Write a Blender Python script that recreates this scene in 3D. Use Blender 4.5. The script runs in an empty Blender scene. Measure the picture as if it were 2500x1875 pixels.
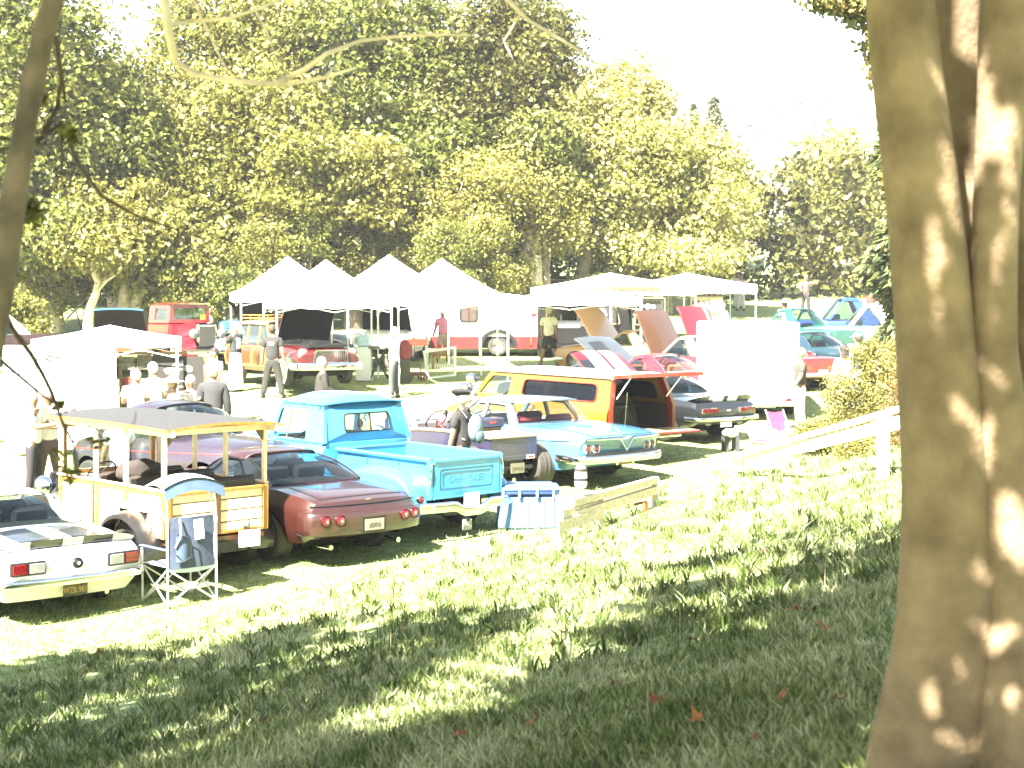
import bpy, math, random
import numpy as np
from mathutils import Vector, Matrix

random.seed(7)
rng = np.random.default_rng(7)
SC = bpy.context.scene
COL = SC.collection
R_ = math.radians

# ---------------------------------------------------------------- camera, sky, sun, exposure
FPX, CAM_H, PITCH = 4000.0, 4.62, math.atan((937.5 - 750.0) / 4000.0)
cam = bpy.data.cameras.new('camera')
cam.sensor_width = 36.0
cam.lens = 36.0 * FPX / 2500.0
cam.clip_start = 0.1
cam.clip_end = 5000
camo = bpy.data.objects.new('camera', cam)
COL.objects.link(camo)
camo.location = (0, 0, CAM_H)
camo.rotation_euler = (math.pi / 2 - PITCH, 0, 0)
SC.camera = camo

SUN_EL = R_(46)
SUN_DIR = Vector((-0.50, -0.87, 0)).normalized()          # horizontal direction towards the sun
SUN_VEC = Vector((SUN_DIR.x * math.cos(SUN_EL), SUN_DIR.y * math.cos(SUN_EL), math.sin(SUN_EL)))
w = bpy.data.worlds.new('World')
SC.world = w
w.use_nodes = True
nt = w.node_tree
sky = nt.nodes.new('ShaderNodeTexSky')
sky.sky_type = 'NISHITA'
sky.sun_disc = False
sky.sun_elevation = SUN_EL
sky.sun_rotation = math.atan2(SUN_DIR.x, SUN_DIR.y)
sky.dust_density = 0.6
sky.ozone_density = 0.6
bg = nt.nodes['Background']
bg.inputs['Strength'].default_value = 0.05
wb = nt.nodes.new('ShaderNodeMix'); wb.data_type = 'RGBA'; wb.blend_type = 'MULTIPLY'; wb.inputs[0].default_value = 1.0
wb.inputs[7].default_value = (1.0, .92, .72, 1)                           # warm daylight white balance
nt.links.new(sky.outputs[0], wb.inputs[6]); nt.links.new(wb.outputs[2], bg.inputs[0])
sl = bpy.data.lights.new('sun', 'SUN')
sl.energy = 5.0
sl.angle = R_(0.5)
sl.color = (1.0, 0.95, 0.86)
so = bpy.data.objects.new('sun', sl)
COL.objects.link(so)
so.location = (-20, -40, 50)
so.rotation_euler = SUN_VEC.to_track_quat('Z', 'Y').to_euler()
SC.view_settings.view_transform = 'Standard'
SC.view_settings.look = 'None'
SC.view_settings.exposure = 3.75
SC.view_settings.gamma = 1.0
SC.view_settings.use_curve_mapping = False
SC.cycles.max_bounces = 8
SC.cycles.transparent_max_bounces = 16

# ---------------------------------------------------------------- terrain height
TOE_P = np.array([-4.4, 17.1]); TOE_N = np.array([0.845, -0.534])
SLOPE = 0.05625                                            # the field climbs gently away from the viewer
def smooth(a, b, x):
    t = np.clip((x - a) / (b - a), 0, 1)
    return t * t * (3 - 2 * t)
def hgt(x, y):
    x = np.asarray(x, float); y = np.asarray(y, float)
    d = (x - TOE_P[0]) * TOE_N[0] + (y - TOE_P[1]) * TOE_N[1]
    dd = np.clip(d, 0, 17)
    z = 0.27 * (np.sqrt(dd * dd + 2.5) - 1.58) + 0.05 * smooth(0, 4, dd) * np.sin(x * 1.3 + y * .7) * np.sin(y * 1.1 - x * .4)
    far = smooth(72, 125, y) * smooth(6, 24, x + (y - 90) * .05) * 3.4
    back = smooth(60, 85, y) * (1 - smooth(0, 14, x)) * 0.9
    hill = smooth(220, 560, y) * (26 + 14 * np.sin(x * .011 + 1.0) + 9 * np.sin(x * .027 + y * .01))
    return z * (1 - smooth(60, 90, y)) + far + back + hill + SLOPE * y
def gz(x, y): return float(hgt(x, y))

_F = np.array([0, math.cos(PITCH), -math.sin(PITCH)]); _U = np.array([0, math.sin(PITCH), math.cos(PITCH)])
def ray(u, v):
    d = _F + np.array([1, 0, 0]) * (u - 1250.) / FPX + _U * (937.5 - v) / FPX
    return d / d[1]
def gp(u, v):
    """point of the ground seen at photo position (u, v)"""
    d = ray(u, v)
    lo, hi = 4.0, 300.0
    ts = np.linspace(lo, hi, 4000)
    zz = CAM_H + d[2] * ts - hgt(d[0] * ts, ts)
    k = int(np.argmax(zz < 0)) if (zz < 0).any() else len(ts) - 1
    t = ts[max(k, 1)]
    return Vector((d[0] * t, t, gz(d[0] * t, t)))
def at(u, v, depth):
    d = ray(u, v)
    return Vector((d[0] * depth, depth, CAM_H + d[2] * depth))
def px(u, depth): return (u - 1250.) / FPX * depth

# ---------------------------------------------------------------- mesh builder
class MB:
    def __init__(s): s.v = []; s.f = []; s.m = []
    def add(s, vs, fs, m=0):
        o = len(s.v); s.v += [tuple(p) for p in vs]
        s.f += [tuple(i + o for i in f) for f in fs]; s.m += [m] * len(fs); return s
    def box(s, c, d, rot=None, m=0, taper=1.0, bev=0.0):
        x, y, z = d[0] / 2, d[1] / 2, d[2] / 2
        M = rot if rot is not None else Matrix.Identity(3)
        C = Vector(c)
        if bev <= 0:
            P = [(-x, -y, -z), (x, -y, -z), (x, y, -z), (-x, y, -z), (-x * taper, -y * taper, z), (x * taper, -y * taper, z), (x * taper, y * taper, z), (-x * taper, y * taper, z)]
            F = [(0, 3, 2, 1), (4, 5, 6, 7), (0, 1, 5, 4), (1, 2, 6, 5), (2, 3, 7, 6), (3, 0, 4, 7)]
        else:
            b = min(bev, x * .9, y * .9, z * .9)
            P = []; F = []
            for (zz, k) in ((-z, b), (-z + b, 0), (z - b, 0), (z, b)):
                X, Y = x - k, y - k
                c8 = [(-X, -Y + b), (-X + b, -Y), (X - b, -Y), (X, -Y + b), (X, Y - b), (X - b, Y), (-X + b, Y), (-X, Y - b)]
                P += [(a, q, zz) for a, q in c8]
            for r in range(3):
                for i in range(8):
                    j = (i + 1) % 8
                    F.append((r * 8 + i, r * 8 + j, r * 8 + 8 + j, r * 8 + 8 + i))
            F.append(tuple(range(7, -1, -1))); F.append(tuple(range(24, 32)))
        return s.add([C + M @ Vector(p) for p in P], F, m)
    def tube(s, pts, r, n=8, m=0, cap=True, sy=1.0):
        pts = [Vector(p) for p in pts]
        rs = r if isinstance(r, (list, tuple)) else [r] * len(pts)
        up = Vector((0, 0, 1)); V = []; F = []
        prev = None
        for i, p in enumerate(pts):
            t = (pts[min(i + 1, len(pts) - 1)] - pts[max(i - 1, 0)])
            t = t.normalized() if t.length > 1e-9 else Vector((0, 0, 1))
            if prev is None:
                a = t.cross(up if abs(t.z) < .95 else Vector((0, 1, 0))).normalized()
            else:
                a = (prev - t * prev.dot(t)).normalized()
            prev = a; b = t.cross(a)
            for k in range(n):
                q = 2 * math.pi * k / n
                V.append(p + a * math.cos(q) * rs[i] + b * math.sin(q) * rs[i] * sy)
        for i in range(len(pts) - 1):
            for k in range(n):
                k2 = (k + 1) % n
                F.append((i * n + k, i * n + k2, (i + 1) * n + k2, (i + 1) * n + k))
        if cap:
            F.append(tuple(range(n - 1, -1, -1))); F.append(tuple((len(pts) - 1) * n + k for k in range(n)))
        return s.add(V, F, m)
    def sweep(s, pts, a, b, n=10, m=0, p=3.0):
        """bar of superellipse section: a half-width sideways, b half-height in z"""
        pts = [Vector(q) for q in pts]; V = []; F = []
        for i, q in enumerate(pts):
            t = (pts[min(i + 1, len(pts) - 1)] - pts[max(i - 1, 0)]); t.z = 0; t.normalize()
            sd = Vector((t.y, -t.x, 0))
            aa = a[i] if isinstance(a, (list, tuple)) else a
            bb = b[i] if isinstance(b, (list, tuple)) else b
            for k in range(n):
                w_ = 2 * math.pi * (k + .5) / n; c_, s_ = math.cos(w_), math.sin(w_)
                V.append(q + sd * aa * math.copysign(abs(c_) ** (2 / p), c_) + Vector((0, 0, 1)) * bb * math.copysign(abs(s_) ** (2 / p), s_))
        for i in range(len(pts) - 1):
            for k in range(n):
                k2 = (k + 1) % n
                F.append((i * n + k, i * n + k2, (i + 1) * n + k2, (i + 1) * n + k))
        F.append(tuple(range(n - 1, -1, -1))); F.append(tuple((len(pts) - 1) * n + k for k in range(n)))
        return s.add(V, F, m)
    def lathe(s, prof, c=(0, 0, 0), axis='Z', n=24, m=0, sx=1.0, sy=1.0):
        V = []; F = []
        for (r, h) in prof:
            for k in range(n):
                q = 2 * math.pi * k / n; x, y = r * math.cos(q) * sx, r * math.sin(q) * sy
                V.append({'Z': (x, y, h), 'Y': (x, h, y), 'X': (h, x, y)}[axis])
        for i in range(len(prof) - 1):
            for k in range(n):
                k2 = (k + 1) % n
                F.append((i * n + k, i * n + k2, (i + 1) * n + k2, (i + 1) * n + k))
        C = Vector(c)
        return s.add([C + Vector(p) for p in V], F, m)
    def ell(s, c, r, n=12, k=8, m=0, rot=None, zmin=-1.0):
        prof = []
        for i in range(k + 1):
            a = -math.pi / 2 + math.pi * i / k
            zz = max(math.sin(a), zmin)
            prof.append((math.cos(a) if math.sin(a) >= zmin else math.sqrt(max(0, 1 - zmin * zmin)) * (i / k), zz))
        V = []; F = []
        M = rot if rot is not None else Matrix.Identity(3)
        for (rr, h) in prof:
            for q in range(n):
                t = 2 * math.pi * q / n
                V.append(Vector(c) + M @ Vector((rr * math.cos(t) * r[0], rr * math.sin(t) * r[1], h * r[2])))
        for i in range(k):
            for q in range(n):
                q2 = (q + 1) % n
                F.append((i * n + q, i * n + q2, (i + 1) * n + q2, (i + 1) * n + q))
        return s.add(V, F, m)
    def grid(s, fn, nu, nv, m=0, flip=False, mfn=None):
        V = [fn(i / nu, j / nv) for i in range(nu + 1) for j in range(nv + 1)]
        F = []; o = len(s.v)
        s.v += [tuple(p) for p in V]
        for i in range(nu):
            for j in range(nv):
                a = i * (nv + 1) + j; f = (a, a + nv + 1, a + nv + 2, a + 1)
                if flip: f = f[::-1]
                s.f.append(tuple(q + o for q in f)); s.m.append(mfn(i, j) if mfn else m)
        return s
    def prism(s, poly, fn, t0, t1, m=0):
        """polygon of (a, b) pairs extruded between t0 and t1 through fn(a, b, t)"""
        n = len(poly)
        V = [fn(a, b, t0) for a, b in poly] + [fn(a, b, t1) for a, b in poly]
        F = [tuple(range(n)), tuple(range(2 * n - 1, n - 1, -1))] + [(i, n + i, n + (i + 1) % n, (i + 1) % n) for i in range(n)]
        return s.add(V, F, m)
    def ring(s, outer, inner, fn, t0, t1, m=0):
        """plate with a hole: outer and inner outlines of equal length"""
        n = len(outer)
        V = [fn(a, b, t0) for a, b in outer] + [fn(a, b, t0) for a, b in inner] + [fn(a, b, t1) for a, b in outer] + [fn(a, b, t1) for a, b in inner]
        F = []
        for i in range(n):
            j = (i + 1) % n
            F += [(i, j, n + j, n + i), (2 * n + j, 2 * n + i, 3 * n + i, 3 * n + j), (j, i, 2 * n + i, 2 * n + j), (n + i, n + j, 3 * n + j, 3 * n + i)]
        return s.add(V, F, m)
    def build(s, name, mats, parent=None, ang=38, loc=None, rot=None, fixn=True):
        me = bpy.data.meshes.new(name)
        me.from_pydata(s.v, [], s.f)
        if not isinstance(mats, (list, tuple)): mats = [mats]
        for q in mats: me.materials.append(q)
        if len(mats) > 1: me.polygons.foreach_set('material_index', s.m)
        me.polygons.foreach_set('use_smooth', [True] * len(me.polygons))
        me.update()
        if fixn:
            import bmesh
            bm = bmesh.new(); bm.from_mesh(me)
            bmesh.ops.recalc_face_normals(bm, faces=bm.faces[:]); bm.to_mesh(me); bm.free()
        try: me.set_sharp_from_angle(angle=R_(ang))
        except Exception: pass
        o = bpy.data.objects.new(name, me)
        COL.objects.link(o)
        if parent is not None: o.parent = parent
        if loc is not None: o.location = loc
        if rot is not None: o.rotation_euler = rot
        return o

def rpoly(corners, r, n=4):
    out = []
    N = len(corners)
    for i in range(N):
        p0, p, p1 = Vector(corners[i - 1]), Vector(corners[i]), Vector(corners[(i + 1) % N])
        rr = r[i] if isinstance(r, (list, tuple)) else r
        a = p + (p0 - p).normalized() * min(rr, (p0 - p).length * .45); b = p + (p1 - p).normalized() * min(rr, (p1 - p).length * .45)
        for k in range(n):
            t = k / (n - 1)
            out.append(tuple((a * (1 - t) + p * t) * (1 - t) + (p * (1 - t) + b * t) * t))
    return out
def inset(corners, d):
    c = Vector((sum(p[0] for p in corners), sum(p[1] for p in corners))) / len(corners)
    return [tuple(c + (Vector(p) - c) * d) for p in corners]
def thing(name, label, cat, loc=(0, 0, 0), rotz=0.0, group=None, scale=None):
    o = bpy.data.objects.new(name, None); COL.objects.link(o)
    o.empty_display_size = .2
    if abs(loc[2]) < 1e-9 and (loc[0], loc[1]) != (0, 0): loc = (loc[0], loc[1], gz(loc[0], loc[1]))
    o.location = loc; o.rotation_euler = (0, 0, rotz)
    if scale: o.scale = scale
    o['label'] = label; o['category'] = cat
    if group: o['group'] = group
    return o
def tag(o, label, cat, group=None):
    o['label'] = label; o['category'] = cat
    if group: o['group'] = group
    return o
def stuff(o, label=None, cat=None):
    o['kind'] = 'stuff'
    if label: o['label'] = label
    if cat: o['category'] = cat
    return o
def struct(o, label=None):
    o['kind'] = 'structure'
    if label: o['label'] = label
    return o
def copy_tree(root, loc, rotz=None, label=None):
    r = root.copy(); COL.objects.link(r); r.location = loc
    if rotz is not None: r.rotation_euler = (0, 0, rotz)
    if label: r['label'] = label
    for ch in list(root.children):
        c = ch.copy(); COL.objects.link(c); c.parent = r
        for g in list(ch.children):
            d = g.copy(); COL.objects.link(d); d.parent = c
    return r

# ---------------------------------------------------------------- materials
MATS = {}
def M(name, col, rough=.55, metal=0.0, coat=0.0, var=.15, scale=9.0, bump=0.0, spec=.5, col2=None, bscale=None):
    if name in MATS: return MATS[name]
    m = bpy.data.materials.new(name); m.use_nodes = True
    t = m.node_tree; b = t.nodes['Principled BSDF']
    tc = t.nodes.new('ShaderNodeTexCoord'); nz = t.nodes.new('ShaderNodeTexNoise')
    nz.inputs['Scale'].default_value = scale; nz.inputs['Detail'].default_value = 5
    t.links.new(tc.outputs['Object'], nz.inputs['Vector'])
    rp = t.nodes.new('ShaderNodeValToRGB')
    c2 = col2 if col2 else tuple(min(1, c * (1 + var)) for c in col)
    c1 = col if col2 else tuple(c * (1 - var) for c in col)
    rp.color_ramp.elements[0].color = (*c1, 1); rp.color_ramp.elements[1].color = (*c2, 1)
    rp.color_ramp.elements[0].position = .3; rp.color_ramp.elements[1].position = .7
    t.links.new(nz.outputs['Fac'], rp.inputs['Fac']); t.links.new(rp.outputs['Color'], b.inputs['Base Color'])
    b.inputs['Roughness'].default_value = rough; b.inputs['Metallic'].default_value = metal
    b.inputs['Coat Weight'].default_value = coat; b.inputs['Coat Roughness'].default_value = .06
    b.inputs['Specular IOR Level'].default_value = spec
    if bump:
        bp = t.nodes.new('ShaderNodeBump'); bp.inputs['Strength'].default_value = bump; bp.inputs['Distance'].default_value = .02
        if bscale:
            n2 = t.nodes.new('ShaderNodeTexNoise'); n2.inputs['Scale'].default_value = bscale; n2.inputs['Detail'].default_value = 6
            t.links.new(tc.outputs['Object'], n2.inputs['Vector']); t.links.new(n2.outputs['Fac'], bp.inputs['Height'])
        else: t.links.new(nz.outputs['Fac'], bp.inputs['Height'])
        t.links.new(bp.outputs[0], b.inputs['Normal'])
    MATS[name] = m
    return m
def paint(name, col, metal=0.0): return M(name, col, .32, metal, .8, .05, 3.0)
def glassm(name, tint, refl=1.0):
    if name in MATS: return MATS[name]
    m = bpy.data.materials.new(name); m.use_nodes = True; t = m.node_tree
    for n in list(t.nodes):
        if n.type != 'OUTPUT_MATERIAL': t.nodes.remove(n)
    out = [n for n in t.nodes if n.type == 'OUTPUT_MATERIAL'][0]
    tr = t.nodes.new('ShaderNodeBsdfTransparent'); tr.inputs[0].default_value = (*tint, 1)
    gl = t.nodes.new('ShaderNodeBsdfGlossy'); gl.inputs['Roughness'].default_value = .03
    fr = t.nodes.new('ShaderNodeLayerWeight'); fr.inputs['Blend'].default_value = .5
    pw = t.nodes.new('ShaderNodeMath'); pw.operation = 'POWER'; pw.inputs[1].default_value = 4.0; t.links.new(fr.outputs['Facing'], pw.inputs[0])
    ns = t.nodes.new('ShaderNodeTexNoise'); ns.inputs['Scale'].default_value = 4
    mul = t.nodes.new('ShaderNodeMath'); mul.operation = 'MULTIPLY_ADD'; mul.inputs[1].default_value = .7 * refl; mul.inputs[2].default_value = .045
    mx = t.nodes.new('ShaderNodeMixShader')
    t.links.new(pw.outputs[0], mul.inputs[0]); t.links.new(mul.outputs[0], mx.inputs[0])
    t.links.new(tr.outputs[0], mx.inputs[1]); t.links.new(gl.outputs[0], mx.inputs[2]); t.links.new(mx.outputs[0], out.inputs['Surface'])
    MATS[name] = m; return m
def leafm(name, cols, trans=.35, scale=.25):
    """leaf material: each leaf gets its own shade; part of the light passes through"""
    if name in MATS: return MATS[name]
    m = bpy.data.materials.new(name); m.use_nodes = True; t = m.node_tree
    for n in list(t.nodes):
        if n.type != 'OUTPUT_MATERIAL': t.nodes.remove(n)
    out = [n for n in t.nodes if n.type == 'OUTPUT_MATERIAL'][0]
    g = t.nodes.new('ShaderNodeNewGeometry'); tc = t.nodes.new('ShaderNodeTexCoord')
    nz = t.nodes.new('ShaderNodeTexNoise'); nz.inputs['Scale'].default_value = scale; nz.inputs['Detail'].default_value = 3
    t.links.new(tc.outputs['Object'], nz.inputs['Vector'])
    mad = t.nodes.new('ShaderNodeMath'); mad.operation = 'MULTIPLY_ADD'; mad.inputs[1].default_value = .5; mad.inputs[2].default_value = 0.0
    t.links.new(g.outputs['Random Per Island'], mad.inputs[0])
    a2 = t.nodes.new('ShaderNodeMath'); a2.operation = 'MULTIPLY_ADD'; a2.inputs[1].default_value = .9
    t.links.new(nz.outputs['Fac'], a2.inputs[0]); t.links.new(mad.outputs[0], a2.inputs[2])
    rp = t.nodes.new('ShaderNodeValToRGB'); e = rp.color_ramp.elements
    e[0].position = .38; e[0].color = (*cols[0], 1); e[1].position = .98; e[1].color = (*cols[-1], 1)
    for k, c in enumerate(cols[1:-1]):
        q = e.new(.38 + .6 * (k + 1) / (len(cols) - 1)); q.color = (*c, 1)
    t.links.new(a2.outputs[0], rp.inputs['Fac'])
    d = t.nodes.new('ShaderNodeBsdfPrincipled'); d.inputs['Roughness'].default_value = .5; d.inputs['Specular IOR Level'].default_value = .35
    tl = t.nodes.new('ShaderNodeBsdfTranslucent'); mx = t.nodes.new('ShaderNodeMixShader'); mx.inputs[0].default_value = trans
    t.links.new(rp.outputs[0], d.inputs['Base Color']); t.links.new(rp.outputs[0], tl.inputs[0])
    t.links.new(d.outputs[0], mx.inputs[1]); t.links.new(tl.outputs[0], mx.inputs[2]); t.links.new(mx.outputs[0], out.inputs['Surface'])
    MATS[name] = m; return m

CHROME = M('chrome', (.62, .63, .65), .12, 1.0, 0, .03)
BLACK = M('black_trim', (.004, .004, .0045), .45)
DARK = M('dark_interior', (.006, .0055, .005), .8, spec=.2)
RUBBER = M('tyre_rubber', (.030, .025, .020), .8, bump=.1)
WHITE = M('white_enamel', (.72, .72, .70), .4, coat=.3, var=.04)
STEEL = M('steel', (.42, .42, .43), .35, .9)
ALLOY = M('alloy_rim', (.34, .34, .35), .3, .9)
REDLENS = M('red_lens', (.09, .002, .004), .15, coat=1.0, var=.25, scale=40)
CLEARLENS = M('clear_lens', (.16, .16, .145), .12, coat=1.0)
AMBER = M('amber_lens', (.2, .05, .004), .15, coat=1.0)
GLASS = glassm('tinted_glass', (.66, .76, .76))
GLASSC = glassm('clear_glass', (.82, .88, .87))
GLASSD = glassm('dark_glass', (.10, .10, .11))
WOOD = M('varnished_wood', (.25, .10, .018), .35, coat=.5, col2=(.36, .16, .035), scale=14)
WOODD = M('dark_wood', (.06, .02, .005), .4, coat=.4)
WOODP = M('pale_wood', (.58, .44, .27), .4, coat=.4, col2=(.70, .56, .38), scale=12)
LUMBER = M('weathered_lumber', (.34, .28, .20), .85, col2=(.50, .43, .33), scale=16, bump=.3)
CANVAS = M('white_canvas', (.80, .80, .78), .9, var=.03)
SKINM = M('skin', (.20, .105, .065), .55)
SKINT = M('tan_skin', (.11, .05, .028), .55)

# ---------------------------------------------------------------- lettering (real mesh letters)
def text_part(txt, size, mat, parent, loc, rot, name='lettering', ext=.002, sx=1.0, align='CENTER'):
    c = bpy.data.curves.new(name, 'FONT'); c.body = txt; c.size = size; c.extrude = ext
    c.align_x = align; c.align_y = 'CENTER'; c.resolution_u = 2
    tmp = bpy.data.objects.new('tmp', c); COL.objects.link(tmp)
    dg = bpy.context.evaluated_depsgraph_get()
    me = bpy.data.meshes.new_from_object(tmp.evaluated_get(dg))
    bpy.data.objects.remove(tmp); bpy.data.curves.remove(c)
    me.materials.clear(); me.materials.append(mat)
    o = bpy.data.objects.new(name, me); COL.objects.link(o)
    o.parent = parent; o.location = loc; o.rotation_euler = rot; o.scale = (sx, 1, 1)
    return o
# ================================================================ ground
def ground_mesh():
    xs = np.concatenate([np.linspace(-700, -60, 26)[:-1], np.linspace(-60, -14, 47)[:-1], np.linspace(-14, 14, 141)[:-1], np.linspace(14, 60, 47)[:-1], np.linspace(60, 700, 26)])
    ys = np.concatenate([np.linspace(-60, 2, 32)[:-1], np.linspace(2, 45, 173)[:-1], np.linspace(45, 130, 86)[:-1], np.linspace(130, 800, 60)])
    X, Y = np.meshgrid(xs, ys, indexing='ij'); Z = hgt(X, Y)
    V = np.stack([X, Y, Z], -1).reshape(-1, 3); nx, ny = len(xs), len(ys)
    I = np.arange(nx * ny).reshape(nx, ny)
    F = np.stack([I[:-1, :-1], I[1:, :-1], I[1:, 1:], I[:-1, 1:]], -1).reshape(-1, 4)
    return V, F
def np_mesh(name, V, F, mat, smooth=False, k=None):
    me = bpy.data.meshes.new(name); n = F.shape[1]
    me.vertices.add(len(V)); me.vertices.foreach_set('co', np.ascontiguousarray(V, np.float32).ravel())
    me.loops.add(F.size); me.loops.foreach_set('vertex_index', np.ascontiguousarray(F, np.int32).ravel())
    me.polygons.add(len(F)); me.polygons.foreach_set('loop_start', np.arange(0, F.size, n, dtype=np.int32))
    try: me.polygons.foreach_set('loop_total', np.full(len(F), n, np.int32))
    except Exception: pass
    if smooth: me.polygons.foreach_set('use_smooth', np.ones(len(F), bool))
    me.update(calc_edges=True); me.validate()
    me.materials.append(mat)
    o = bpy.data.objects.new(name, me); COL.objects.link(o); return o
def ground_mat():
    m = bpy.data.materials.new('grass_ground'); m.use_nodes = True; t = m.node_tree; b = t.nodes['Principled BSDF']
    tc = t.nodes.new('ShaderNodeTexCoord')
    def noise(s, d=5):
        n = t.nodes.new('ShaderNodeTexNoise'); n.inputs['Scale'].default_value = s; n.inputs['Detail'].default_value = d; t.links.new(tc.outputs['Object'], n.inputs['Vector']); return n
    def ramp(src, p0, c0, p1, c1):
        r = t.nodes.new('ShaderNodeValToRGB'); e = r.color_ramp.elements; e[0].position = p0; e[0].color = (*c0, 1); e[1].position = p1; e[1].color = (*c1, 1); t.links.new(src, r.inputs['Fac']); return r
    a = ramp(noise(7.0).outputs['Fac'], .35, (.115, .16, .055), .7, (.28, .305, .16))
    c = ramp(noise(.35).outputs['Fac'], .4, (.9, .95, .8), .65, (1.25, 1.12, .95))
    mx = t.nodes.new('ShaderNodeMix'); mx.data_type = 'RGBA'; mx.blend_type = 'MULTIPLY'; mx.inputs[0].default_value = 1
    t.links.new(a.outputs[0], mx.inputs[6]); t.links.new(c.outputs[0], mx.inputs[7])
    t.links.new(mx.outputs[2], b.inputs['Base Color']); b.inputs['Roughness'].default_value = .9; b.inputs['Specular IOR Level'].default_value = .2
    bp = t.nodes.new('ShaderNodeBump'); bp.inputs['Strength'].default_value = .6; bp.inputs['Distance'].default_value = .03
    t.links.new(noise(40, 4).outputs['Fac'], bp.inputs['Height']); t.links.new(bp.outputs[0], b.inputs['Normal'])
    return m
V, F = ground_mesh(); gnd = np_mesh('ground', V, F, ground_mat(), True); struct(gnd, 'pale grass field rising in a bank towards the viewer')

# ---------------- grass blades
def blades(name, P, h, wd, lean, mat, rnd, seg=True):
    n = len(P); ang = rnd.random(n) * 2 * np.pi; la = rnd.random(n) * 2 * np.pi
    hh = h * (.55 + .8 * rnd.random(n)); ww = wd * (.7 + .6 * rnd.random(n)); ll = lean * rnd.random(n) * hh
    dx, dy = np.cos(ang), np.sin(ang); lx, ly = np.cos(la) * ll, np.sin(la) * ll
    z = np.zeros(n)
    def pt(sx, t, zf): return np.stack([P[:, 0] + dx * ww * sx + lx * t, P[:, 1] + dy * ww * sx + ly * t, P[:, 2] - .01 + hh * zf], -1)
    if seg:
        A = np.stack([pt(-.6, 0, 0), pt(.6, 0, 0), pt(.75, .35, .55), pt(-.75, .35, .55), pt(0, 1, 1)], 1)
        V = A.reshape(-1, 3); b = np.arange(n) * 5
        F = np.concatenate([np.stack([b, b + 1, b + 2], -1), np.stack([b, b + 2, b + 3], -1), np.stack([b + 3, b + 2, b + 4], -1)])
    else:
        A = np.stack([pt(-.8, 0, 0), pt(.8, 0, 0), pt(0, 1, 1)], 1); V = A.reshape(-1, 3); b = np.arange(n) * 3
        F = np.stack([b, b + 1, b + 2], -1)
    return np_mesh(name, V, F, mat)
def polar(n, d0, d1, pw, half, rnd):
    d = (d0 ** (1 - pw) + rnd.random(n) * (d1 ** (1 - pw) - d0 ** (1 - pw))) ** (1 / (1 - pw)) if pw != 1 else d0 * (d1 / d0) ** rnd.random(n)
    a = (rnd.random(n) * 2 - 1) * half
    return d * np.tan(a), d
def toe(x, y): return (x - TOE_P[0]) * TOE_N[0] + (y - TOE_P[1]) * TOE_N[1]
rg = np.random.default_rng(11)
gm_bank = leafm('bank_grass', [(.045, .070, .012), (.10, .135, .030), (.22, .24, .10), (.44, .43, .26)], .30, .9)
gm_lawn = leafm('lawn_grass', [(.055, .105, .008), (.13, .18, .042), (.28, .30, .15)], .30, .5)
# bank: tufted, broader blades
nt_ = 52000
x, y = polar(nt_, 4.4, 34, 1.35, R_(24), rg); k = toe(x, y) > -.1
tx, ty = x[k], y[k]
dens = .5 + .5 * np.sin(tx * 2.1 + 1.3 * np.sin(ty * 1.7)) * np.sin(ty * 2.6 + tx * .8)
kk = rg.random(len(tx)) < .35 + .65 * dens; tx, ty = tx[kk], ty[kk]
nb = 8; sx = np.repeat(tx, nb) + rg.normal(0, .035, len(tx) * nb); sy = np.repeat(ty, nb) + rg.normal(0, .035, len(tx) * nb)
P = np.stack([sx, sy, hgt(sx, sy)], -1)
stuff(blades('bank_grass', P, .082, .0080, 1.0, gm_bank, rg), 'tufted green grass and groundcover on the near bank', 'grass')
# lawn on the field
x, y = polar(150000, 15, 55, 1.5, R_(21), rg); k = toe(x, y) < .3; x, y = x[k], y[k]
P = np.stack([x, y, hgt(x, y)], -1)
stuff(blades('lawn_grass', P, .055, .010, .8, gm_lawn, rg, False), 'short mown lawn between the parked cars', 'grass')
# leafy weeds scattered over the sunlit part of the bank
x, y = polar(1500, 11, 34, 1.2, R_(22), rg); k = (toe(x, y) > .3); x, y = x[k], y[k]
sx = np.repeat(x, 9) + rg.normal(0, .035, len(x) * 9); sy = np.repeat(y, 9) + rg.normal(0, .035, len(x) * 9)
P = np.stack([sx, sy, hgt(sx, sy) + .02], -1)
stuff(blades('bank_weeds', P, .12, .014, 1.2, leafm('weed_leaf', [(.035, .055, .012), (.06, .085, .02), (.09, .12, .03)], .25, 2), rg), 'darker leafy weeds dotted over the bank', 'weeds')
# tall dry stems
x, y = polar(230, 7, 22, 1.1, R_(22), rg); k = toe(x, y) > 1.0; x, y = x[k], y[k]
x = np.concatenate([x, rg.normal(3.2, .8, 110)]); y = np.concatenate([y, rg.normal(13.6, 1.2, 110)])
P = np.stack([x, y, hgt(x, y)], -1)
stuff(blades('dry_stems', P, .34, .0028, .9, leafm('dry_stem', [(.22, .16, .09), (.34, .26, .15), (.42, .34, .2)], .2, 2), rg), 'tall dry straw stems standing in the bank grass', 'dry grass')

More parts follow.
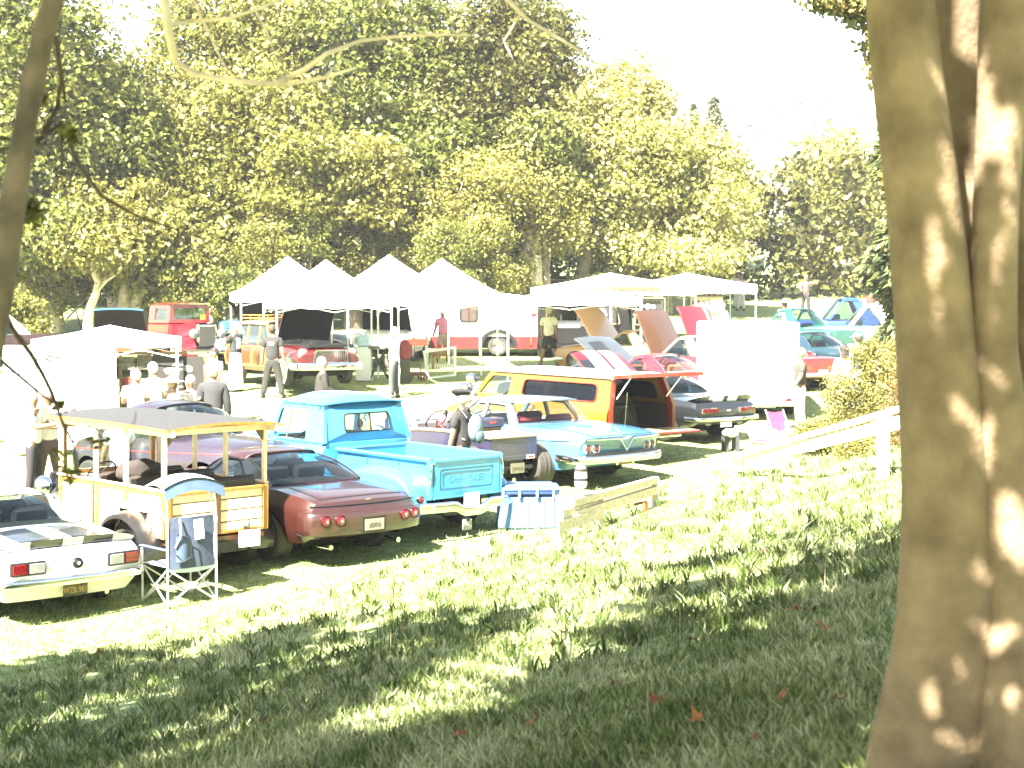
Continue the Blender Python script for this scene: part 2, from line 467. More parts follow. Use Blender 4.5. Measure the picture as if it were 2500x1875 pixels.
# fallen leaves lying on the bank, one object each
lm = [M('fallen_leaf_rust', (.16, .035, .012), .8, var=.4, scale=30), M('fallen_leaf_brown', (.10, .042, .02), .8, var=.4, scale=30), M('fallen_leaf_orange', (.26, .085, .025), .8, var=.3, scale=30)]
leafmeshes = []
for q in range(3):
    b = MB()
    out = []
    for i in range(15):
        a = 2 * math.pi * i / 15; r = (.055 if i % 3 == 0 else .030) * (1 + .2 * math.sin(3 * a + q))
        out.append((math.cos(a) * r * 1.2, math.sin(a) * r, .018 * math.sin(2 * a + q) + (.02 if i % 3 == 0 else 0)))
    b.add([(0, 0, .006)] + out, [(0, 1 + i, 1 + (i + 1) % 15) for i in range(15)])
    o = b.build('fallen_leaf', lm[q], None, 80, fixn=False); leafmeshes.append(o.data); bpy.data.objects.remove(o)
leafpix = sorted([(2045, 1745), (1915, 1740), (1925, 1815), (2040, 1670), (1995, 1800), (1945, 1520), (1960, 1512), (1985, 1520), (1640, 1500), (1375, 1568), (1345, 1600), (1355, 1660), (1330, 1615), (1250, 1600), (1300, 1800), (1515, 1850), (1290, 1785), (840, 1765), (1120, 1830), (1690, 1590), (1790, 1640), (1700, 1690), (1880, 1860), (2070, 1870), (1500, 1700), (1100, 1720), (640, 1790), (1420, 1420), (1865, 1365), (1160, 1540), (985, 1560), (1700, 1800), (1600, 1745), (2010, 1560), (1855, 1560), (1840, 1850), (380, 1830), (245, 1610)])[::2]
lk = {0: 'rust red', 1: 'dull brown', 2: 'bright orange'}
for i, (u, v) in enumerate(leafpix):
    q = gp(u, v); kq = (i * 7) % 3
    o = bpy.data.objects.new('fallen_leaf', leafmeshes[kq]); COL.objects.link(o)
    o.location = (q.x, q.y, q.z + .075); o.rotation_euler = (.5 * math.sin(i), .5 * math.cos(i * 2), i * 1.3); s = .75 + .3 * math.sin(i * 3.1) ; o.scale = (s, s, s)
    tag(o, '%s fallen leaf resting on the shaded bank grass' % lk[kq], 'leaf', 'fallen leaves on the bank')

# ================================================================ trees
DENS, DSZ = 1.75, .76
def crown(name, blobs, n, size, mat, parent, seed, flat=.65, per=55, clump=.9, hang=.25):
    """leaf quads in clumps spread through ellipsoids: blobs = (cx, cy, cz, rx, ry, rz)"""
    r = np.random.default_rng(seed); wt = np.array([b[3] * b[4] + b[3] * b[5] for b in blobs]); wt = wt / wt.sum()
    n = int(n * DENS); size *= DSZ
    nc = max(4, n // per); C = []
    which = r.choice(len(blobs), nc, p=wt)
    B = np.array(blobs)[which]
    d = r.normal(size=(nc, 3)); d /= np.linalg.norm(d, axis=1)[:, None]
    rad = r.random(nc) ** .38
    C = B[:, :3] + d * B[:, 3:] * rad[:, None]
    cs = clump * (.6 + .8 * r.random(nc))
    idx = np.repeat(np.arange(nc), per); m = len(idx)
    e = r.normal(size=(m, 3)); e /= np.linalg.norm(e, axis=1)[:, None]; e *= (r.random(m) ** .5)[:, None]
    P = C[idx] + e * cs[idx][:, None] * np.array([1, 1, flat])
    N = r.normal(size=(m, 3)) * .75 + e * .6 + np.array([0, 0, .55]); N /= np.linalg.norm(N, axis=1)[:, None]
    T = np.cross(N, r.normal(size=(m, 3))); T[:, 2] -= hang; T -= N * (T * N).sum(1)[:, None]; T /= np.linalg.norm(T, axis=1)[:, None] + 1e-9
    S = np.cross(N, T); L = size * (.6 + .8 * r.random(m))[:, None]
    A = np.stack([P - T * L * .5, P + S * L * .34 + T * L * .02 + N * L * .08, P + T * L * .55, P - S * L * .34 + T * L * .02 + N * L * .08], 1)
    o = np_mesh(name, A.reshape(-1, 3), (np.arange(m * 4).reshape(-1, 4)), mat)
    if parent is not None: o.parent = parent
    return o, C
def limbs(name, mat, parent, base, top, r0, targets, seed, n=7, kink=.3, rr=.28):
    r = random.Random(seed); b = MB()
    base, top = Vector(base), Vector(top); pts = []
    for i in range(9):
        t = i / 8; p = base.lerp(top, t); pts.append(p + Vector((r.uniform(-1, 1), r.uniform(-1, 1), 0)) * kink * r0 * 2 * min(1, t * 3))
    b.tube(pts, [r0 * (1.25 if i == 0 else 1) * (1 - .65 * i / 8) for i in range(9)], 12)
    for tg in targets:
        tg = Vector(tg); k = r.randint(3, 8); s = pts[k]; mid = s.lerp(tg, .5) + Vector((r.uniform(-.4, .4), r.uniform(-.4, .4), r.uniform(0, .6)))
        q = r0 * rr * (1 - .5 * k / 8)
        b.tube([s, s.lerp(mid, .5) + Vector((0, 0, .1)), mid, mid.lerp(tg, .5) + Vector((r.uniform(-.2, .2), 0, .1)), tg], [q, q * .85, q * .65, q * .4, q * .15], 7)
    return b.build(name, mat, parent, 60)
BARK = M('grey_bark', (.16, .125, .085), .9, col2=(.30, .25, .17), scale=5, bump=.6, bscale=18)
BARKD = M('dark_bark', (.05, .04, .03), .9, col2=(.10, .08, .055), scale=5, bump=.6, bscale=18)
BARKP = M('pale_bark', (.38, .31, .22), .9, col2=(.55, .47, .35), scale=4, bump=.4, bscale=14)
LG = leafm('leaf_yellow_green', [(.058, .062, .010), (.125, .125, .019), (.205, .20, .042), (.32, .30, .11)], .45, .22)
LB = leafm('leaf_fresh_green', [(.042, .055, .009), (.092, .108, .016), (.16, .17, .034), (.27, .26, .09)], .45, .25)
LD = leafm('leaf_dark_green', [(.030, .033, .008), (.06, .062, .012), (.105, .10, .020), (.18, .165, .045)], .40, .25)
LY = leafm('leaf_light_yellow', [(.11, .115, .016), (.21, .205, .04), (.33, .31, .10), (.46, .42, .2)], .42, .25)
LO = leafm('leaf_ochre', [(.075, .072, .012), (.15, .142, .023), (.23, .215, .048), (.34, .31, .11)], .38, .3)
TREES = 'broadleaf trees along the far side of the field'
def zc(v, d): return CAM_H - (v - 750.0) / FPX * d
def tree(label, u, d, blobs, n, size, leaf, bark, seed, r0=.35, name='broadleaf_tree', group=TREES, clump=1.0, lean=0, flat=.6, ntar=14, per=55):
    """blobs: (u, v, depth offset, radius across in photo px, radius up in photo px)"""
    x = px(u, d); root = thing(name, label, 'tree', (x, d, gz(x, d)), 0, group)
    z0 = gz(x, d); bl = []
    for (bu, bv, dd, ru, rv) in blobs:
        D = d + dd; s = D / FPX; bl.append((px(bu, D) - x, dd, zc(bv, D) - z0, ru * s, max(2.2, ru * s * .7), rv * s))
    o, C = crown('crown', bl, n, size, leaf, root, seed, clump=clump, flat=flat, per=per)
    top = (bl[0][0] + lean, bl[0][1], bl[0][2])
    r = random.Random(seed); tg = [tuple(C[r.randrange(len(C))]) for _ in range(ntar)]
    limbs('trunk', bark, root, (0, 0, -.1), top, r0, tg, seed)
    return root
tree('tall green tree at the left edge behind the leaning trunk', 60, 63, [(60, 120, 0, 230, 260), (0, 430, -1, 180, 200), (200, 330, 1, 200, 190), (120, 560, -2, 150, 90)], 26000, .30, LB, BARK, 21)
tree('leaning tree with thick pale trunk left of the red truck', 300, 66, [(300, 420, 0, 230, 190), (190, 560, -2, 160, 90), (420, 560, -1, 170, 80), (330, 250, 2, 150, 110)], 24000, .28, LG, BARKP, 22, r0=.55)
tree('broad yellow green tree behind the left tents', 600, 68, [(600, 330, 0, 240, 200), (480, 480, -2, 170, 120), (720, 490, -1.5, 170, 110), (600, 110, 2, 230, 150), (500, 600, -1, 130, 50)], 34000, .28, LG, BARK, 23)
tree('tallest green tree at the top centre of the picture', 880, 70, [(880, 180, 0, 280, 260), (760, 400, -2, 190, 150), (1010, 400, -1, 200, 140), (900, 520, -2.5, 160, 90)], 38000, .28, LB, BARK, 24, r0=.45)
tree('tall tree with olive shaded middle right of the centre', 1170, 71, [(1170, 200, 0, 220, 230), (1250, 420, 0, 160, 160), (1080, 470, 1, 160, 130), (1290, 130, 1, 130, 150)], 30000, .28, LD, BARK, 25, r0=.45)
tree('rounded tree whose crown steps down towards the open sky', 1430, 72, [(1430, 330, 0, 160, 150), (1530, 260, 1, 110, 110), (1390, 500, 0, 170, 110), (1560, 400, -1, 120, 120)], 24000, .27, LY, BARK, 26)
tree('low spreading light yellow tree above the vendor tents', 1620, 73, [(1620, 500, 0, 170, 110), (1740, 520, -1, 110, 80), (1520, 580, -1, 130, 70), (1680, 400, 1, 110, 90), (1660, 620, -2, 150, 40)], 22000, .26, LY, BARK, 27)
tree('small pale tree at the right below the conifer', 2020, 92, [(2020, 420, 0, 95, 110), (1990, 520, -1, 80, 70), (2090, 500, 0, 90, 90)], 9000, .30, LY, BARK, 28)
tree('bushy dark oak low at the left behind the blue open hood', 330, 74, [(300, 640, 0, 260, 60), (120, 640, 1, 160, 70), (480, 640, 0, 130, 60)], 17000, .30, LD, BARKD, 29, r0=.3)
tree('ochre leaved small tree low in front of the dark oak', 215, 61, [(240, 600, 0, 120, 55), (330, 560, 1, 90, 40)], 6000, .22, LO, BARKP, 30, r0=.22)
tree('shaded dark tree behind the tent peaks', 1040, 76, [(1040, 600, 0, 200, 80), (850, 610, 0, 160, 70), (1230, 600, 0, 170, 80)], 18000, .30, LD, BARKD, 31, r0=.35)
tree('bronze leaved dead twigged tree between the centre trees', 1110, 66, [(1110, 540, 0, 120, 90), (1180, 450, 1, 110, 80)], 7000, .20, LO, BARKP, 32, r0=.16)
tree('ochre edged tree under the rounded stepping crown', 1330, 69, [(1330, 520, 0, 90, 110), (1290, 420, 1, 70, 70)], 7500, .22, LO, BARK, 33, r0=.2)
# shrubs along the foot of the trees
def shrub(label, u, v, d, ru, rv, n, leaf, seed, size=.16, name='shrub', group='shrubs below the far trees', clump=.45):
    x = px(u, d); z0 = gz(x, d); root = thing(name, label, 'shrub', (x, d, z0), 0, group); s = d / FPX
    cz = max(rv * s * .6, zc(v, d) - z0)
    o, C = crown('foliage', [(0, 0, cz, ru * s, ru * s * .7, rv * s), (ru * s * .5, 0, cz * .6, ru * s * .7, ru * s * .5, rv * s * .6)], n, size, leaf, root, seed, clump=clump)
    b = MB(); rr = random.Random(seed)
    for k in range(7): tg = C[rr.randrange(len(C))]; b.tube([(rr.uniform(-.1, .1), 0, -.05), (tg[0] * .5, tg[1] * .5, tg[2] * .6), tuple(tg)], [.03, .02, .008], 5)
    b.build('stems', BARKD, root)
    return root
shrub('bright shrub beside the pale left trunk', 430, 720, 62, 90, 45, 3500, LG, 41)
shrub('leafy shrub behind the seated spectator', 560, 690, 62, 90, 60, 4200, LB, 42)
shrub('rounded shrub left of the sycamore trunk behind the right tent', 1240, 665, 68, 70, 45, 3200, LY, 43)
shrub('yellow flowering bank of scrub right of the timber wall', 1530, 665, 74, 110, 50, 5000, LY, 44)
shrub('low scrub right of the yellow bank', 1440, 700, 70, 90, 30, 3000, LY, 45)
shrub('grey green shrub at the end of the long roof', 1945, 610, 98, 70, 60, 3000, LO, 46, .2)
shrub('ochre shrub by the wire fence on the rise', 2040, 600, 104, 75, 45, 3000, LO, 47, .2)
shrub('orange tinted shrub next to the big trunk on the rise', 2150, 585, 104, 80, 50, 3000, LO, 48, .2)
shrub('sunlit shrub at the far left edge behind the vendor stall', 30, 760, 55, 80, 50, 3500, LG, 49)
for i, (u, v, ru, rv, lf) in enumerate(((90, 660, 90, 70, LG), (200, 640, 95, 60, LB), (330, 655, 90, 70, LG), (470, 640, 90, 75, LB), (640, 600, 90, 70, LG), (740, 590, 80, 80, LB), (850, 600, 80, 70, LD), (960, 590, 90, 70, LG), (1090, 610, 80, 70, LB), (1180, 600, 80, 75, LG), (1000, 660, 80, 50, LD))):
    shrub(('leafy undergrowth at the foot of the trees, %s' % ('far left edge', 'above the brown sedan', 'above the teal hood', 'above the red truck', 'left of the tent peaks', 'behind the second tent peak', 'behind the third tent peak, dark', 'between the right tent peaks', 'right of the last tent peak', 'left of the sycamore trunk', 'low and dark behind the last tent')[i]), u, v, 63 + (i * 5 % 4), ru, rv, 3400, lf, 140 + i)
# far wood behind the trees, reads as one dark mass
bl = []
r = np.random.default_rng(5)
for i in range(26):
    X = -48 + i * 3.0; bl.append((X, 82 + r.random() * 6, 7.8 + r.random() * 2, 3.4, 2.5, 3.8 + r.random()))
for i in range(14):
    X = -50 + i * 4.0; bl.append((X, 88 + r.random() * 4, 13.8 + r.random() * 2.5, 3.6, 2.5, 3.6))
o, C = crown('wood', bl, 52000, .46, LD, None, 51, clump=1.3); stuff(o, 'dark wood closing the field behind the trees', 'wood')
# conifers
def conifer(label, u, d, vtop, vbot, ru, leaf, seed, n=9000, size=.5, group='conifers'):
    x = px(u, d); z0 = gz(x, d); root = thing('conifer', label, 'tree', (x, d, z0), 0, group); H = zc(vtop, d) - z0; s = d / FPX
    r = np.random.default_rng(seed); m = n
    t = r.random(m) ** .8; zz = H * (.08 + .92 * t); rad = ru * s * (1 - t) ** .8 * (.25 + .75 * r.random(m) ** .5) * (.75 + .35 * np.sin(zz * 2.2 + r.random(m) * .6)); a = r.random(m) * 6.283
    P = np.stack([np.cos(a) * rad, np.sin(a) * rad, zz - rad * .25], -1)
    T = np.stack([np.cos(a), np.sin(a), -.45 + .4 * r.normal(size=m)], -1) + r.normal(size=(m, 3)) * .35; T /= np.linalg.norm(T, axis=1)[:, None]
    S = np.cross(T, np.array([0, 0, 1.]) + r.normal(size=(m, 3)) * .4); S /= np.linalg.norm(S, axis=1)[:, None]
    L = size * (.6 + .8 * r.random(m))[:, None]
    A = np.stack([P - T * L * .4, P + S * L * .2, P + T * L * .6, P - S * L * .2], 1)
    o = np_mesh('crown', A.reshape(-1, 3), np.arange(m * 4).reshape(-1, 4), leaf); o.parent = root
    b = MB(); b.tube([(0, 0, -.1), (0, 0, H * .5), (0, 0, H * .98)], [.02 * H, .013 * H, .003 * H], 8); b.build('trunk', BARKD, root)
    return root
LC = leafm('leaf_conifer', [(.025, .038, .014), (.05, .065, .022), (.09, .10, .032), (.16, .15, .05)], .15, .4)
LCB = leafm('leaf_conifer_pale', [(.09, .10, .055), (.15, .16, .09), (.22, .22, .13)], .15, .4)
conifer('ragged conifer rising behind the light yellow tree', 1740, 100, 245, 600, 110, LCB, 61, 7000, .55)
conifer('slim second conifer just left of the ragged one', 1690, 104, 260, 600, 60, LCB, 62, 4500, .5)
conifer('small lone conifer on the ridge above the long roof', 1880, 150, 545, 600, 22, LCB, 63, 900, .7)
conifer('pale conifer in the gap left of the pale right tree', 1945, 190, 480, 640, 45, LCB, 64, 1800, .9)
conifer('dark redwood beside the big trunk at the right', 2215, 46, -180, 700, 130, LC, 65, 15000, .42)
# drooping conifer sprays at the upper right belong to a near cedar
cd = thing('cedar_tree', 'cedar whose brown tipped sprays hang in beside the big trunk', 'tree', (px(2290, 27), 27, gz(px(2290, 27), 27)), 0)
cb = []
for (u, v, ru, rv) in ((2110, 30, 70, 35), (2030, 15, 70, 22), (2150, 110, 45, 60), (2180, 190, 45, 60), (2200, 300, 45, 60), (2200, 420, 45, 80), (2230, -80, 130, 80)):
    s = 27 / FPX; cb.append((px(u, 27) - px(2290, 27), 0, zc(v, 27) - gz(px(2290, 27), 27), ru * s, .5, rv * s))
crown('crown', cb, 7500, .13, leafm('leaf_cedar', [(.05, .065, .02), (.085, .10, .028), (.13, .12, .035), (.22, .13, .045)], .2, .8), cd, 66, clump=.22, per=40)
limbs('trunk', BARKD, cd, (0, 0, -.1), (.2, 0, 9.5), .28, [(q[0], q[1], q[2]) for q in cb], 67)

# forest on the far hill, haze put into its pale leaf colour: far too many to count
r = np.random.default_rng(8); n = 7000
x = r.uniform(-60, 260, n); y = r.uniform(240, 640, n); z = hgt(x, y); h = r.uniform(3, 7, n); wdt = h * r.uniform(.18, .34, n)
A = []; Fq = []
ang = np.arange(6) * np.pi / 3
ring = np.stack([x[:, None] + np.cos(ang) * wdt[:, None], y[:, None] + np.sin(ang) * wdt[:, None], np.repeat((z + h * .12)[:, None], 6, 1)], -1)
tip = np.stack([x, y, z + h], -1)[:, None]
V = np.concatenate([ring, tip], 1).reshape(-1, 3); b = np.arange(n) * 7
F = np.concatenate([np.stack([b + i, b + (i + 1) % 6, b + 6], -1) for i in range(6)])
stuff(np_mesh('hill_forest', V, F, leafm('leaf_hill_hazed', [(.15, .165, .14), (.24, .25, .21), (.34, .34, .3)], .1, .2)), 'pale hazy conifer forest covering the far hill', 'forest')

# big three-stemmed tree at the right
def bark_tube(b, pts, rad, n=26, seed=0, rough=.05):
    r = random.Random(seed); ph = [r.random() * 6.28 for _ in range(6)]
    P = [Vector(p) for p in pts]; fine = []; fr = []
    K = 14
    for i in range(len(P) - 1):
        p0, p1, p2, p3 = P[max(i - 1, 0)], P[i], P[i + 1], P[min(i + 2, len(P) - 1)]
        for k in range(K):
            t = k / K
            fine.append(.5 * ((2 * p1) + (-p0 + p2) * t + (2 * p0 - 5 * p1 + 4 * p2 - p3) * t * t + (-p0 + 3 * p1 - 3 * p2 + p3) * t ** 3)); fr.append(rad[i] * (1 - t) + rad[i + 1] * t)
    fine.append(P[-1]); fr.append(rad[-1])
    o = len(b.v)
    for i, p in enumerate(fine):
        for k in range(n):
            a = 2 * math.pi * k / n
            q = fr[i] * (1 + rough * (math.sin(3 * a + ph[0] + p.z * .9) + .6 * math.sin(5 * a + ph[1] - p.z * 2.3) + .3 * math.sin(2 * a + p.z * 2.1 + ph[2]) + .15 * math.sin(9 * a + p.z * 5 + ph[3])))
            b.v.append((p.x + math.cos(a) * q, p.y + math.sin(a) * q, p.z))
    for i in range(len(fine) - 1):
        for k in range(n):
            b.f.append((o + i * n + k, o + i * n + (k + 1) % n, o + (i + 1) * n + (k + 1) % n, o + (i + 1) * n + k)); b.m.append(0)
BT = 5.8
def bigtree():
    bx = px(2420, BT); bz = gz(bx, BT)
    root = thing('big_tree', 'massive three stemmed tree with smooth dappled bark at the right edge', 'tree', (bx, BT, bz))
    bk = M('smooth_brown_bark', (.078, .052, .026), .9, col2=(.19, .135, .076), scale=5.5, bump=.55, bscale=38)
    def P(u, v, d=BT): q = at(u, v, d); return (q.x - bx, d - BT, q.z - bz)
    kf = BT / FPX
    stems = [([(2300, 2350, 0), (2290, 1900, 0), (2325, 1560, 0), (2320, 1330, 0), (2312, 1120, -.02), (2290, 800, -.05), (2262, 500, -.08), (2222, 200, -.1), (2195, -60, -.1), (2150, -500, 0), (2100, -1000, .3)], [270, 175, 140, 118, 108, 95, 88, 84, 80, 70, 50]),
             ([(2420, 2350, .10), (2405, 1900, .10), (2410, 1500, .12), (2410, 1150, .14), (2385, 800, .16), (2370, 520, .18), (2345, 250, .2), (2320, -60, .22), (2330, -600, .4), (2360, -1100, .6)], [300, 225, 165, 115, 88, 78, 74, 70, 60, 40]),
             ([(2600, 2350, -.2), (2545, 1900, -.2), (2500, 1500, -.05), (2450, 1150, -.06), (2428, 850, -.10), (2428, 560, -.12), (2445, 250, -.10), (2465, -60, -.1), (2560, -600, -.3), (2650, -1100, -.6)], [220, 180, 130, 75, 52, 52, 56, 60, 55, 40]),
             ([(2600, 1900, .2), (2560, 1300, .2), (2530, 900, .2), (2510, 500, .15), (2490, 100, .1), (2480, -300, .1)], [150, 90, 60, 52, 50, 44])]
    stems = [(p_, [q * kf for q in r_]) for p_, r_ in stems]
    for i, (pp, rr) in enumerate(stems):
        b = MB(); bark_tube(b, [P(u, v, BT + dd) for u, v, dd in pp], rr, 24, i + 5, .05); b.build('trunk', bk, root, 80)
    return root, bx, bz
big, bgx, bgz = bigtree()
# its crown spreads overhead and behind, out of the frame, and shades the bank
r = np.random.default_rng(77)
def overhead(parent, ox, oy, oz, blobs, n, seed, size=.24):
    o, C = crown('crown', [(x - ox, y - oy, z - oz, a, b_, c) for x, y, z, a, b_, c in blobs], n, size, LB, parent, seed, clump=.32, per=30)
    bb = MB(); rr = random.Random(seed)
    for k in range(26):
        tg = Vector(C[rr.randrange(len(C))]); s = Vector((rr.uniform(-.3, .3), rr.uniform(-.3, .3), min(tg.z - .3, 6.0 + rr.uniform(-1, 1.5))))
        mid = s.lerp(tg, .5) + Vector((0, 0, .5)); bb.tube([s, mid, tg], [.06, .04, .012], 6)
    bb.build('limb', BARK, parent, 60)
CANOPY = True
# ================================================================ cars
def hermite(xs, ys):
    xs = np.array(xs, float); ys = np.array(ys, float); n = len(xs)
    d = np.diff(ys) / np.diff(xs); m = np.zeros(n)
    m[0], m[-1] = d[0], d[-1]
    for i in range(1, n - 1):
        m[i] = 0 if d[i - 1] * d[i] <= 0 else 2 * d[i - 1] * d[i] / (d[i - 1] + d[i])
    def f(x):
        x = min(max(x, xs[0]), xs[-1]); i = min(max(int(np.searchsorted(xs, x)) - 1, 0), n - 2)
        h = xs[i + 1] - xs[i]; t = (x - xs[i]) / h
        return float((2*t**3-3*t*t+1)*ys[i] + (t**3-2*t*t+t)*h*m[i] + (-2*t**3+3*t*t)*ys[i+1] + (t**3-t*t)*h*m[i+1])
    return f
class Body:
    """car body shell: x=0 rear end, x=L front end, y left, z up"""
    def __init__(s, tab, prof, axles, ra, R, rear=((0, 0), (1, 0)), front=((0, 0), (1, 0)), kr=.1, kf=.15, pw=2.6, endlen=.75):
        X = [t[0] for t in tab]
        s.w = hermite(X, [t[1] for t in tab]); s.zb = hermite(X, [t[2] for t in tab]); s.zt = hermite(X, [t[3] for t in tab]); s.zl = hermite(X, [t[4] for t in tab])
        s.L0, s.L = X[0], X[-1]; s.prof = hermite([p[0] for p in prof], [p[1] for p in prof]); s.pt = [p[0] for p in prof]
        s.axles, s.ra, s.R = axles, ra, R; s.kr, s.kf, s.pw, s.el = kr, kf, pw, endlen
        s.dr = hermite([p[0] for p in rear], [p[1] for p in rear]); s.df = hermite([p[0] for p in front], [p[1] for p in front])
    def low(s, x):
        z = s.zl(x)
        for a in s.axles:
            if abs(x - a) < s.ra: z = max(z, s.R * .98 + math.sqrt(s.ra ** 2 - (x - a) ** 2) * .97)
        return z
    def pos(s, x, y, z):
        w = max(s.w(x), .1); q = min(1.2, abs(y) / w) ** 3
        fr = max(0, 1 - (x - s.L0) / s.el) ** 2; ff = max(0, 1 - (s.L - x) / s.el) ** 2
        return Vector((x + fr * (s.dr(z) + s.kr * q) - ff * (s.df(z) + s.kf * q), y, z))
    def side(s, x, z, off=0.0):
        t = (z - s.zl(x)) / max(.05, s.zb(x) - s.zl(x))
        return s.w(x) * s.prof(min(max(t, 0), 1)) + off
    def top(s, x, y):
        ws = s.w(x) * s.prof(1.0); q = min(1, abs(y) / ws)
        return s.zb(x) + (s.zt(x) - s.zb(x)) * (1 - q ** s.pw)
    def shell(s, root, mat, name='body', hole=None, holemat=None, nx=46, openrear=False):
        xs = set(np.linspace(s.L0, s.L, nx).round(4))
        for a in s.axles:
            for k in range(0, 19):
                xs.add(round(a + s.ra * math.cos(math.pi * k / 18), 4))
            xs.add(round(a - s.ra - .012, 4)); xs.add(round(a + s.ra + .012, 4))
        if hole: xs.add(hole[0]); xs.add(hole[1])
        xs = sorted(x for x in xs if s.L0 <= x <= s.L)
        ts = np.linspace(0, 1, 11); fr = [.97, .9, .8, .66, .5, .33, .16, 0]
        MBd = MB(); rows = []
        for x in xs:
            zl, zb = s.low(x), s.zb(x); zl = min(zl, zb - .02); row = []
            for t in ts:
                z = zl + (zb - zl) * t; row.append((s.side(x, z), z))
            ws = row[-1][0]
            for f in fr: row.append((ws * f, s.top(x, ws * f)))
            full = [s.pos(x, y, z) for y, z in row] + [s.pos(x, -y, z) for y, z in row[-2::-1]]
            rows.append(full)
        n = len(rows[0]); V = [p for r in rows for p in r]; F = []; mi = []
        for i in range(len(rows) - 1):
            xm = (xs[i] + xs[i + 1]) / 2
            for j in range(n - 1):
                F.append((i * n + j, i * n + j + 1, (i + 1) * n + j + 1, (i + 1) * n + j))
                mi.append(1 if (hole and hole[0] < xm < hole[1] and 12 <= j <= n - 14) else 0)
        o = len(MBd.v); MBd.v += V; MBd.f += F; MBd.m += mi
        for x in ((s.L,) if openrear else (s.L0, s.L)):          # end panels
            zl = s.low(x); ws = s.side(x, s.zb(x)); ys = [1.0] + fr + [-f for f in fr[-2::-1]] + [-1.0]
            rows2 = []
            for t in ts:
                rr = []
                for f in ys:
                    ztop = s.top(x, ws * abs(f)) if abs(f) < 1 else s.zb(x)
                    z = zl + (ztop - zl) * t
                    wz = s.side(x, zl + (s.zb(x) - zl) * t)
                    rr.append(s.pos(x, wz * f, z))
                rows2.append(rr)
            k = len(ys)
            MBd.add([p for r in rows2 for p in r], [(i * k + j, i * k + j + 1, (i + 1) * k + j + 1, (i + 1) * k + j) for i in range(len(ts) - 1) for j in range(k - 1)], 0)
        b = MBd.build(name, [mat, holemat or DARK], root, 32)
        return b
    def patch(s, root, name, mat, x0, x1, yh, off=.006, gap=.02, nu=10, nv=10):
        """lid on the top surface with a dark shut line round it"""
        b = MB()
        us = [x0, x0 + gap] + list(np.linspace(x0 + gap, x1 - gap, nu + 1))[1:-1] + [x1 - gap, x1]
        vs = [-yh, -yh + gap] + list(np.linspace(-yh + gap, yh - gap, nv + 1))[1:-1] + [yh - gap, yh]
        def fn(a, c):
            i, j = int(round(a * (len(us) - 1))), int(round(c * (len(vs) - 1)))
            x, y = us[i], vs[j]
            e = i in (0, len(us) - 1) or j in (0, len(vs) - 1)
            return s.pos(x, y, s.top(x, y) + (.001 if e else off))
        b.grid(fn, len(us) - 1, len(vs) - 1, mfn=lambda i, j: 1 if (i in (0, len(us) - 2) or j in (0, len(vs) - 2)) else 0)
        return b.build(name, [mat, BLACK], root, 60)
    def stripe(s, root, name, mat, x0, x1, ya, yb, off=.012, n=14):
        b = MB()
        b.grid(lambda a, c: s.pos(x0 + (x1 - x0) * a, ya + (yb - ya) * c, s.top(x0 + (x1 - x0) * a, ya + (yb - ya) * c) + off), n, 3)
        return b.build(name, mat, root)
    def sidepatch(s, root, name, mat, x0, x1, z0, z1, sg=1, off=.006, gap=.015, n=8):
        b = MB()
        us = [x0, x0 + gap] + list(np.linspace(x0 + gap, x1 - gap, n + 1))[1:-1] + [x1 - gap, x1]
        vs = [0, .02] + list(np.linspace(.02, .98, 7))[1:-1] + [.98, 1]
        def fn(a, c):
            i, j = int(round(a * (len(us) - 1))), int(round(c * (len(vs) - 1)))
            x = us[i]; z = z0 + (min(z1, s.zb(x) - .01) - z0) * vs[j]
            e = i in (0, len(us) - 1) or j in (0, len(vs) - 1)
            y = s.side(x, z, .001 if e else off) * sg
            p = s.pos(x, s.side(x, z) * sg, z); return Vector((p.x, y, z))
        b.grid(fn, len(us) - 1, len(vs) - 1, mfn=lambda i, j: 1 if (i in (0, len(us) - 2) or j in (0, len(vs) - 2)) else 0)
        return b.build(name, [mat, BLACK], root, 60)
    def sideline(s, root, name, mat, zf, x0, x1, r=.012, n=24, sides=(1, -1)):
        b = MB()
        for sg in sides:
            pts = []
            for i in range(n + 1):
                x = x0 + (x1 - x0) * i / n; z = zf(x) if callable(zf) else zf
                p = s.pos(x, s.side(x, z) * sg, z); pts.append((p.x, p.y + sg * .004, p.z))
            b.tube(pts, r, 6)
        return b.build(name, mat, root)
    def bar(s, root, name, mat, x, z, a, b_, wrap=.35, end='rear', extra=.05, yscale=1.0, n=18, parts=None):
        """bumper bar following the plan curve of the end and wrapping the corners"""
        pts = []
        sgn = -1 if end == 'rear' else 1
        W = s.w(x) * yscale
        ex = s.L0 if end == 'rear' else s.L
        for i in range(n + 1):
            y = -W + 2 * W * i / n
            p = s.pos(ex, y, z); pts.append(Vector((p.x + sgn * extra, y * 1.0, z)))
        inx = [Vector((pts[0].x - sgn * wrap, pts[0].y - .03, z)), Vector((pts[0].x - sgn * wrap * .35, pts[0].y - .045, z)), Vector((pts[0].x - sgn * .04, pts[0].y - .03, z))]
        inn = [Vector((q.x, -q.y, q.z)) for q in inx[::-1]]
        allp = inx + pts + inn
        m = MB(); m.sweep(allp, a, b_, 12)
        return m.build(name, mat, root, 50)

